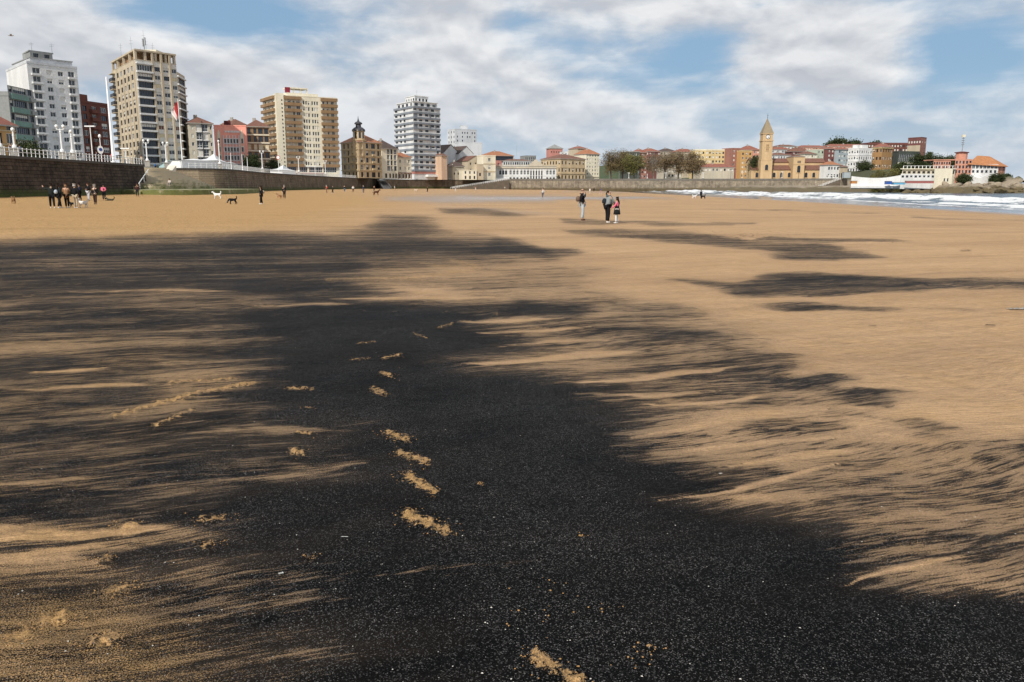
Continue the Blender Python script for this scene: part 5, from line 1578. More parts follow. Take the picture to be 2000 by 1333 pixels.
# --- houses behind and right of the plane trees: columns (name, label, left, right, eave row, distance, rows, cols, wall, roof kind, rise, roof mat)
ROWS = [
    ('red_roof_house', 'green grey house with flat roof behind the green tree', 1226, 1250, 297, 585, 5, 5, W_DARKG, 'flat', .4, None),
    ('brick_house', 'red brick house showing between the two groups of trees', 1247, 1264, 298, 590, 6, 3, W_RED, 'hip', 2.5, TILE_R),
    ('maroon_house', 'dark maroon roofed house above the gap in the trees', 1256, 1290, 296, 640, 5, 6, W_MAROON, 'hip', 2.5, TILE_R),
    ('pale_roof_house', 'pale house with grey roof behind the bare trees', 1290, 1322, 296, 650, 5, 6, W_BEIGE, 'hip', 2.5, TILE_D),
    ('red_hip_house', 'red roofed house behind the tallest brown tree', 1320, 1360, 297, 640, 5, 7, W_TAN, 'hip', 2.5, TILE_R),
    ('low_red_roof_house', 'low stone house with red roof among the bare trees', 1297, 1332, 320, 540, 3, 5, W_BEIGE, 'hip', 2.0, TILE_R),
    ('long_yellow_block', 'long yellow apartment block right of the trees', 1358, 1429, 294, 590, 7, 11, W_YELLOW, 'flat', .8, W_CREAM),
    ('red_brick_block', 'narrow red brick block beside the long yellow block', 1430, 1447, 291, 585, 8, 2, W_RED, 'flat', .6, W_RED),
    ('ochre_yellow_block', 'bright ochre block left of the church', 1448, 1469, 296, 582, 7, 3, W_OCHRE, 'flat', .6, W_YELLOW),
    ('red_roofed_block', 'orange red house with large tiled roof above the ochre block', 1452, 1484, 293, 620, 5, 5, W_ORANGE, 'hip', 3.4, TILE_R),
    ('low_stone_hall', 'low stone hall with red roof in front of the yellow block', 1368, 1434, 327, 538, 1, 9, W_BEIGE, 'hip', 2.4, TILE_R),
    ('orange_roof_terrace', 'long red roofed terrace behind the church nave', 1508, 1546, 292, 660, 3, 8, W_PALE, 'hip', 2.2, TILE_R),
    ('white_gabled_hall', 'white hall with brown roof on the skyline behind the church', 1518, 1558, 286, 720, 3, 6, W_WHITE, 'hip', 1.6, TILE_B),
    ('white_row_house', 'pale house with strip windows just above the church roof', 1509, 1545, 303, 600, 4, 7, W_PALE, 'hip', 1.8, TILE_B),
    ('maroon_roof_house', 'house with broad maroon roof right of the church transept', 1548, 1582, 296, 640, 3, 6, W_MAROON, 'hip', 3.5, TILE_B),
    ('lemon_house', 'lemon yellow house above the right end of the church', 1572, 1596, 301, 590, 4, 4, W_CREAM, 'hip', 2.2, TILE_B),
    ('mint_house', 'pale mint house behind the church end', 1597, 1617, 293, 600, 6, 3, W_MINT, 'flat', .4, W_CREAM),
    ('dark_red_house', 'dark red house with white windows between mint and blue houses', 1617, 1637, 291, 598, 6, 3, W_MAROON, 'hip', 1.6, TILE_R),
    ('pale_blue_house', 'pale blue house left of the white corner building', 1638, 1659, 292, 596, 6, 4, W_PALEBLUE, 'hip', 1.8, TILE_R),
    ('skyline_red_roofs', 'long row house with red roof on the skyline left of the hill trees', 1560, 1616, 288, 760, 2, 12, W_ORANGE, 'hip', 2.0, TILE_R),
    ('skyline_brown_roofs', 'long row house with brown roof on the skyline below the hill trees', 1616, 1700, 286, 770, 2, 16, W_ORANGE, 'hip', 2.2, TILE_R),
    ('brown_long_block', 'long brown block with window rows joining the red tower', 1696, 1774, 281, 640, 3, 14, W_BRICK, 'flat', .8, W_MAROON),
]
for (nm, lab, xa, xb, ye, Y, rows, cols, wm, rk, rise, rm) in ROWS:
    dv_ = 3.0
    rects_bld(nm, lab, [(xa, ye, Y), (xb, ye, Y + 3)], wm, [lambda f_: grid(f_, rows, cols, min(1.3, f_.W / cols * .5), 1.5, f_.H - rows * dv_, f_.H - .2, kinds='g h b Dg g b')], (rk, rise, rm), back=11, cat='house' if rows < 6 else 'building')
# --- white corner building, ochre building, modern block, red tower
t_, fcs, q, z = rects_bld('white_corner_building', 'bright white four storey building with roof pavilions behind the palm', [(1657, 292, 546), (1678, 291, 540), (1704, 292, 545)], W_WHITE,
    [lambda f_: grid(f_, 5, 4, 1.0, 1.7, 1.0, f_.H, kinds='g Dg h'), lambda f_: grid(f_, 5, 6, .9, 1.7, 1.0, f_.H, kinds='g Dg Dg h')], ('flat', .6, W_WHITE), zi=1)
for f_ in fcs:
    bands(t_, f_, [f_.H * .2 * k_ for k_ in range(1, 5)], .2, .2, W_WHITE)
    mb = MB(); f_.box(mb, f_.W * .3, f_.W * .75, f_.H + .6, f_.H + 2.6, -4, -1); part('roof_pavilion', mb, [W_WHITE], t_)
t_, fcs, q, z = rects_bld('ochre_corner_building', 'ochre and brown building with red roof right of the white one', [(1704, 288, 552), (1724, 287, 546), (1744, 288, 552)], [wall_mat('ochre_dark', 178, 130, 66), wall_mat('ochre_dark', 178, 130, 66)],
    [lambda f_: grid(f_, 4, 3, 1.2, 1.9, 2.0, f_.H, kinds='Dg g h'), lambda f_: grid(f_, 4, 4, 1.2, 1.9, 2.0, f_.H, kinds='Dg g h')], ('hip', 2.4, TILE_R), zi=1)
for f_ in fcs:
    bands(t_, f_, [f_.H - 1.0], .5, .5, W_YELLOW, name='cornice')
t_, fcs, q, z = rects_bld('red_brick_tower', 'dark red brick tower with white top windows on the right hill', [(1774, 270, 600), (1800, 269, 590), (1810, 270, 598)], [W_MAROON, W_RED],
    [lambda f_: grid(f_, 1, 5, 1.3, 1.6, f_.H - 4.2, f_.H - 1.5, kinds='b'), lambda f_: grid(f_, 4, 2, .9, 1.2, f_.H - 14, f_.H - 4, kinds='Dg Dg') + grid(f_, 1, 2, 1.2, 1.6, f_.H - 4.2, f_.H - 1.5, kinds='b')], ('flat', .4, W_MAROON), zi=1, cat='tower')
mb = MB(); fcs[0].box(mb, 0.2, fcs[0].W * .96, fcs[0].H - 14, fcs[0].H - 5.2, 0, 0.4); part('tan_panel', mb, [W_TAN], t_)
t_, fcs, q, z = rects_bld('grey_modern_block', 'dark green grey modern block with tall glass strips', [(1743, 297, 560), (1755, 297, 551), (1797, 298, 560)], [W_DARKG, W_DARKG],
    [None, lambda f_: grid(f_, 1, 12, f_.W / 12 * .66, 4.6, f_.H - 6.4, f_.H - 1.0, kinds='g')], ('flat', .6, W_DARKG), zi=1)
for f_ in fcs[1:]:
    bands(t_, f_, [f_.H - 7.6], .9, .3, W_CREAM)

# ================================================================== CHURCH
KY = 515.0
def cx_(px, Y=KY): return P(px, 345, Y).x
def cz_(py, Y=KY): return P(1500, py, Y).z
def arch_poly(mb, f_, u, v0, hw, h_, d, mi=0):
    mb.poly([f_.pt(u - hw, v0, d), f_.pt(u + hw, v0, d)] + [f_.pt(u + hw * math.cos(a), v0 + h_ - hw + hw * math.sin(a), d) for a in np.linspace(0, math.pi, 9)], mi)
def arch_window(t_, f_, u, v0, hw, h_):
    """arched stone surround with recessed glass"""
    mb = MB()
    o = [(u + hw * 1.35, v0)] + [(u + hw * 1.35 * math.cos(a), v0 + h_ - hw + hw * 1.35 * math.sin(a)) for a in np.linspace(0, math.pi, 9)] + [(u - hw * 1.35, v0)]
    i_ = [(u + hw, v0)] + [(u + hw * math.cos(a), v0 + h_ - hw + hw * math.sin(a)) for a in np.linspace(0, math.pi, 9)] + [(u - hw, v0)]
    for a in range(len(o) - 1):
        mb.quad(f_.pt(*o[a], .22), f_.pt(*o[a + 1], .22), f_.pt(*i_[a + 1], .22), f_.pt(*i_[a], .22))
        mb.quad(f_.pt(*i_[a], .22), f_.pt(*i_[a + 1], .22), f_.pt(*i_[a + 1], .02), f_.pt(*i_[a], .02))
        mb.quad(f_.pt(*o[a], 0), f_.pt(*o[a + 1], 0), f_.pt(*o[a + 1], .22), f_.pt(*o[a], .22))
    f_.box(mb, u - hw * 1.4, u + hw * 1.4, v0 - .25, v0, 0, .3)
    s_ = part('window', mb, [W_STONE], t_)
    mb = MB(); arch_poly(mb, f_, u, v0, hw, h_, .03); link('pane', mb.mesh('pane', [M_GLASS2], t_.location), s_)
ch = thing('church', 'tan stone seaside church with tall clock tower and pointed spire', 'church', (cx_(1540), KY + 6, PROM_Z))
def ch_box(name, x0, x1, y0, y1, z0, z1, m_=None):
    mb = MB(); mb.box(x0, x1, y0, y1, z0, z1); return part(name, mb, [m_ or W_STONE], ch)
xa, xb = cx_(1467), cx_(1613)
za, zr0, zr1 = cz_(332), cz_(322.5, KY + 5), cz_(310.5, KY + 10)
ch_box('aisle_wall', xa, xb, KY, KY + 5, PROM_Z, za)
aisle = Face((xa, KY), (xb, KY), PROM_Z, za)
for px in (1478, 1511.6, 1526, 1541, 1574, 1589, 1604):
    arch_window(ch, aisle, cx_(px) - xa, 1.7, 0.85, 3.0)
mb = MB(); A0 = [(xa - .3, KY - .5, za - .1), (xb + .3, KY - .5, za - .1), (xb + .3, KY + 5.1, zr0 - .4), (xa - .3, KY + 5.1, zr0 - .4)]
mb.hexa(A0 + [(x, y, z + .25) for x, y, z in A0]); part('aisle_roof', mb, [TILE_B], ch)
zc = cz_(317.5, KY + 5)
ch_box('clerestory', xa + 1, xb + .5, KY + 5, KY + 15, PROM_Z, zc)
mb = MB(); xm0, xm1 = xa + .6, xb + .9
for (y0, y1, z0, z1) in ((KY + 4.5, KY + 10, zc - .1, zr1), (KY + 15.5, KY + 10, zc - .1, zr1)):
    A0 = [(xm0, y0, z0), (xm1, y0, z0), (xm1, y1, z1), (xm0, y1, z1)]
    mb.hexa(A0 + [(x, y, z + .25) for x, y, z in A0])
for x in (xm0 + .4, xm1 - .4):
    mb.tri((x, KY + 5, zc), (x, KY + 15, zc), (x, KY + 10, zr1), 1)
part('nave_roof', mb, [TILE_B, W_STONE], ch)
for k_ in range(6):
    mb = MB(); u = cx_(1519 + 15.5 * k_ + (18 if k_ > 1 else 0)); mb.box(u - .35, u + .35, KY - .5, KY, PROM_Z, za - 1.0); part('buttress', mb, [W_STONE], ch)
# clock tower
tx, tw = cx_(1495.6, 511), 6.9
TY = 510.5
z1, z2, z3, z4 = cz_(313, 511), cz_(276, 511), cz_(262, 511), cz_(231, 514)
ch_box('tower_base', tx - tw / 2, tx + tw / 2, TY, TY + tw, PROM_Z, z1)
w2 = 6.2
ch_box('tower_shaft', tx - w2 / 2, tx + w2 / 2, TY + .3, TY + .3 + w2, z1, z2)
mb = MB(); A0 = [(tx - tw / 2 - .1, TY - .1), (tx + tw / 2 + .1, TY - .1), (tx + tw / 2 + .1, TY + tw + .1), (tx - tw / 2 - .1, TY + tw + .1)]
mb.prism(A0, z1 - .2, z1 + .25); part('string_course', mb, [W_STONE], ch)
mb = MB(); mb.box(tx - w2 / 2 - .35, tx + w2 / 2 + .35, TY - .05, TY + w2 + .65, z2, z2 + .5); part('string_course', mb, [W_STONE], ch)
ch_box('belfry', tx - w2 / 2 + .1, tx + w2 / 2 - .1, TY + .4, TY + w2 + .2, z2 + .5, z3)
mb = MB(); mb.box(tx - w2 / 2 - .3, tx + w2 / 2 + .3, TY, TY + w2 + .6, z3, z3 + .4); part('cornice', mb, [W_STONE], ch)
tf = Face((tx - w2 / 2, TY + .3), (tx + w2 / 2, TY + .3), z1, z2)
for v_ in (5.6, 7.9):
    mb = MB(); tf.box(mb, w2 / 2 - .75, w2 / 2 - .1, v_, v_ + 1.4, .01, .04); tf.box(mb, w2 / 2 + .1, w2 / 2 + .75, v_, v_ + 1.4, .01, .04); part('shutter', mb, [W_BROWN], ch)
    mb = MB(); tf.box(mb, w2 / 2 - 1.1, w2 / 2 + 1.1, v_ - .3, v_, 0, .25); part('sill', mb, [W_STONE], ch)
for u in (.12, .88):
    mb = MB(); tf.box(mb, w2 * u - .3, w2 * u + .3, .3, z2 - z1 - .2, 0, .15); part('corner_strip', mb, [W_STONE], ch)
tb = Face((tx - tw / 2, TY), (tx + tw / 2, TY), PROM_Z, z1)
arch_window(ch, tb, tw / 2, 6.0, .95, 3.4)
bf = Face((tx - w2 / 2 + .1, TY + .4), (tx + w2 / 2 - .1, TY + .4), z2 + .5, z3)
ck = MB(); vc = (z3 - z2) * .48
ck.poly([bf.pt(bf.W / 2 + 1.15 * math.cos(a), vc + 1.15 * math.sin(a), .10) for a in np.linspace(0, 2 * math.pi, 21)[:-1]])
cko = part('clock_face', ck, [M_WHITE], ch)
mb = MB()
ro = [bf.pt(bf.W / 2 + 1.35 * math.cos(a), vc + 1.35 * math.sin(a), .16) for a in np.linspace(0, 2 * math.pi, 21)]
ri = [bf.pt(bf.W / 2 + 1.08 * math.cos(a), vc + 1.08 * math.sin(a), .16) for a in np.linspace(0, 2 * math.pi, 21)]
for a in range(20):
    mb.quad(ro[a], ro[a + 1], ri[a + 1], ri[a])
bf.box(mb, bf.W / 2 - .10, bf.W / 2 + .10, vc - .1, vc + .95, .11, .14); bf.box(mb, bf.W / 2 - .10, bf.W / 2 + .55, vc - .6, vc - .3, .11, .14)
link('clock_hands', mb.mesh('clock_hands', [M_DFRAME], ch.location), cko)
mb = MB(); cxm, cym = tx, TY + .3 + w2 / 2; hw = w2 / 2 + .25
B0 = [(cxm - hw, cym - hw, z3 + .4), (cxm + hw, cym - hw, z3 + .4), (cxm + hw, cym + hw, z3 + .4), (cxm - hw, cym + hw, z3 + .4)]
for a in range(4):
    mb.tri(B0[a], B0[(a + 1) % 4], (cxm, cym, z4))
part('spire', mb, [wall_mat('spire_slate', 158, 138, 104)], ch)
mb = MB(); mb.tube((cxm, cym, z4 - 1), (cxm, cym, cz_(222, 514)), .16, .05, 6); mb.tube((cxm - .6, cym, z4 + 1.6), (cxm + .6, cym, z4 + 1.6), .07, seg=4); part('finial', mb, [M_DFRAME], ch)
# transept
xq, xr = cx_(1548, 511), cx_(1570, 511)
zt = cz_(306, 511)
ch_box('transept', xq, xr, 511, KY + 10, PROM_Z, zt)
trf = Face((xq, 511), (xr, 511), PROM_Z, zt)
arch_window(ch, trf, trf.W / 2, 4.6, 1.0, 4.2)
for du in (-.7, 0, .7):
    mb = MB(); arch_poly(mb, trf, trf.W / 2 + du, 10.2, .24, 1.5, .03); part('slit_window', mb, [M_GLASS2], ch)
mb = MB(); trf.box(mb, 0, trf.W, 9.4, 9.7, 0, .25); part('string_course', mb, [W_STONE], ch)
q4 = [Vector((xq, 511)), Vector((xr, 511)), Vector((xr, KY + 10)), Vector((xq, KY + 10))]
hip_roof(ch, q4, zt, .9, TILE_B, .3, name='transept_roof')
# small houses right of the church
rects_bld('white_kiosk_house', 'small white house with orange tiled roof at the church end', [(1617, 322, 505), (1640, 322, 508)], W_WHITE, [lambda f_: grid(f_, 2, 4, 1.2, 1.7, .5, f_.H, kinds='Dg g')], ('hip', 2.2, TILE_O), back=7, cat='house')
rects_bld('stone_arch_house', 'low stone house with arched openings before the white building', [(1638, 326, 508), (1656, 326, 510)], W_TAN, [lambda f_: [(a, b2, .3, 4.2, 'x') for (a, b2, *_r) in grid(f_, 1, 4, 1.0, 2, 0, 5)]], ('hip', 1.4, TILE_B), back=7, cat='house')
rects_bld('tiled_sacristy', 'low lean-to with red tiled roof against the right end of the church', [(1609, 337, 512), (1622, 337, 513)], W_STONE, [None], ('hip', 1.4, TILE_B), back=6, cat='house')
# white lookout frame and stair on the wall
wf = P(1625, 350, 476)
lk = thing('white_lookout', 'white open frame lookout standing on the pale sea wall', 'lookout', (wf.x, 479, PROM_Z))
for dx_ in (-1.4, 1.4):
    for dy_ in (0, 2.2):
        mb = MB(); mb.box(wf.x + dx_ - .18, wf.x + dx_ + .18, 478 + dy_ - .18, 478 + dy_ + .18, PROM_Z - 3.0, PROM_Z + 2.3); part('post', mb, [M_WHITE], lk)
mb = MB(); mb.box(wf.x - 1.9, wf.x + 1.9, 477.5, 480.8, PROM_Z + 2.3, PROM_Z + 2.6); part('roof', mb, [M_WHITE], lk)
ramp('rock_stairs', 'white railed stairs going down the right end of the pale wall', Vector((P(1640, 350, 466).x, 466, PROM_Z)), Vector((P(1586, 369, 462).x, 462, -.6)), 2.0, 9, M_RAMP, 'stairs')

# ================================================================== HEADLAND
gxh = np.arange(70, 300, 1.25); gyh = np.arange(325, 560, 1.25)
HX, HY = np.meshgrid(gxh, gyh)
rk = fbm(HX / 9, HY / 9, 5, 51); rk2 = fbm(HX / 2.6, HY / 2.6, 4, 61)
wl = 343 + 0.10 * np.abs(HX - 215) + (fbm(HX / 16, HX * 0, 3, 4) - .5) * 12
wl = wl + np.clip((200 - HX) / 20, 0, 1) * 62
e = np.clip((HY - wl) / 34, 0, 1)
H = -3.0 + e * 4.5 + np.clip((HY - wl - 34) / 10, 0, 1) * 0.3
H = H + np.clip((HY - 405) / 45, 0, 1) * 10 * np.clip((228 - HX) / 20, 0, 1) * np.clip((HX - 196) / 14, 0, 1)
H = H + 3.6 * np.exp(-((HX - 231) / 5.0) ** 2) * np.clip((HY - 370) / 22, 0, 1)
H = H - np.clip((HX - 233) / 14, 0, 1.6) * 5.0
H = H - np.clip((130 - HX) / 40, 0, 1) * 4
H = np.where((HX < 190) & (HY > 478), np.minimum(H, 0.8), H)
amp = np.clip((H + 3) / 2.5, 0, 1) * np.clip(1 - (HY - 392) / 20, .15, 1)
H = H + ((rk - .5) * 2.8 + (rk2 - .5) * 2.4 + np.floor(rk * 7) * .18) * amp
nr, na = HX.shape
ii, jj = np.meshgrid(np.arange(nr - 1), np.arange(na - 1), indexing='ij')
f = np.stack([ii * na + jj, ii * na + jj + 1, (ii + 1) * na + jj + 1, (ii + 1) * na + jj], -1).reshape(-1, 4)
hme = np_mesh('rocky_headland', np.stack([HX.ravel(), HY.ravel(), H.ravel()], 1), f, smooth=False)
m, t, b = principled('shore_rock')
geo = t.new('ShaderNodeNewGeometry'); pos = geo.outputs['Position']
n = t.noise(pos, 0.16, 5, 0.65); n2 = t.noise(pos, 1.1, 5, 0.65)
c = t.mix(n2, (0.16, 0.125, 0.09), (0.46, 0.38, 0.28))
zz = t.math('ADD', t.xyz(pos)[2], t.rng(n, 0.3, 0.7, -0.9, 0.9))
low = t.mix(n, (0.045, 0.035, 0.018), (0.17, 0.125, 0.05))
c = t.mix(t.rng(zz, 0.8, 2.0, 0.92, 0.0), c, low)
ht = t.rng(t.math('ADD', t.xyz(pos)[2], t.rng(n2, 0.3, 0.7, -1, 1)), 4.6, 6.2)
c = t.mix(ht, c, t.mix(n2, (0.025, 0.034, 0.014), (0.10, 0.10, 0.05)))
t.put(b.inputs['Base Color'], c); b.inputs['Roughness'].default_value = 0.9
bn = t.new('ShaderNodeBump'); bn.inputs['Distance'].default_value = 0.5
t.put(bn.inputs['Height'], n2); t.put(b.inputs['Normal'], bn.outputs[0])
M_ROCK = m
hme.materials.append(m)
tag(link('rocky_headland', hme), 'brown rocky shore of the headland', 'rocks', kind='structure')
def head_z(x, y):
    i = int(np.clip(round((x - 70) / 1.25), 0, len(gxh) - 1)); j = int(np.clip(round((y - 325) / 1.25), 0, len(gyh) - 1))
    return float(H[j, i])
# boulders at the tip
def boulder_mesh(seed):
    bm = bmesh.new(); bmesh.ops.create_icosphere(bm, subdivisions=2, radius=1.0)
    rnd = random.Random(seed)
    off = [Vector((rnd.uniform(-1, 1), rnd.uniform(-1, 1), rnd.uniform(-1, 1))).normalized() for _ in range(9)]
    for v_ in bm.verts:
        d = v_.co.normalized(); r = 1.0
        for o_ in off:
            k_ = d.dot(o_)
            if k_ > 0.72: r = min(r, 0.72 / k_ + .02)
        v_.co = d * r
        v_.co.z *= .7
    me = bpy.data.meshes.new('boulder'); bm.to_mesh(me); bm.free(); me.materials.append(M_ROCK); return me
BM_ = [boulder_mesh(i) for i in range(5)]
rnd = random.Random(3)
for i in range(34):
    px = rnd.choice([rnd.uniform(1885, 2010), rnd.uniform(1885, 1990), rnd.uniform(1760, 1890)])
    Y = rnd.uniform(350, 386); x = (px - 1000) / 1629 * Y
    r = rnd.uniform(.9, 2.6)
    o = link('boulder', rnd.choice(BM_), loc=(x, Y, max(head_z(x, Y), -1.4) + r * .2))
    o.scale = (r * rnd.uniform(.9, 1.5), r, r * rnd.uniform(.7, 1.1)); o.rotation_euler = (rnd.uniform(-.4, .4), rnd.uniform(-.4, .4), rnd.uniform(0, 6))
    tag(o, 'pale brown boulder lying on the rocky point at the right', 'rock', 'boulders on the rocky headland')

# ---- club house on the headland
EY = 400.0
club = thing('club_house', 'terracotta and white club house with orange roof on the headland', 'building', (P(1915, 340, EY).x, EY + 6, 5))
def ex(px, Y=EY): return P(px, 335, Y).x
def ez(py, Y=EY): return P(1900, py, Y).z
zb = ez(343)
hall = Face((ex(1897), EY), (ex(1949, EY + 3), EY + 3), 2.5, ez(321))
v_lo, v_hi = ez(340) - 2.5, ez(331) - 2.5
rc = []
for k_ in range(7):
    u0 = hall.W * (.02 + .14 * k_)
    rc.append((u0, u0 + hall.W * .115, ez(330) - 2.5, ez(322.5) - 2.5, 'g'))
for k_ in range(6):
    u0 = hall.W * (.03 + .165 * k_)
    rc.append((u0, u0 + hall.W * .09, v_lo + .5, v_hi - .4, 'Dg'))
facade(club, hall, rc, W_WHITE)
side = Face((ex(1949, EY + 3), EY + 3), (ex(1963, EY + 9), EY + 9), 2.5, ez(322))
facade(club, side, grid(side, 2, 2, .9, 1.4, 6.0, side.H, kinds='Dg Dg'), W_ORANGE)
wing_ = Face((ex(1866), EY + 1), (ex(1897), EY), 2.5, ez(312))
facade(club, wing_, grid(wing_, 3, 5, .85, 1.4, ez(340) - 2.5, wing_.H - .2, kinds='Dg Dg g'), W_ORANGE)
low_ = Face((ex(1834), EY + 6), (ex(1866), EY + 5), 2.5, ez(314))
facade(club, low_, grid(low_, 2, 7, .7, 1.3, ez(330) - 2.5, low_.H - .2, kinds='Dg Dg g'), W_ORANGE)
mb = MB(); q = [(ex(1888, EY - 1), EY - 1.2), (ex(1953, EY + 2), EY + 2.0), (ex(1969, EY + 9), EY + 9), (ex(1962, EY + 18), EY + 18), (ex(1886, EY + 16), EY + 16)]
zE = ez(321); cq = (ex(1906, EY + 8), EY + 8, ez(303)); cq2 = (ex(1930, EY + 9), EY + 9, ez(304.5))
A0 = [(x, y, zE - .1 - (.9 if i in (1, 2, 3) else 0)) for i, (x, y) in enumerate(q)]
mb.poly([A0[0], A0[1], cq2, cq]); mb.tri(A0[1], A0[2], cq2); mb.tri(A0[2], A0[3], cq2); mb.poly([A0[3], A0[4], cq, cq2]); mb.tri(A0[4], A0[0], cq)
part('roof', mb, [tile_mat('bright_orange_tiles', (0.45, 0.19, 0.075))], club)
mb = MB(); mb.prism([(ex(1834), EY + 6), (ex(1866), EY + 5), (ex(1897), EY + .5), (ex(1897), EY + 14), (ex(1834), EY + 16)], ez(313), ez(311)); part('flat_roof', mb, [W_ORANGE], club)
mb = MB(); dcx, dcy = ex(1875, EY + 8), EY + 8
mb.lathe([(2.6, ez(314)), (2.6, ez(298))], dcx, dcy, 10); part('drum', mb, [W_ORANGE], club)
mb = MB(); mb.lathe([(3.1, ez(298)), (3.3, ez(296.5)), (1.0, ez(295))], dcx, dcy, 12); part('drum_roof', mb, [W_MAROON], club)
mb = MB(); mb.tube((dcx, dcy, ez(297)), (dcx + .2, dcy, ez(264)), .22, .10, 6)
for k_ in range(5):
    mb.box(dcx - .5, dcx + .6, dcy - .3, dcy + .3, ez(282) + k_ * 1.0, ez(282) + k_ * 1.0 + .25)
part('mast', mb, [M_METAL], club)
mb = MB(); mb.box(dcx - .7, dcx + .8, dcy - .5, dcy + .5, ez(266.5), ez(261.5)); part('mast_head', mb, [W_CREAM], club)
# white base block with a notch
mb = MB(); fz = Face((ex(1890, 394), 394), (ex(1937, 394), 396), -1, ez(341, 394))
pts = [(0, 0), (fz.W, 0), (fz.W, fz.H - 1.0), (fz.W * .97, fz.H), (fz.W * .55, fz.H - 1.9), (fz.W * .06, fz.H), (0, fz.H - .4)]
A0 = [fz.pt(u, v_, 0) for u, v_ in pts]; A1 = [fz.pt(u, v_, -5) for u, v_ in pts]
mb.poly(A0)
for a in range(len(pts)):
    mb.quad(A0[a], A1[a], A1[(a + 1) % len(pts)], A0[(a + 1) % len(pts)])
part('white_base', mb, [W_WHITE], club)
# bathing station: white terraces
bs = thing('bathing_station', 'low white terraced building with railing beside the pool wall', 'building', (ex(1812, 388), 390, 1.5))
f1 = Face((ex(1760, 386), 386), (ex(1838, 386), 387), 0.5, ez(340, 386))
facade(bs, f1, grid(f1, 1, 9, 1.2, 1.0, f1.H - 2.0, f1.H - .4, kinds='Dg g'), W_WHITE)
f2 = Face((ex(1825, 385), 385), (ex(1863, 385), 386), 0.5, ez(330, 385))
facade(bs, f2, grid(f2, 1, [(.6, .1), (.78, .1)], 1, 1.6, 2.5, 5.5, kinds='h g'), W_CREAM)
f3 = Face((ex(1762, 393), 393), (ex(1868, 393), 394), 0.5, ez(331, 393))
facade(bs, f3, [(a, b2, c0, c1, 'x') for (a, b2, c0, c1, _) in grid(f3, 1, 11, 1.4, 1.3, f3.H - 2.6, f3.H - .5)], W_BEIGE)
mb = MB(); mb.prism([(ex(1760, 386), 386.05), (ex(1838, 386), 387), (ex(1838, 394), 394), (ex(1760, 393), 393)], ez(340, 386) - .2, ez(340, 386) + .12); part('terrace', mb, [W_CREAM], bs)
mb = MB(); mb.prism([(ex(1758, 392), 392), (ex(1868, 392), 393), (ex(1868, 400), 400), (ex(1758, 400), 400)], ez(331, 393), ez(331, 393) + .35); part('terrace', mb, [W_CREAM], bs)
for k_ in range(14):
    px = 1764 + k_ * 7.4; x = ex(px, 392.5); mb = MB(); mb.box(x - .12, x + .12, 392.4, 392.65, ez(331, 393) + .35, ez(331, 393) + 1.6); part('railing_post', mb, [M_WHITE], bs)
mb = MB(); mb.box(ex(1764, 392.5), ex(1864, 392.5), 392.45, 392.6, ez(331, 393) + 1.5, ez(331, 393) + 1.62); part('railing', mb, [M_WHITE], bs)
# pool wall
pw = thing('pool_wall', 'long blank white pool wall above the rocks', 'wall', (ex(1712, 385), 385, 1.5))
mb = MB()
pf = Face((ex(1664, 392), 392), (ex(1760, 384), 384), 0.5, ez(352, 388))
n_ = 16
prev = None
for k_ in range(n_ + 1):
    f_ = k_ / n_; px = 1664 + 96 * f_; top = 344.5 + 3.5 * math.sin(f_ * math.pi) + (-2.0 * max(0, f_ - .7) / .3)
    u = pf.W * f_; hgt_ = ez(top, 392 - 8 * f_) - .5
    cur = (u, hgt_)
    if prev:
        a0, a1, a2, a3 = pf.pt(prev[0], 0), pf.pt(cur[0], 0), pf.pt(cur[0], cur[1]), pf.pt(prev[0], prev[1])
        back_ = lambda p: (p[0] - pf.n.x * .8, p[1] - pf.n.y * .8, p[2])
        mb.quad(a0, a1, a2, a3); mb.quad(a3, a2, back_(a2), back_(a3))
    prev = cur
part('wall_face', mb, [W_WHITE], pw)
mb = MB(); pf.box(mb, 0, pf.W, .4, 1.3, 0, 2.5); part('ledge', mb, [W_WHITE], pw)
def small_box(name, label, cat, px0, px1, py0, py1, Y, m_, depth=2.5):
    x0, x1 = ex(px0, Y), ex(px1, Y); z0, z1_ = P(px0, py1, Y).z, P(px0, py0, Y).z
    t_ = thing(name, label, cat, ((x0 + x1) / 2, Y, z0))
    mb = MB(); mb.box(x0, x1, Y, Y + depth, z0, z1_); part('body', mb, [m_], t_)
    mb = MB(); mb.box(x0 - .1, x1 + .1, Y - .1, Y + depth + .1, z1_, z1_ + .15); part('lid', mb, [M_CONC], t_)
    return t_
small_box('blue_container', 'blue container standing at the foot of the pool wall', 'container', 1734, 1744, 354.5, 360.5, 381, mat('blue_paint', (0.03, 0.10, 0.36), .5, .1))
small_box('turquoise_boat_cover', 'pale turquoise covered stack beside the blue container', 'container', 1748, 1770, 357, 361, 380, mat('turquoise_paint', (0.12, 0.36, 0.55), .5, .1))
small_box('orange_hut', 'small orange tiled hut at the left end of the pool wall', 'hut', 1666, 1676, 354, 359, 382, mat('orange_paint', (0.5, 0.22, 0.07), .6, .1))
small_box('red_awning_stall', 'row of red and white stall fronts on the bathing terrace', 'stall', 1772, 1826, 354, 358.5, 381, mat('faded_red', (0.35, 0.12, 0.11), .6, .1), 1.5)
small_box('white_shelter', 'white glazed shelter beside the church stairs', 'shelter', 1649, 1662, 337, 348, 470, W_PALEBLUE, 3)

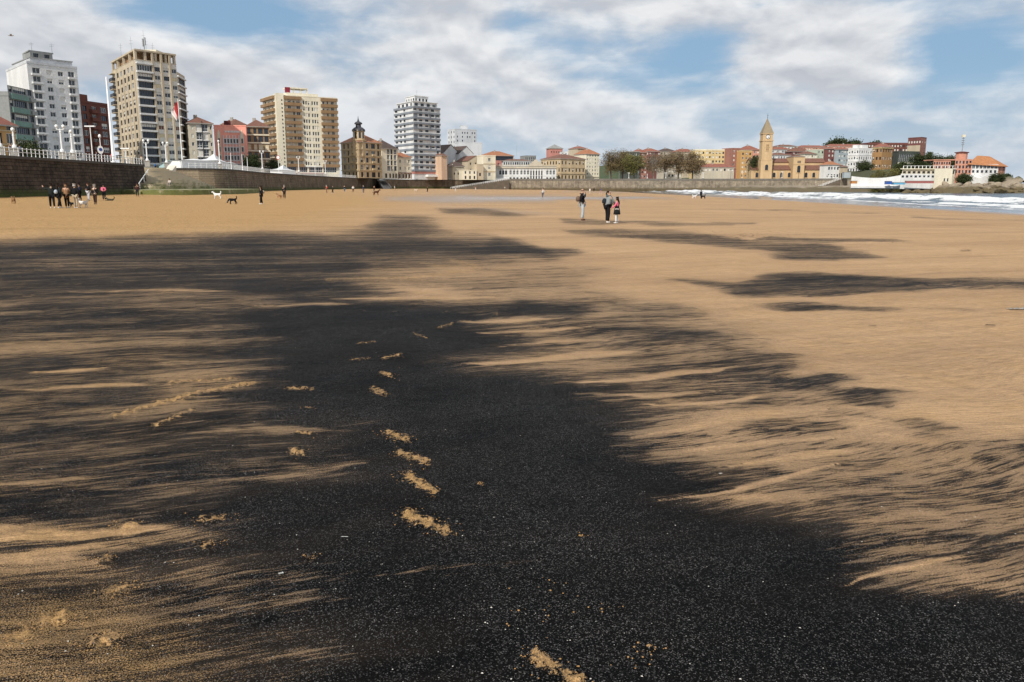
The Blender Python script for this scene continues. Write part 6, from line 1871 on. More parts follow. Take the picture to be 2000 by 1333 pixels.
# ================================================================== TREES
def leaf_mat(name, c1, c2):
    if name in MATS: return MATS[name]
    m, t, b = principled(name)
    geo = t.new('ShaderNodeNewGeometry')
    n = t.noise(geo.outputs['Position'], 0.9, 3, 0.6)
    t.put(b.inputs['Base Color'], t.mix(t.rng(n, .3, .7), c1, c2))
    b.inputs['Roughness'].default_value = .8; b.inputs['Specular IOR Level'].default_value = .15
    MATS[name] = m; return m
L_OLIVE = leaf_mat('olive_buds', (0.11, 0.082, 0.040), (0.21, 0.16, 0.075))
L_GREEN = leaf_mat('spring_leaves', (0.085, 0.083, 0.028), (0.19, 0.175, 0.058))
L_BROWN = leaf_mat('brown_buds', (0.12, 0.085, 0.048), (0.22, 0.16, 0.085))
L_DARK = leaf_mat('dark_leaves', (0.018, 0.028, 0.010), (0.06, 0.075, 0.028))
M_BARK = mat('bark', (0.10, 0.08, 0.065), .9, .25, .8)
M_BARKG = mat('grey_bark', (0.22, 0.19, 0.16), .9, .25, .8)
def tree(name, label, base, h, rx, n_leaf, lm, bark=None, leaf=0.5, trunk_f=.3, seed=0, group=None, limbs=8, cat='tree', twigs=60):
    rnd = random.Random(seed)
    t_ = thing(name, label, cat, base, group)
    bx, by, bz = base
    mb = MB(); th = h * trunk_f
    r0 = h * .022
    top = Vector((bx + rnd.uniform(-.3, .3), by + rnd.uniform(-.3, .3), bz + th))
    mb.tube((bx, by, bz - .2), top, r0 * 1.25, r0, 7)
    tips = []
    cz = bz + th + (h - th) * .48
    for i in range(limbs):
        a = 2 * math.pi * i / limbs + rnd.uniform(-.3, .3); rr_ = rx * rnd.uniform(.35, .85)
        mid = top + Vector((math.cos(a) * rr_ * .4, math.sin(a) * rr_ * .4, (h - th) * rnd.uniform(.2, .35)))
        tip = Vector((bx + math.cos(a) * rr_, by + math.sin(a) * rr_, bz + th + (h - th) * rnd.uniform(.45, .95)))
        mb.tube(top, mid, r0 * .75, r0 * .5, 5); mb.tube(mid, tip, r0 * .5, r0 * .14, 5)
        tips += [(mid, r0 * .4), (tip, r0 * .2)]
        for k_ in range(3):
            e_ = mid.lerp(tip, rnd.uniform(.2, .9)); d = Vector((rnd.uniform(-1, 1), rnd.uniform(-1, 1), rnd.uniform(.1, 1))) * rx * .35
            mb.tube(e_, e_ + d, r0 * .25, r0 * .06, 4); tips.append((e_ + d, r0 * .1))
    part('trunk', mb, [bark or M_BARK], t_)
    # clumps of small leaves or buds spread through the crown volume
    cl = []
    for i in range(38):
        while True:
            v_ = Vector((rnd.uniform(-1, 1), rnd.uniform(-1, 1), rnd.uniform(-1, 1)))
            if .25 < v_.length < 1: break
        cl.append((Vector((bx + v_.x * rx, by + v_.y * rx, cz + v_.z * (h - th) * .5)), rx * rnd.uniform(.18, .40)))
    tw = MB()
    for i in range(twigs):
        c, r = rnd.choice(cl); e_ = rnd.choice(tips)[0]
        d = c + Vector((rnd.gauss(0, 1), rnd.gauss(0, 1), rnd.gauss(0, 1))) * r * .7
        tw.tube(e_, d, r0 * .12, r0 * .04, 3)
    part('twigs', tw, [bark or M_BARK], t_)
    cr_ = MB()
    for i in range(int(n_leaf * 3.0)):
        c, r = rnd.choice(cl)
        p = c + Vector((rnd.gauss(0, 1), rnd.gauss(0, 1), rnd.gauss(0, .8))) * r * .8
        s_ = leaf * rnd.uniform(.7, 1.5)
        u = Vector((rnd.gauss(0, 1), rnd.gauss(0, 1), rnd.gauss(0, 1))).normalized(); v_ = u.orthogonal().normalized()
        v_ = (v_ + u.cross(v_) * rnd.uniform(-1, 1)).normalized()
        cr_.quad(p - u * s_ * .5, p + v_ * s_ * .35, p + u * s_ * .5, p - v_ * s_ * .35)
    part('crown', cr_, [lm], t_)
    return t_
def tree_at(px0, px1, ytop, Y, label, lm, n, seed, bark=None, leaf=.55, name='plane_tree', tf=.25, z=PROM_Z, group=None, cat='tree', twigs=60):
    x = ((px0 + px1) / 2 - 1000) / 1629 * Y
    rx = (px1 - px0) / 2 / 1629 * Y; h = P(1000, ytop, Y).z - z
    tree(name, label, (x, Y, z), h, rx, n, lm, bark, leaf, tf, seed, group, cat=cat, twigs=twigs)
tree_at(1174, 1212, 294, 520, 'olive brown tree beside the cream apartment block, leftmost of its row', L_OLIVE, 1900, 1, leaf=.45, twigs=240)
tree_at(1196, 1234, 293, 528, 'tall olive brown tree second in the row left of the church', L_OLIVE, 1900, 2, leaf=.45, twigs=240)
tree_at(1216, 1260, 300, 518, 'greenest tree in the row left of the church', L_GREEN, 2400, 3, leaf=.5, twigs=160)
tree_at(1260, 1292, 302, 516, 'bare grey tree right of the brick house', L_BROWN, 1300, 4, M_BARKG, .4, 'bare_tree', .3, twigs=260)
tree_at(1280, 1316, 296, 524, 'bare brown tree in front of the low red roofed house', L_BROWN, 1500, 5, M_BARKG, .4, 'bare_tree', .3, twigs=260)
tree_at(1306, 1342, 294, 520, 'tall brown budding tree in the middle of the bare row', L_BROWN, 1900, 6, M_BARK, .45, twigs=160)
tree_at(1332, 1372, 296, 514, 'rounded brown tree, rightmost before the long yellow block', L_BROWN, 2400, 7, M_BARK, .5, twigs=120)
tree_at(1460, 1486, 306, 520, 'dark green tree against the left end of the church', L_DARK, 2000, 8, None, .45, 'garden_tree', .15)
tree_at(482, 512, 303, 300, 'dark green round tree in front of the cream banded house', L_DARK, 2200, 9, None, .35, 'street_tree', .2)
tree_at(522, 546, 312, 320, 'small dark green tree at the foot of the hotel tower', L_DARK, 1800, 10, None, .35, 'street_tree', .2)
tree_at(30, 85, 280, 172, 'dark clipped shrub before the green banded block', L_DARK, 1800, 11, None, .3, 'shrub', .1, cat='shrub')
tree_at(1672, 1700, 313, 500, 'dark green palm like tree in front of the white corner building', L_DARK, 1300, 12, None, .5, 'garden_tree', .4)
for k_, (a, b2, yt, Y, lab) in enumerate([(1775, 1803, 300, 440, 'dark tree below the red brick tower'), (1796, 1826, 297, 446, 'tallest dark pine on the slope left of the drum tower'), (1818, 1846, 303, 440, 'dark tree between the pine and the club house'), (1840, 1866, 304, 448, 'low dark tree beside the drum tower of the club house'), (1745, 1772, 318, 440, 'dark bushy tree below the grey modern block')]):
    tree_at(a, b2, yt, Y, lab, L_DARK, 2200, 20 + k_, None, .5, 'hillside_tree', .12, z=max(4.0, head_z(((a + b2) / 2 - 1000) / 1629 * Y, Y)))
for k_, (a, b2, yt, Y, lab) in enumerate([(1700, 1732, 330, 400, 'green bush above the left part of the pool wall'), (1728, 1764, 329, 398, 'green bush above the right part of the pool wall'), (1868, 1892, 340, 390, 'round dark bush left of the white base block'), (1934, 1958, 340, 388, 'dark bush on the rocks right of the white base block'), (1952, 1972, 342, 392, 'small dark bush near the tip of the headland')]):
    zz = head_z(((a + b2) / 2 - 1000) / 1629 * Y, Y)
    tree_at(a, b2, yt, Y, lab, L_GREEN if k_ < 2 else L_DARK, 2000, 40 + k_, None, .4, 'bush', .05, z=min(zz, P(1000, yt, Y).z - 2.5), cat='bush')
for k_, (a, b2, yt, lab) in enumerate([(1608, 1650, 276, 'dark tree clump on the skyline, left'), (1642, 1676, 276, 'dark tree clump on the skyline, middle'), (1690, 1716, 279, 'low dark tree clump on the skyline, right')]):
    tree_at(a, b2, yt, 800, lab, L_DARK, 3000, 60 + k_, None, 1.6, 'hilltop_tree', .05, z=29)

# ================================================================== PROMENADE FURNITURE
def globe_lamp(name, label, pos, h, globes=2, rz=0.0, group='white globe lamps on the promenade'):
    t_ = thing(name, label, 'street lamp', pos, group, rz)
    mb = MB(); mb.box(-.42, .42, -.42, .42, 0, .95); mb.box(-.5, .5, -.5, .5, .95, 1.1)
    link('pedestal', mb.mesh('pedestal', [M_CONC]), t_)
    mb = MB(); mb.lathe([(.30, 1.1), (.26, 1.35), (.12, 1.5), (.10, h - .7), (.15, h - .65), (.08, h - .5), (.07, h - .2)], seg=8)
    link('post', mb.mesh('post', [M_WHITE]), t_)
    gl = MB(); gl.lathe([(.06, -.22), (.18, -.15), (.22, 0), (.18, .15), (.05, .24)], seg=9)
    gm = gl.mesh('globe', [mat('opal_glass', (0.82, 0.82, 0.80), .25, .03)], smooth=True)
    offs = [(-.42, 0), (.42, 0)] if globes == 2 else [(0, 0)]
    mb = MB(); mb.tube((-.42 if globes == 2 else -.1, 0, h - .35), (.42 if globes == 2 else .1, 0, h - .35), .05, seg=6)
    for ox, oy in offs:
        mb.tube((ox, oy, h - .35), (ox, oy, h - .1), .06, .09, 6)
    link('arm', mb.mesh('arm', [M_WHITE]), t_)
    for ox, oy in offs:
        link('globe', gm, t_, loc=(ox, oy, h + .1))
    return t_
LAMPS = [(2, 'white globe lamp cut by the left edge, before the yellow house', 3.6, 1), (30, 'white globe lamp in front of the green banded block', 3.2, 1), (123, 'double globe lamp in front of the white tower block', 4.4, 2), (143, 'slim white lamp at the right half of the white tower block', 3.9, 1),
         (288, 'double globe lamp standing at the top left of the mossy stairs', 4.6, 2), (326, 'double globe lamp in front of the turquoise awning', 4.8, 2), (430, 'white lamp in front of the coral building', 5.6, 1), (513, 'white lamp between the two street trees', 5.6, 2),
         (584, 'white lamp before the middle of the hotel tower', 5.6, 2), (636, 'white lamp before the right part of the hotel tower', 5.6, 2), (697, 'white lamp in front of the ornate corner building', 6.5, 1), (741, 'white lamp at the head of the narrow beach steps', 6.5, 1),
         (884, 'tall white lamp left of the cream cottage', 8.5, 1), (1228, 'small white lamp below the greenest tree', 4.0, 2), (1264, 'small white lamp below the bare grey tree', 3.2, 1), (1300, 'small white lamp below the bare brown tree', 4.0, 2), (1373, 'small white lamp left of the low stone hall', 4.0, 2), (1449, 'small white lamp left of the church', 4.2, 2), (1527, 'white lamp in front of the church nave', 4.6, 2)]
for px, lab, h_, g_ in LAMPS:
    p = wall_at(px, 1.1)
    globe_lamp('globe_lamp', lab, p, h_, g_, rz=.3)
def flat_lamp(label, p, h_):
    t_ = thing('flat_head_lamp', label, 'street lamp', p)
    mb = MB(); mb.tube((0, 0, 0), (0, 0, h_), .09, .06, 7); link('post', mb.mesh('post', [M_WHITE]), t_)
    mb = MB(); mb.box(-.75, .75, -.2, .2, h_, h_ + .16); link('lamp_head', mb.mesh('lamp_head', [M_WHITE]), t_)
flat_lamp('white lamp with flat bar head in front of the brick block', wall_at(182, 2.0), 5.2)
flat_lamp('short pale lamp at the foot of the tall tan tower', wall_at(247, 3.0), 2.6)
for k_, px in enumerate([1190, 1209, 1246, 1282, 1318, 1336, 1354, 1392, 1410, 1430]):
    p = wall_at(px, 1.5)
    t_ = thing('slim_lamp_post', 'slim grey lamp post on the pale wall, %s from the left' % ['first', 'second', 'third', 'fourth', 'fifth', 'sixth', 'seventh', 'eighth', 'ninth', 'tenth'][k_], 'lamp post', p, 'slim lamp posts on the pale sea wall')
    mb = MB(); mb.tube((0, 0, 0), (0, 0, 5.0), .10, .06, 5); link('post', mb.mesh('post', [M_METAL]), t_)
    mb = MB(); mb.box(-.35, .35, -.12, .12, 5.0, 5.15); link('lamp_head', mb.mesh('lamp_head', [M_METAL]), t_)
for k_, px in enumerate([1427, 1434, 1559]):
    p = wall_at(px, 3.0); t_ = thing('dark_lamp_post', ['tall dark lamp post above the low stone hall', 'second tall dark lamp post, just right of the low stone hall', 'tall dark lamp post before the church transept'][k_], 'lamp post', p)
    mb = MB(); mb.tube((0, 0, 0), (0, 0, 6.2), .13, .09, 5); link('post', mb.mesh('post', [M_DFRAME]), t_)
    mb = MB(); mb.box(-.9, .9, -.15, .15, 6.0, 6.25); link('arm', mb.mesh('arm', [M_DFRAME]), t_)
# flag poles
def pole(name, label, px, ytop, back, r, cat='flagpole'):
    p = wall_at(px, back); zt_ = P(px, ytop, p.y).z
    t_ = thing(name, label, cat, p)
    mb = MB(); mb.lathe([(r * 1.8, 0), (r * 1.8, .25), (r, .35), (r * .55, zt_ - PROM_Z), (r * .2, zt_ - PROM_Z + .15)], seg=8)
    link('pole', mb.mesh('pole', [M_WHITE], smooth=True), t_)
    return t_, zt_ - PROM_Z
pole('white_mast', 'tall bare white mast left of the tall tan tower', 222, 152, 1.2, .22)
fpo, fh = pole('flagpole', 'white flagpole with a limp red and white flag', 357, 195, 6.0, .10)
nu, nv = 10, 16
def flag_part(name, u0, u1, m_):
    vs, fs = [], []
    us_ = np.linspace(u0, u1, nu)
    for j in range(nv):
        for u in us_:
            f_ = j / (nv - 1)
            vs.append((-.1 - u * (.55 + .25 * math.sin(f_ * 5)) , .22 * math.sin(u * 6 + f_ * 3), fh - .2 - f_ * 3.0 - u * .8))
    for j in range(nv - 1):
        for i in range(nu - 1):
            a = j * nu + i; fs.append((a, a + 1, a + nu + 1, a + nu))
    me = bpy.data.meshes.new(name); me.from_pydata(vs, [], fs); me.materials.append(m_)
    sol = link(name, me, fpo); md = sol.modifiers.new('thickness', 'SOLIDIFY'); md.thickness = .02
flag_part('red_cloth', 0, 1.0, mat('flag_red', (0.42, 0.04, 0.04), .8, .1)); flag_part('white_cloth', 1.0, 1.7, mat('flag_white', (0.75, 0.7, 0.68), .8, .1))
for px, yt, lab in ((452, 300, 'thin white pole left of the street trees'), (474, 302, 'thin white pole before the coral building edge'), (484, 308, 'short white pole beside the dark street tree'), (545, 306, 'thin white pole carrying a round sign by the hotel'), (616, 310, 'thin white pole before the white strip of the hotel')):
    t_, h_ = pole('white_pole', lab, px, yt, 2.0, .09, 'pole')
    if px == 545:
        mb = MB(); mb.lathe([(.62, -.04), (.62, .04)], seg=16); d = link('sign_rim', mb.mesh('sign_rim', [mat('sign_red', (.4, .02, .03), .5, .05)]), t_, loc=(0, -.1, h_ - .3)); d.rotation_euler = (R(90), 0, 0)
        mb = MB(); mb.lathe([(.46, -.05), (.46, .05)], seg=16); d = link('sign_face', mb.mesh('sign_face', [M_WHITE]), t_, loc=(0, -.12, h_ - .3)); d.rotation_euler = (R(90), 0, 0)
p = wall_at(199, .9)
t_ = thing('round_sign_post', 'white post with oval panel and round blue sign near the brick block', 'sign', p)
mb = MB(); mb.tube((0, 0, 0), (0, 0, 3.6), .06, seg=6); link('post', mb.mesh('post', [M_WHITE]), t_)
mb = MB(); mb.lathe([(.42, -.04), (.42, .04)], seg=16); o = link('panel', mb.mesh('panel', [M_WHITE]), t_, loc=(0, -.1, 1.85), ); o.rotation_euler = (R(90), 0, .7); o.scale = (1, 1.45, 1)
mb = MB(); mb.lathe([(.24, -.05), (.24, .05)], seg=14); o = link('sign_face', mb.mesh('sign_face', [mat('sign_blue', (.03, .06, .25), .5, .05)]), t_, loc=(.02, -.12, 1.9)); o.rotation_euler = (R(90), 0, .7)
mb = MB(); mb.lathe([(.1, 3.6), (.22, 3.75), (.22, 3.95), (.08, 4.15)], seg=8); link('globe', mb.mesh('globe', [M_WHITE], smooth=True), t_)
# white tents and kiosks
def tent(label, px0, px1, ybase_back, h_, peak, m_=M_WHITE, name='white_tent'):
    a, c = wall_at(px0, ybase_back), wall_at(px1, ybase_back)
    mid = (a + c) / 2; W_ = (Vector((c.x, c.y)) - Vector((a.x, a.y))).length
    d = Vector((c.x - a.x, c.y - a.y)).normalized(); n = Vector((-d.y, d.x)) * 4.0
    t_ = thing(name, label, 'tent', mid)
    q = [Vector((a.x, a.y)), Vector((c.x, c.y)), Vector((c.x, c.y)) + n, Vector((a.x, a.y)) + n]
    mb = MB(); mb.prism([tuple(v_) for v_ in q], PROM_Z, PROM_Z + h_); part('side_panel', mb, [m_], t_)
    cc = (q[0] + q[2]) / 2; mb = MB()
    Q = [(v_.x + (v_.x - cc.x) * .06, v_.y + (v_.y - cc.y) * .06, PROM_Z + h_ + .01) for v_ in q]
    for k_ in range(4):
        m1 = tuple((np.array(Q[k_]) * .45 + np.array((cc.x, cc.y, PROM_Z + h_ + peak * .55)) * .55)); m2 = tuple((np.array(Q[(k_ + 1) % 4]) * .45 + np.array((cc.x, cc.y, PROM_Z + h_ + peak * .55)) * .55))
        m1 = (m1[0], m1[1], PROM_Z + h_ + peak * .3); m2 = (m2[0], m2[1], PROM_Z + h_ + peak * .3)
        mb.quad(Q[k_], Q[(k_ + 1) % 4], m2, m1); mb.tri(m1, m2, (cc.x, cc.y, PROM_Z + h_ + peak))
    part('canopy', mb, [m_], t_)
    return t_
tent('long white marquee box behind the railing right of the stairs', 356, 428, 3.0, 1.7, .4)
tent('white peaked tent beside the long marquee', 426, 448, 8.0, 2.0, 1.9)
tent('grey roofed kiosk between the peaked tent and the street trees', 446, 482, 9.0, 2.2, .8, mat('kiosk_grey', (0.45, 0.45, 0.44), .6, .08), 'beach_kiosk')
tent('white domed kiosk in front of the ornate corner building', 719, 736, 3.0, 1.8, 1.6)
tent('low white parasol tent at the foot of the hotel tower', 552, 578, 6.0, 1.6, 1.8)
tent('turquoise stall beside the double globe lamp', 309, 326, 7.0, 1.5, .5, mat('pale_turquoise', (0.45, 0.62, 0.62), .6, .06), 'turquoise_stall')

# ================================================================== PEOPLE
def skin_obj(name, nodes, edges, m_, parent, sub=1, root=0):
    me = bpy.data.meshes.new(name)
    me.from_pydata([n[0] for n in nodes], edges, [])
    me.materials.append(m_)
    o = link(name, me, parent)
    md = o.modifiers.new('skin', 'SKIN'); md.use_smooth_shade = True
    md.branch_smoothing = .3
    if not me.skin_vertices:
        me.skin_vertices.new()
    for i, n in enumerate(nodes):
        r = n[1]
        me.skin_vertices[0].data[i].radius = (r, r) if not isinstance(r, tuple) else r
        me.skin_vertices[0].data[i].use_root = (i == root)
    sd = o.modifiers.new('smooth', 'SUBSURF'); sd.levels = sub; sd.render_levels = sub
    return o
CM = {}
def cloth(col):
    k_ = tuple(round(c, 3) for c in col)
    if k_ not in CM:
        CM[k_] = mat('cloth_%d' % len(CM), col, .85, .12, 8.0, spec=.15)
    return CM[k_]
M_SKIN = mat('skin', (0.52, 0.31, 0.22), .55, .05, 6.0)
BLACK = (.010, .010, .012); NAVY = (.018, .022, .045); WHITEC = (.72, .72, .70); GREYC = (.24, .27, .27); LIGHTJ = (.42, .46, .48)
TANC = (.30, .17, .09); BEIGE = (.40, .33, .24); BROWNC = (.09, .045, .03); PINKC = (.72, .16, .25); REDC = (.45, .07, .05); DKHAIR = (.022, .014, .010); GREYHAIR = (.35, .33, .31)
def person(label, pos, h, face, jacket, trousers, shoes=WHITEC, hair=DKHAIR, hairstyle='short', pose='down', stride=.12, hem=.86, extras=(), detail=True, sit=False, lean=0.0, group=None):
    s_ = h / 1.75
    t_ = thing('person', label, 'person', pos, group, face)
    S = lambda x, y, z: (x * s_, y * s_, z * s_)
    B_ = 1.0 if h < 1.5 else 1.22        # clothing bulk
    ch_x = lean
    J = {}
    for sd, sg in (('l', 1), ('r', -1)):
        st_ = stride * sg
        if sit:
            J['hip' + sd] = (0, .09 * sg, .45); J['knee' + sd] = (.42, .12 * sg, .5); J['ank' + sd] = (.5, .12 * sg, .08)
        else:
            J['hip' + sd] = (0, .09 * sg, .90); J['knee' + sd] = (st_ * .55 + .03, .10 * sg, .49); J['ank' + sd] = (st_, .10 * sg, .085)
        sx = ch_x; J['sho' + sd] = (sx, .17 * sg, 1.42)
        pl = pose if isinstance(pose, str) else pose[0 if sg > 0 else 1]
        if pl == 'down': e_, w_ = (sx - .02, .24 * sg, 1.14), (sx + .06, .24 * sg, .90)
        elif pl == 'pocket': e_, w_ = (sx - .12, .27 * sg, 1.15), (sx + .08, .19 * sg, .97)
        elif pl == 'front': e_, w_ = (sx + .08, .22 * sg, 1.16), (sx + .32, .10 * sg, 1.10)
        elif pl == 'reach': e_, w_ = (sx + .14, .20 * sg, 1.17), (sx + .36, .12 * sg, 1.02)
        elif pl == 'crossed': e_, w_ = (sx + .06, .24 * sg, 1.16), (sx + .20, -.02 * sg, 1.14)
        elif pl == 'face': e_, w_ = (sx + .20, .20 * sg, 1.24), (sx + .20, .10 * sg, 1.46)
        elif pl == 'up': e_, w_ = (sx + .02, .38 * sg, 1.34), (sx + .14, .46 * sg, 1.52)
        elif pl == 'back': e_, w_ = (sx - .14, .22 * sg, 1.16), (sx - .16, .06 * sg, .98)
        J['elb' + sd], J['wri' + sd] = e_, w_
    dz = -.45 if sit else 0.0
    if sit:
        for k_ in list(J):
            if k_[:3] in ('sho', 'elb', 'wri'):
                x, y, z = J[k_]; J[k_] = (x, y, z + dz)
    pel = (0, 0, .93 + dz); wai = (ch_x * .4, 0, 1.10 + dz); che = (ch_x * .85, 0, 1.30 + dz); nb = (ch_x, 0, 1.45 + dz); nk = (ch_x + .01, 0, 1.50 + dz)
    hd = (ch_x + .035, 0, 1.58 + dz); hm = (ch_x + .02, 0, 1.655 + dz); ht_ = (ch_x + .005, 0, 1.71 + dz)
    N = [(S(*pel), .12 * s_), (S(*wai), .11 * s_), (S(*che), .13 * s_), (S(*nb), .065 * s_), (S(*nk), .052 * s_), (S(*hd), .066 * s_), (S(*hm), .088 * s_), (S(*ht_), .066 * s_)]
    E = [(i, i + 1) for i in range(7)]
    def add(p, r, frm):
        N.append((S(*p), r * s_)); E.append((frm, len(N) - 1)); return len(N) - 1
    for sd, sg in (('l', 1), ('r', -1)):
        a = add(J['hip' + sd], .085, 0); a = add(J['knee' + sd], .052, a); a = add(J['ank' + sd], .038, a)
        x, y, z = J['ank' + sd]; add((x + .13, y, .04), .03, a)
        a = add(J['sho' + sd], .055, 2); a = add(J['elb' + sd], .040, a); w0 = add(J['wri' + sd], .028, a)
        wv_ = Vector(J['wri' + sd]); dv_ = (wv_ - Vector(J['elb' + sd])).normalized()
        pv = wv_ + dv_ * .07; pa = add(tuple(pv), .030, w0)
        if detail:
            side = dv_.cross(Vector((1, 0, 0)));
            side = side.normalized() if side.length > .1 else Vector((0, 1, 0))
            if abs(side.y) < .3: side = Vector((0, 1, 0))
            nrm = dv_.cross(side).normalized()
            for k_, (o_, L_) in enumerate(((-.030, .060), (-.010, .075), (.010, .072), (.030, .055))):
                b1 = pv + side * o_ + dv_ * L_ * .55; b2 = b1 + dv_ * L_ * .35 + nrm * .02
                i1 = add(tuple(b1), .0095, pa); add(tuple(b2), .0085, i1)
            th_ = wv_ + dv_ * .03 + side * .045; i1 = add(tuple(th_), .010, w0); add(tuple(th_ + dv_ * .04 + side * .012), .0085, i1)
    if detail:
        add((ch_x + .128, 0, 1.60 + dz), .014, 5)
        add((ch_x + .01, .092, 1.63 + dz), .014, 6); add((ch_x + .01, -.092, 1.63 + dz), .014, 6)
    skin_obj('body', N, E, M_SKIN, t_, 1)
    # trousers
    hipz = .95 + dz
    N, E = [(S(0, 0, hipz), .135 * s_ * B_)], []
    wide = .012 if 'wide' in extras else 0.0
    for sd, sg in (('l', 1), ('r', -1)):
        a = add(J['hip' + sd], .098 * B_, 0); a = add(J['knee' + sd], .070 * B_ + wide, a); x, y, z = J['ank' + sd]; add((x, y, z + .02), .056 * B_ + wide * 2.2, a)
    skin_obj('trousers', N, E, cloth(trousers), t_, 1)
    # jacket
    N, E = [], []
    hz = hem + dz
    N.append((S(0, 0, hz), (.155 if hem > .8 else .165) * s_ * B_)); N.append((S(ch_x * .4, 0, max(1.08, hem + .15) + dz), .148 * s_ * B_)); N.append((S(*che), .163 * s_ * B_)); N.append((S(ch_x, 0, 1.44 + dz), .085 * s_))
    E += [(0, 1), (1, 2), (2, 3)]
    for sd in 'lr':
        a = add(J['sho' + sd], .074 * B_, 2); a = add(J['elb' + sd], .060 * B_, a); add(J['wri' + sd], .043 * B_, a)
    skin_obj('jacket', N, E, cloth(jacket), t_, 1)
    # shoes
    for sd, sg in (('l', 1), ('r', -1)):
        x, y, z = J['ank' + sd]
        skin_obj('shoe', [(S(x - .05, y, .05), .048 * s_), (S(x + .06, y, .05), .046 * s_), (S(x + .16, y, .042), .038 * s_)], [(0, 1), (1, 2)], cloth(shoes), t_, 1)
    # hair
    hc = cloth(hair)
    if hairstyle != 'bald':
        N = [(S(ch_x - .02, 0, 1.60 + dz), .075 * s_), (S(ch_x - .012, 0, 1.67 + dz), .098 * s_), (S(ch_x - .004, 0, 1.735 + dz), .066 * s_)]; E = [(0, 1), (1, 2)]
        if hairstyle == 'long':
            add((ch_x - .09, 0, 1.48 + dz), .085, 0); add((ch_x - .13, 0, 1.26 + dz), .06, 3)
        if hairstyle == 'ponytail':
            add((ch_x - .12, 0, 1.66 + dz), .04, 1); add((ch_x - .17, 0, 1.56 + dz), .035, 3); add((ch_x - .15, 0, 1.46 + dz), .02, 4)
        skin_obj('hair', N, E, hc, t_, 1, 1)
    else:
        skin_obj('hair', [(S(ch_x - .05, 0, 1.60 + dz), .06 * s_), (S(ch_x - .05, 0, 1.66 + dz), .062 * s_)], [(0, 1)], hc, t_, 1)
    if detail:
        for sg in (-1, 1):
            mb = MB(); mb.lathe([(.002, -.012), (.012, 0), (.002, .012)], seg=6)
            o = link('eye', mb.mesh('eye', [M_DFRAME]), t_, loc=S(ch_x + .104, .032 * sg, 1.635 + dz)); o.scale = (s_, s_, s_)
        mb = MB(); mb.box(-.006, .006, -.024, .024, -.006, .006); o = link('mouth', mb.mesh('mouth', [cloth((.3, .08, .07))]), t_, loc=S(ch_x + .100, 0, 1.560 + dz)); o.scale = (s_, s_, s_)
    for ex_ in extras:
        if isinstance(ex_, tuple) and ex_[0] == 'backpack':
            skin_obj('backpack', [(S(ch_x - .21, ex_[2] if len(ex_) > 2 else 0, 1.00 + dz), .14 * s_), (S(ch_x - .22, ex_[2] if len(ex_) > 2 else 0, 1.18 + dz), .15 * s_), (S(ch_x - .19, ex_[2] if len(ex_) > 2 else 0, 1.34 + dz), .10 * s_)], [(0, 1), (1, 2)], cloth(ex_[1]), t_, 1)
            for sg in (-1, 1):
                skin_obj('strap', [(S(ch_x - .12, .10 * sg, 1.44 + dz), .022 * s_), (S(ch_x + .06, .11 * sg, 1.47 + dz), .022 * s_), (S(ch_x + .15, .12 * sg, 1.30 + dz), .02 * s_), (S(ch_x + .02, .16 * sg, 1.08 + dz), .02 * s_)], [(0, 1), (1, 2), (2, 3)], cloth(BLACK), t_, 1)
        elif isinstance(ex_, tuple) and ex_[0] == 'bag':
            skin_obj('bag', [(S(.14, .16, .95), .07 * s_), (S(.14, -.02, .95), .075 * s_)], [(0, 1)], cloth(ex_[1]), t_, 1)
            skin_obj('bag_strap', [(S(.12, .14, 1.0), .016 * s_), (S(.165, .02, 1.25), .016 * s_), (S(.02, -.12, 1.46), .016 * s_)], [(0, 1), (1, 2)], cloth(ex_[1]), t_, 1)
        elif isinstance(ex_, tuple) and ex_[0] == 'hood':
            skin_obj('hood', [(S(ch_x - .07, .06, 1.47), .075 * s_), (S(ch_x - .12, 0, 1.46), .085 * s_), (S(ch_x - .07, -.06, 1.47), .075 * s_)], [(0, 1), (1, 2)], cloth(ex_[1]), t_, 1)
        elif isinstance(ex_, tuple) and ex_[0] == 'raised_hood':
            skin_obj('hood', [(S(ch_x - .05, 0, 1.48), .10 * s_), (S(ch_x - .03, 0, 1.62), .118 * s_), (S(ch_x - .01, 0, 1.70), .10 * s_)], [(0, 1), (1, 2)], cloth(ex_[1]), t_, 1)
        elif isinstance(ex_, tuple) and ex_[0] == 'scarf':
            skin_obj('scarf', [(S(ch_x + .05, .05, 1.46), .05 * s_), (S(ch_x + .12, 0, 1.42), .05 * s_), (S(ch_x + .14, 0, 1.28), .04 * s_)], [(0, 1), (1, 2)], cloth(ex_[1]), t_, 1)
        elif isinstance(ex_, tuple) and ex_[0] == 'skirt':
            mb = MB(); mb.lathe([(.235 * s_, .60 * s_), (.21 * s_, .80 * s_), (.175 * s_, .96 * s_), (.15 * s_, 1.08 * s_)], seg=14); link('skirt', mb.mesh('skirt', [cloth(ex_[1])], smooth=True), t_)
        elif isinstance(ex_, tuple) and ex_[0] == 'vest':
            skin_obj('vest', [(S(0, 0, .88), .168 * s_), (S(ch_x * .4, 0, 1.1), .158 * s_), (S(*che), .172 * s_), (S(ch_x, 0, 1.42), .095 * s_)], [(0, 1), (1, 2), (2, 3)], cloth(ex_[1]), t_, 1)
    return t_
RIGHT, LEFT, AWAY, NEAR = 0.0, math.pi, math.pi / 2, -math.pi / 2
gp = lambda px, py: ground_hit(px, py)
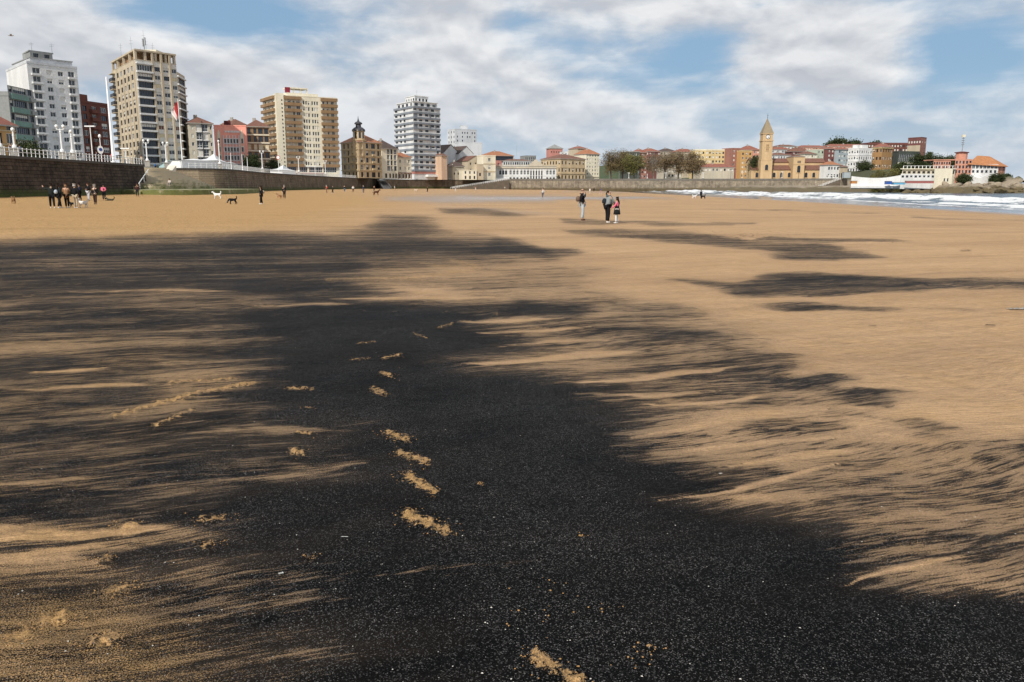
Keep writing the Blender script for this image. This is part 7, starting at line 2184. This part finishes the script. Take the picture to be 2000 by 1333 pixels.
# the three people on the sand
person('man in black jacket and pale jeans with a brown backpack, looking right', gp(1137, 431), 1.80, RIGHT + .1, BLACK, LIGHTJ, BROWNC, (.30, .20, .14), 'bald', ('face', 'pocket'), .04, .84, (('backpack', (.15, .10, .075)), ('scarf', WHITEC)), lean=-.03)
person('woman in grey hooded jacket and black wide trousers with a dark backpack', gp(1186, 436), 1.70, RIGHT + .5, GREYC, BLACK, WHITEC, DKHAIR, 'ponytail', 'reach', .05, .82, (('backpack', (.02, .028, .035), .10), ('hood', (.10, .15, .16)), 'wide'), lean=.07)
person('girl with long dark hair, pink sleeves, dark vest and white tights', gp(1204.5, 437), 1.36, LEFT - .15, PINKC, WHITEC, WHITEC, DKHAIR, 'long', 'reach', .05, .86, (('vest', (.03, .015, .025)), ('skirt', (.012, .014, .016))))
# the dog walkers before the dark wall
person('person in dark jacket with one tan sleeve raised, walking at the left of the group', gp(103, 407), 1.72, AWAY + .6, (.02, .024, .024), BLACK, WHITEC, DKHAIR, 'short', ('up', 'down'), .22, .80, (('hood', BEIGE),))
person('person in black carrying a pale grey backpack, second from left in the group', gp(117, 407), 1.72, AWAY - .3, (.014, .018, .02), BLACK, WHITEC, DKHAIR, 'long', 'pocket', .22, .82, (('backpack', (.40, .45, .50)),))
person('person in long tan brown hooded coat among the dog walkers', gp(132, 406.5), 1.72, AWAY + .3, TANC, BLACK, WHITEC, BROWNC, 'short', 'front', .10, .68, (('raised_hood', TANC),))
person('person in bulky black jacket and beige trousers beside the white dog', gp(149, 407), 1.72, AWAY + .2, BLACK, BEIGE, WHITEC, GREYHAIR, 'short', 'pocket', .10, .80, ())
person('person in dark navy coat standing behind the bulky black jacket', gp(157, 392.5), 1.72, LEFT + .3, NAVY, BLACK, BLACK, DKHAIR, 'short', 'pocket', .08, .78, ())
person('person in black jacket and pale grey trousers with arms crossed', gp(174, 392.5), 1.78, NEAR - .3, BLACK, (.50, .50, .54), BLACK, BROWNC, 'short', 'crossed', .06, .88, ())
person('person in black coat with white scarf and cream shoulder bag', gp(187, 399.5), 1.68, NEAR, (.014, .012, .014), (.05, .03, .025), BLACK, GREYHAIR, 'short', 'pocket', .08, .80, (('bag', BEIGE), ('scarf', WHITEC)))
person('person in pink top and black leggings standing by the lying dog', gp(204, 392), 1.62, NEAR + .4, PINKC, BLACK, (.35, .14, .07), DKHAIR, 'long', 'front', .10, .92, (('vest', (.08, .03, .05)),))
person('person in dark red brown jacket at the foot of the mossy stairs', gp(269, 384.5), 1.68, NEAR + .5, (.06, .025, .02), (.02, .022, .03), BLACK, (.12, .05, .03), 'long', 'down', .20, .84, ())
person('person in white top sitting on the mossy stairs', Vector((P(332, 366, 137).x, 137.0, 1.72)), 1.65, NEAR, (.55, .50, .46), (.25, .22, .2), WHITEC, BROWNC, 'short', 'front', .05, .86, (), sit=True)
person('person in black leggings with a beige tote, standing alone left of centre', gp(511, 399.5), 1.72, LEFT + .4, BLACK, BLACK, WHITEC, DKHAIR, 'long', 'pocket', .09, .84, (('backpack', BEIGE, .05),))
person('person in black coat with a small tan dog beside them', gp(556, 388.5), 1.75, NEAR, BLACK, (.05, .04, .03), TANC, GREYHAIR, 'short', ('front', 'down'), .05, .60, ())
# far walkers
FAR = [(638, 377, REDC, (.2, .1, .08), 'far walker in red near the brown wall'), (650, 378, (.03, .028, .02), BLACK, 'far walker in dark green, right of the walker in red'), (673, 375.5, BLACK, (.10, .14, .2), 'far walker in black top and blue jeans'),
       (690, 376, WHITEC, BROWNC, 'far walker in white top below the ornate building'), (710, 378.5, NAVY, (.15, .13, .12), 'far walker in navy left of the beach steps'), (731, 374.5, (.2, .1, .06), BLACK, 'far walker in brown at the foot of the beach steps'),
       (771, 372, WHITEC, (.4, .3, .2), 'far walker in white right of the beach steps'), (835, 376.5, BLACK, BLACK, 'far walker all in black below the grey tower'), (890, 374, BROWNC, WHITEC, 'far walker at the bottom of the long ramp'),
       (929, 372.5, (.4, .2, .15), WHITEC, 'far walker in pinkish top under the ramp'), (986, 371.5, WHITEC, TANC, 'far walker in white where the ramp meets the wall'), (1060, 388, (.5, .48, .44), (.10, .11, .13), 'walker in pale jacket alone on the wet sand'),
       (1152, 380, WHITEC, (.5, .45, .35), 'far walker in white behind the man with the backpack'), (1160, 375.5, BLACK, BLACK, 'tiny far walker in black behind the man with the backpack'), (1173, 379, (.08, .08, .25), (.5, .3, .3), 'far walker in blue top left of the woman in grey'),
       (1369, 388.5, (.02, .022, .035), BLACK, 'person in dark clothes at the edge of the surf')]
for k_, (px, py, jc, tc_, lab) in enumerate(FAR):
    person(lab, gp(px, py), 1.72, random.uniform(0, 6.28), jc, tc_, WHITEC if k_ % 3 else BLACK, DKHAIR if k_ % 4 else GREYHAIR, 'short', random.choice(['down', 'pocket', 'front']), .18, .84, (), detail=False, group='far walkers on the beach')
# people on the promenade
for px, bk, jc, lab in ((303, 4.0, (.03, .14, .42), 'person in bright blue jacket at the top of the stairs'), (219, 2.5, (.40, .03, .05), 'person in dark red at the foot of the white mast'), (22, 2.0, NAVY, 'person in navy behind the railing at the far left'), (40, 3.0, (.10, .12, .16), 'person in slate blue behind the railing near the shrub'), (190, 2.2, NAVY, 'person in navy behind the railing near the round sign'), (277, 2.4, BEIGE, 'person in cream beside the double globe lamp'), (308, 6.0, BLACK, 'person in black just right of the blue jacket')):
    person(lab, wall_at(px, bk), 1.72, random.uniform(0, 6.28), jc, BLACK, BLACK, DKHAIR, 'short', 'down', .12, .84, (), detail=False)

# ================================================================== DOGS
def dog(label, pos, h, face, col, col2=None, lying=False, head_down=False, tail_up=True, ear='drop', hip_r=.115):
    """h = height at the withers"""
    s_ = h / .5
    t_ = thing('dog', label, 'dog', pos, None, face)
    S = lambda x, y, z: (x * s_, y * s_, (z - (.34 if lying else 0)) * s_)
    N = [(S(-.25, 0, .44), hip_r * s_), (S(0, 0, .43), .12 * s_), (S(.20, 0, .42), .145 * s_), (S(.30, 0, .50), .095 * s_)]
    E = [(0, 1), (1, 2), (2, 3)]
    def add(p, r, frm):
        N.append((S(*p), r * s_)); E.append((frm, len(N) - 1)); return len(N) - 1
    if head_down:
        a = add((.40, 0, .36), .085, 3); a = add((.46, 0, .22), .085, a); add((.54, 0, .12), .045, a); hx, hz = .44, .26
    else:
        a = add((.38, 0, .62), .075, 3); a = add((.45, 0, .68), .085, a); add((.58, 0, .64), .042, a); hx, hz = .43, .72
    for sg in (-1, 1):
        if lying:
            b0 = add((.30, .09 * sg, .38), .05, 2); add((.48, .09 * sg, .375), .035, b0)
            b0 = add((-.18, .12 * sg, .40), .075, 0); add((-.02, .15 * sg, .375), .04, b0)
        else:
            b0 = add((.21, .075 * sg, .30), .058, 2); b0 = add((.22 + .03 * sg, .075 * sg, .16), .036, b0); b0 = add((.21 + .06 * sg, .075 * sg, .03), .030, b0); add((.25 + .06 * sg, .075 * sg, .022), .024, b0)
            b0 = add((-.20, .075 * sg, .30), .075, 0); b0 = add((-.32 - .04 * sg, .075 * sg, .17), .040, b0); b0 = add((-.27 - .05 * sg, .075 * sg, .03), .030, b0); add((-.23 - .05 * sg, .075 * sg, .022), .024, b0)
    if tail_up:
        b0 = add((-.36, 0, .55), .045, 0); b0 = add((-.38, 0, .70), .05, b0); add((-.30, 0, .76), .03, b0)
    else:
        b0 = add((-.40, 0, .40), .04, 0); add((-.50, 0, .30), .025, b0)
    skin_obj('body', N, E, cloth(col), t_, 1, 1)
    for sg in (-1, 1):
        skin_obj('ear', [(S(hx, .06 * sg, hz), .035 * s_), (S(hx - .02, .10 * sg, hz - (.07 if ear == 'drop' else -.08)), .022 * s_)], [(0, 1)], cloth(col2 or col), t_, 1)
    if col2:
        skin_obj('chest_patch', [(S(.30, 0, .42), .10 * s_), (S(.335, 0, .36), .07 * s_)], [(0, 1)], cloth(col2), t_, 1)
    return t_
dog('fluffy white dog walking beside the beige trousers', gp(164, 406.5), .46, RIGHT, (.70, .68, .65), hip_r=.14)
dog('small black dog between the legs of the dog walkers', gp(143, 405.5), .34, LEFT, BLACK, tail_up=False)
dog('shaggy dark dog with pale head lying beside the pink top', gp(216, 392.5), .50, LEFT + .4, (.06, .055, .035), (.55, .52, .46), lying=True)
dog('white dog with curled tail trotting left past the stairs', gp(425, 388.8), .62, LEFT, (.75, .74, .72), hip_r=.12)
dog('black and white dog sniffing the sand', gp(455, 399.5), .50, LEFT + .5, (.012, .012, .013), (.6, .58, .55), head_down=True)
dog('small tan dog beside the person in black coat', gp(546, 389), .55, LEFT + 1.0, (.45, .26, .14), (.65, .6, .52), tail_up=False)
dog('brown dog running near the beach steps', gp(735, 382), .75, RIGHT + .5, (.09, .035, .02), tail_up=False)
dog('small brown dog alone at the far left', gp(27, 398.5), .42, RIGHT + 2.4, (.22, .12, .06), tail_up=True)
dog('small white dog at the edge of the surf', gp(1356, 388), .55, RIGHT, (.7, .68, .66))
dog('dark dog beside the person at the edge of the surf', gp(1373, 388.8), .6, LEFT, BLACK)
dog('tiny pale dog far off between the beach steps and the ramp', gp(812, 375), .6, RIGHT, (.6, .5, .38))

# ================================================================== SMALL THINGS ON THE SAND
# clods thrown out of the footprints
def clod_mesh(seed):
    bm = bmesh.new(); bmesh.ops.create_icosphere(bm, subdivisions=1, radius=1.0); rnd = random.Random(seed)
    for v_ in bm.verts:
        v_.co *= rnd.uniform(.7, 1.15); v_.co.z *= .7
    return bm
CB = [clod_mesh(i) for i in range(4)]
CV = [([tuple(v_.co) for v_ in bm.verts], [tuple(v_.index for v_ in f_.verts) for f_ in bm.faces]) for bm in CB if not bm.verts.ensure_lookup_table()]
rnd = random.Random(11)
cb2 = MB()
def clods(px, py, n, spread, rmin, rmax):
    for _ in range(n):
        q = ground_hit(px + rnd.gauss(0, spread), py + rnd.gauss(0, spread * .45))
        r = rnd.uniform(rmin, rmax) ; vs, fs = rnd.choice(CV); i = len(cb2.v); a = rnd.uniform(0, 6.28)
        for (x, y, z) in vs:
            cb2.v.append((q.x + (x * math.cos(a) - y * math.sin(a)) * r, q.y + (x * math.sin(a) + y * math.cos(a)) * r, q.z + .004 + z * r))
        for f_ in fs:
            cb2.f.append(tuple(i + k_ for k_ in f_)); cb2.m.append(0)
for pts, wid, amp in SCUFFS:
    for (x, y) in pts:
        if y > 600:
            k_ = (y - 500) / 500
            clods(x, y, int((4 + 12 * min(1.5, k_)) * min(1, wid / 9)), wid * 1.5, .0018, .0052)
for (x, y) in ((1050, 1270), (1030, 1200), (1080, 1150), (1160, 1190), (1270, 1270), (1240, 1300)):
    clods(x, y, 9, 26, .0018, .006)
cbm = cb2.mesh('sand_clods', [mat('damp_sand_clods', (0.36, 0.205, 0.08), .95, .25, 30.0)])
tag(link('sand_clods', cbm), 'crumbs of damp ochre sand kicked up over the coal', 'sand', kind='stuff')
# bits of shell
sh = MB()
for _ in range(260):
    px, py = rnd.uniform(-60, 2060), 480 + 900 * rnd.random() ** 1.3
    q = ground_hit(px, py); r = rnd.uniform(.0016, .0042) * (1 + max(0, (700 - py)) / 120); a = rnd.uniform(0, 6.28)
    c_0, s_0 = math.cos(a) * r, math.sin(a) * r
    z = q.z + .006
    sh.poly([(q.x + c_0 * 1.4, q.y + s_0 * 1.4, z), (q.x - s_0, q.y + c_0, z + r * .5), (q.x - c_0 * 1.4, q.y - s_0 * 1.4, z), (q.x + s_0, q.y - c_0, z + r * .35)])
tag(link('shell_fragments', sh.mesh('shell_fragments', [mat('shell', (.62, .58, .52), .6, .1)])), 'tiny pale shell fragments scattered over the coal', 'shells', kind='stuff')
def litter(name, label, px, py, L, W_, col, rz):
    q = ground_hit(px, py); bm = bmesh.new(); n1_, n2_ = 9, 5
    vs = [[bm.verts.new((L * (i / (n1_ - 1) - .5), W_ * (j / (n2_ - 1) - .5), .012 + .18 * W_ * math.sin(i * 1.3 + j * 2.1) ** 2 + .1 * W_ * random.random())) for j in range(n2_)] for i in range(n1_)]
    for i in range(n1_ - 1):
        for j in range(n2_ - 1):
            bm.faces.new((vs[i][j], vs[i + 1][j], vs[i + 1][j + 1], vs[i][j + 1]))
    bmesh.ops.solidify(bm, geom=bm.faces[:], thickness=.004)
    me = bpy.data.meshes.new(name); bm.to_mesh(me); bm.free(); me.materials.append(mat(name + '_mat', col, .5, .15, 12.0))
    o = link(name, me, loc=(q.x, q.y, q.z)); o.rotation_euler = (0, 0, rz)
    return tag(o, label, 'litter')
litter('plastic_scrap', 'crumpled pale plastic scrap on the sand at the right edge', 1988, 606, .32, .10, (.50, .50, .47), .1)
litter('driftwood_chip', 'small dark driftwood chip on the sand right of centre', 1704, 638, .09, .03, (.03, .025, .02), -.3)
litter('weed_scrap', 'dark scrap of seaweed below the plastic scrap', 1934, 637, .12, .03, (.03, .025, .018), -.4)
litter('seaweed_tuft', 'dark seaweed tuft on the upper right sand', 1886, 491, .35, .12, (.035, .02, .015), .2)
litter('straw_stub', 'short white straw stub lying on the coal', 673, 1053, .035, .006, (.7, .7, .68), 0)
litter('paper_bit', 'small white paper bit on the coal below the left sand streak', 549, 1125, .022, .014, (.75, .75, .72), .6)
litter('shell_piece', 'single white shell piece on the coal right of centre', 1407, 929, .022, .014, (.75, .72, .68), .4)
# wrack line of dark weed, far right
wr = MB(); rnd = random.Random(5)
for _ in range(700):
    px = rnd.uniform(1180, 1790); base = 455 + (px - 1180) * .022 + rnd.gauss(0, 5.5)
    q = ground_hit(px, base); r = rnd.uniform(.02, .06)
    a = rnd.uniform(0, 6.28); c_0, s_0 = math.cos(a) * r, math.sin(a) * r
    wr.poly([(q.x + c_0, q.y + s_0, q.z + .01), (q.x - s_0 * .4, q.y + c_0 * .4, q.z + .01 + r * .2), (q.x - c_0, q.y - s_0, q.z + .01), (q.x + s_0 * .4, q.y - c_0 * .4, q.z + .015)])
tag(link('seaweed_wrack', wr.mesh('seaweed_wrack', [mat('dry_weed', (.045, .024, .016), .9, .2)])), 'line of dark dried seaweed strewn across the far sand', 'seaweed', kind='stuff')
# gull
gq = P(21, 70, 90)
gu = thing('gull', 'grey gull gliding in the cloud at the top left', 'bird', gq, None, .4)
M_GULL = mat('gull_feathers', (.35, .35, .36), .8, .1, 6)
skin_obj('body', [((-.28, 0, 0), .02), ((-.1, 0, 0), .06), ((.1, 0, 0), .065), ((.24, 0, .02), .04), ((.31, 0, .01), .012)], [(0, 1), (1, 2), (2, 3), (3, 4)], M_GULL, gu, 1, 2)
for sg in (-1, 1):
    mb = MB(); W0 = [(.10, .05 * sg, .03), (.14, .30 * sg, .12), (.02, .68 * sg, .05), (-.06, .66 * sg, .05), (-.02, .30 * sg, .11), (-.09, .05 * sg, .03)]
    mb.poly(W0); mb.poly([(x, y, z - .012) for x, y, z in W0][::-1]); link('wing', mb.mesh('wing', [M_GULL]), gu)
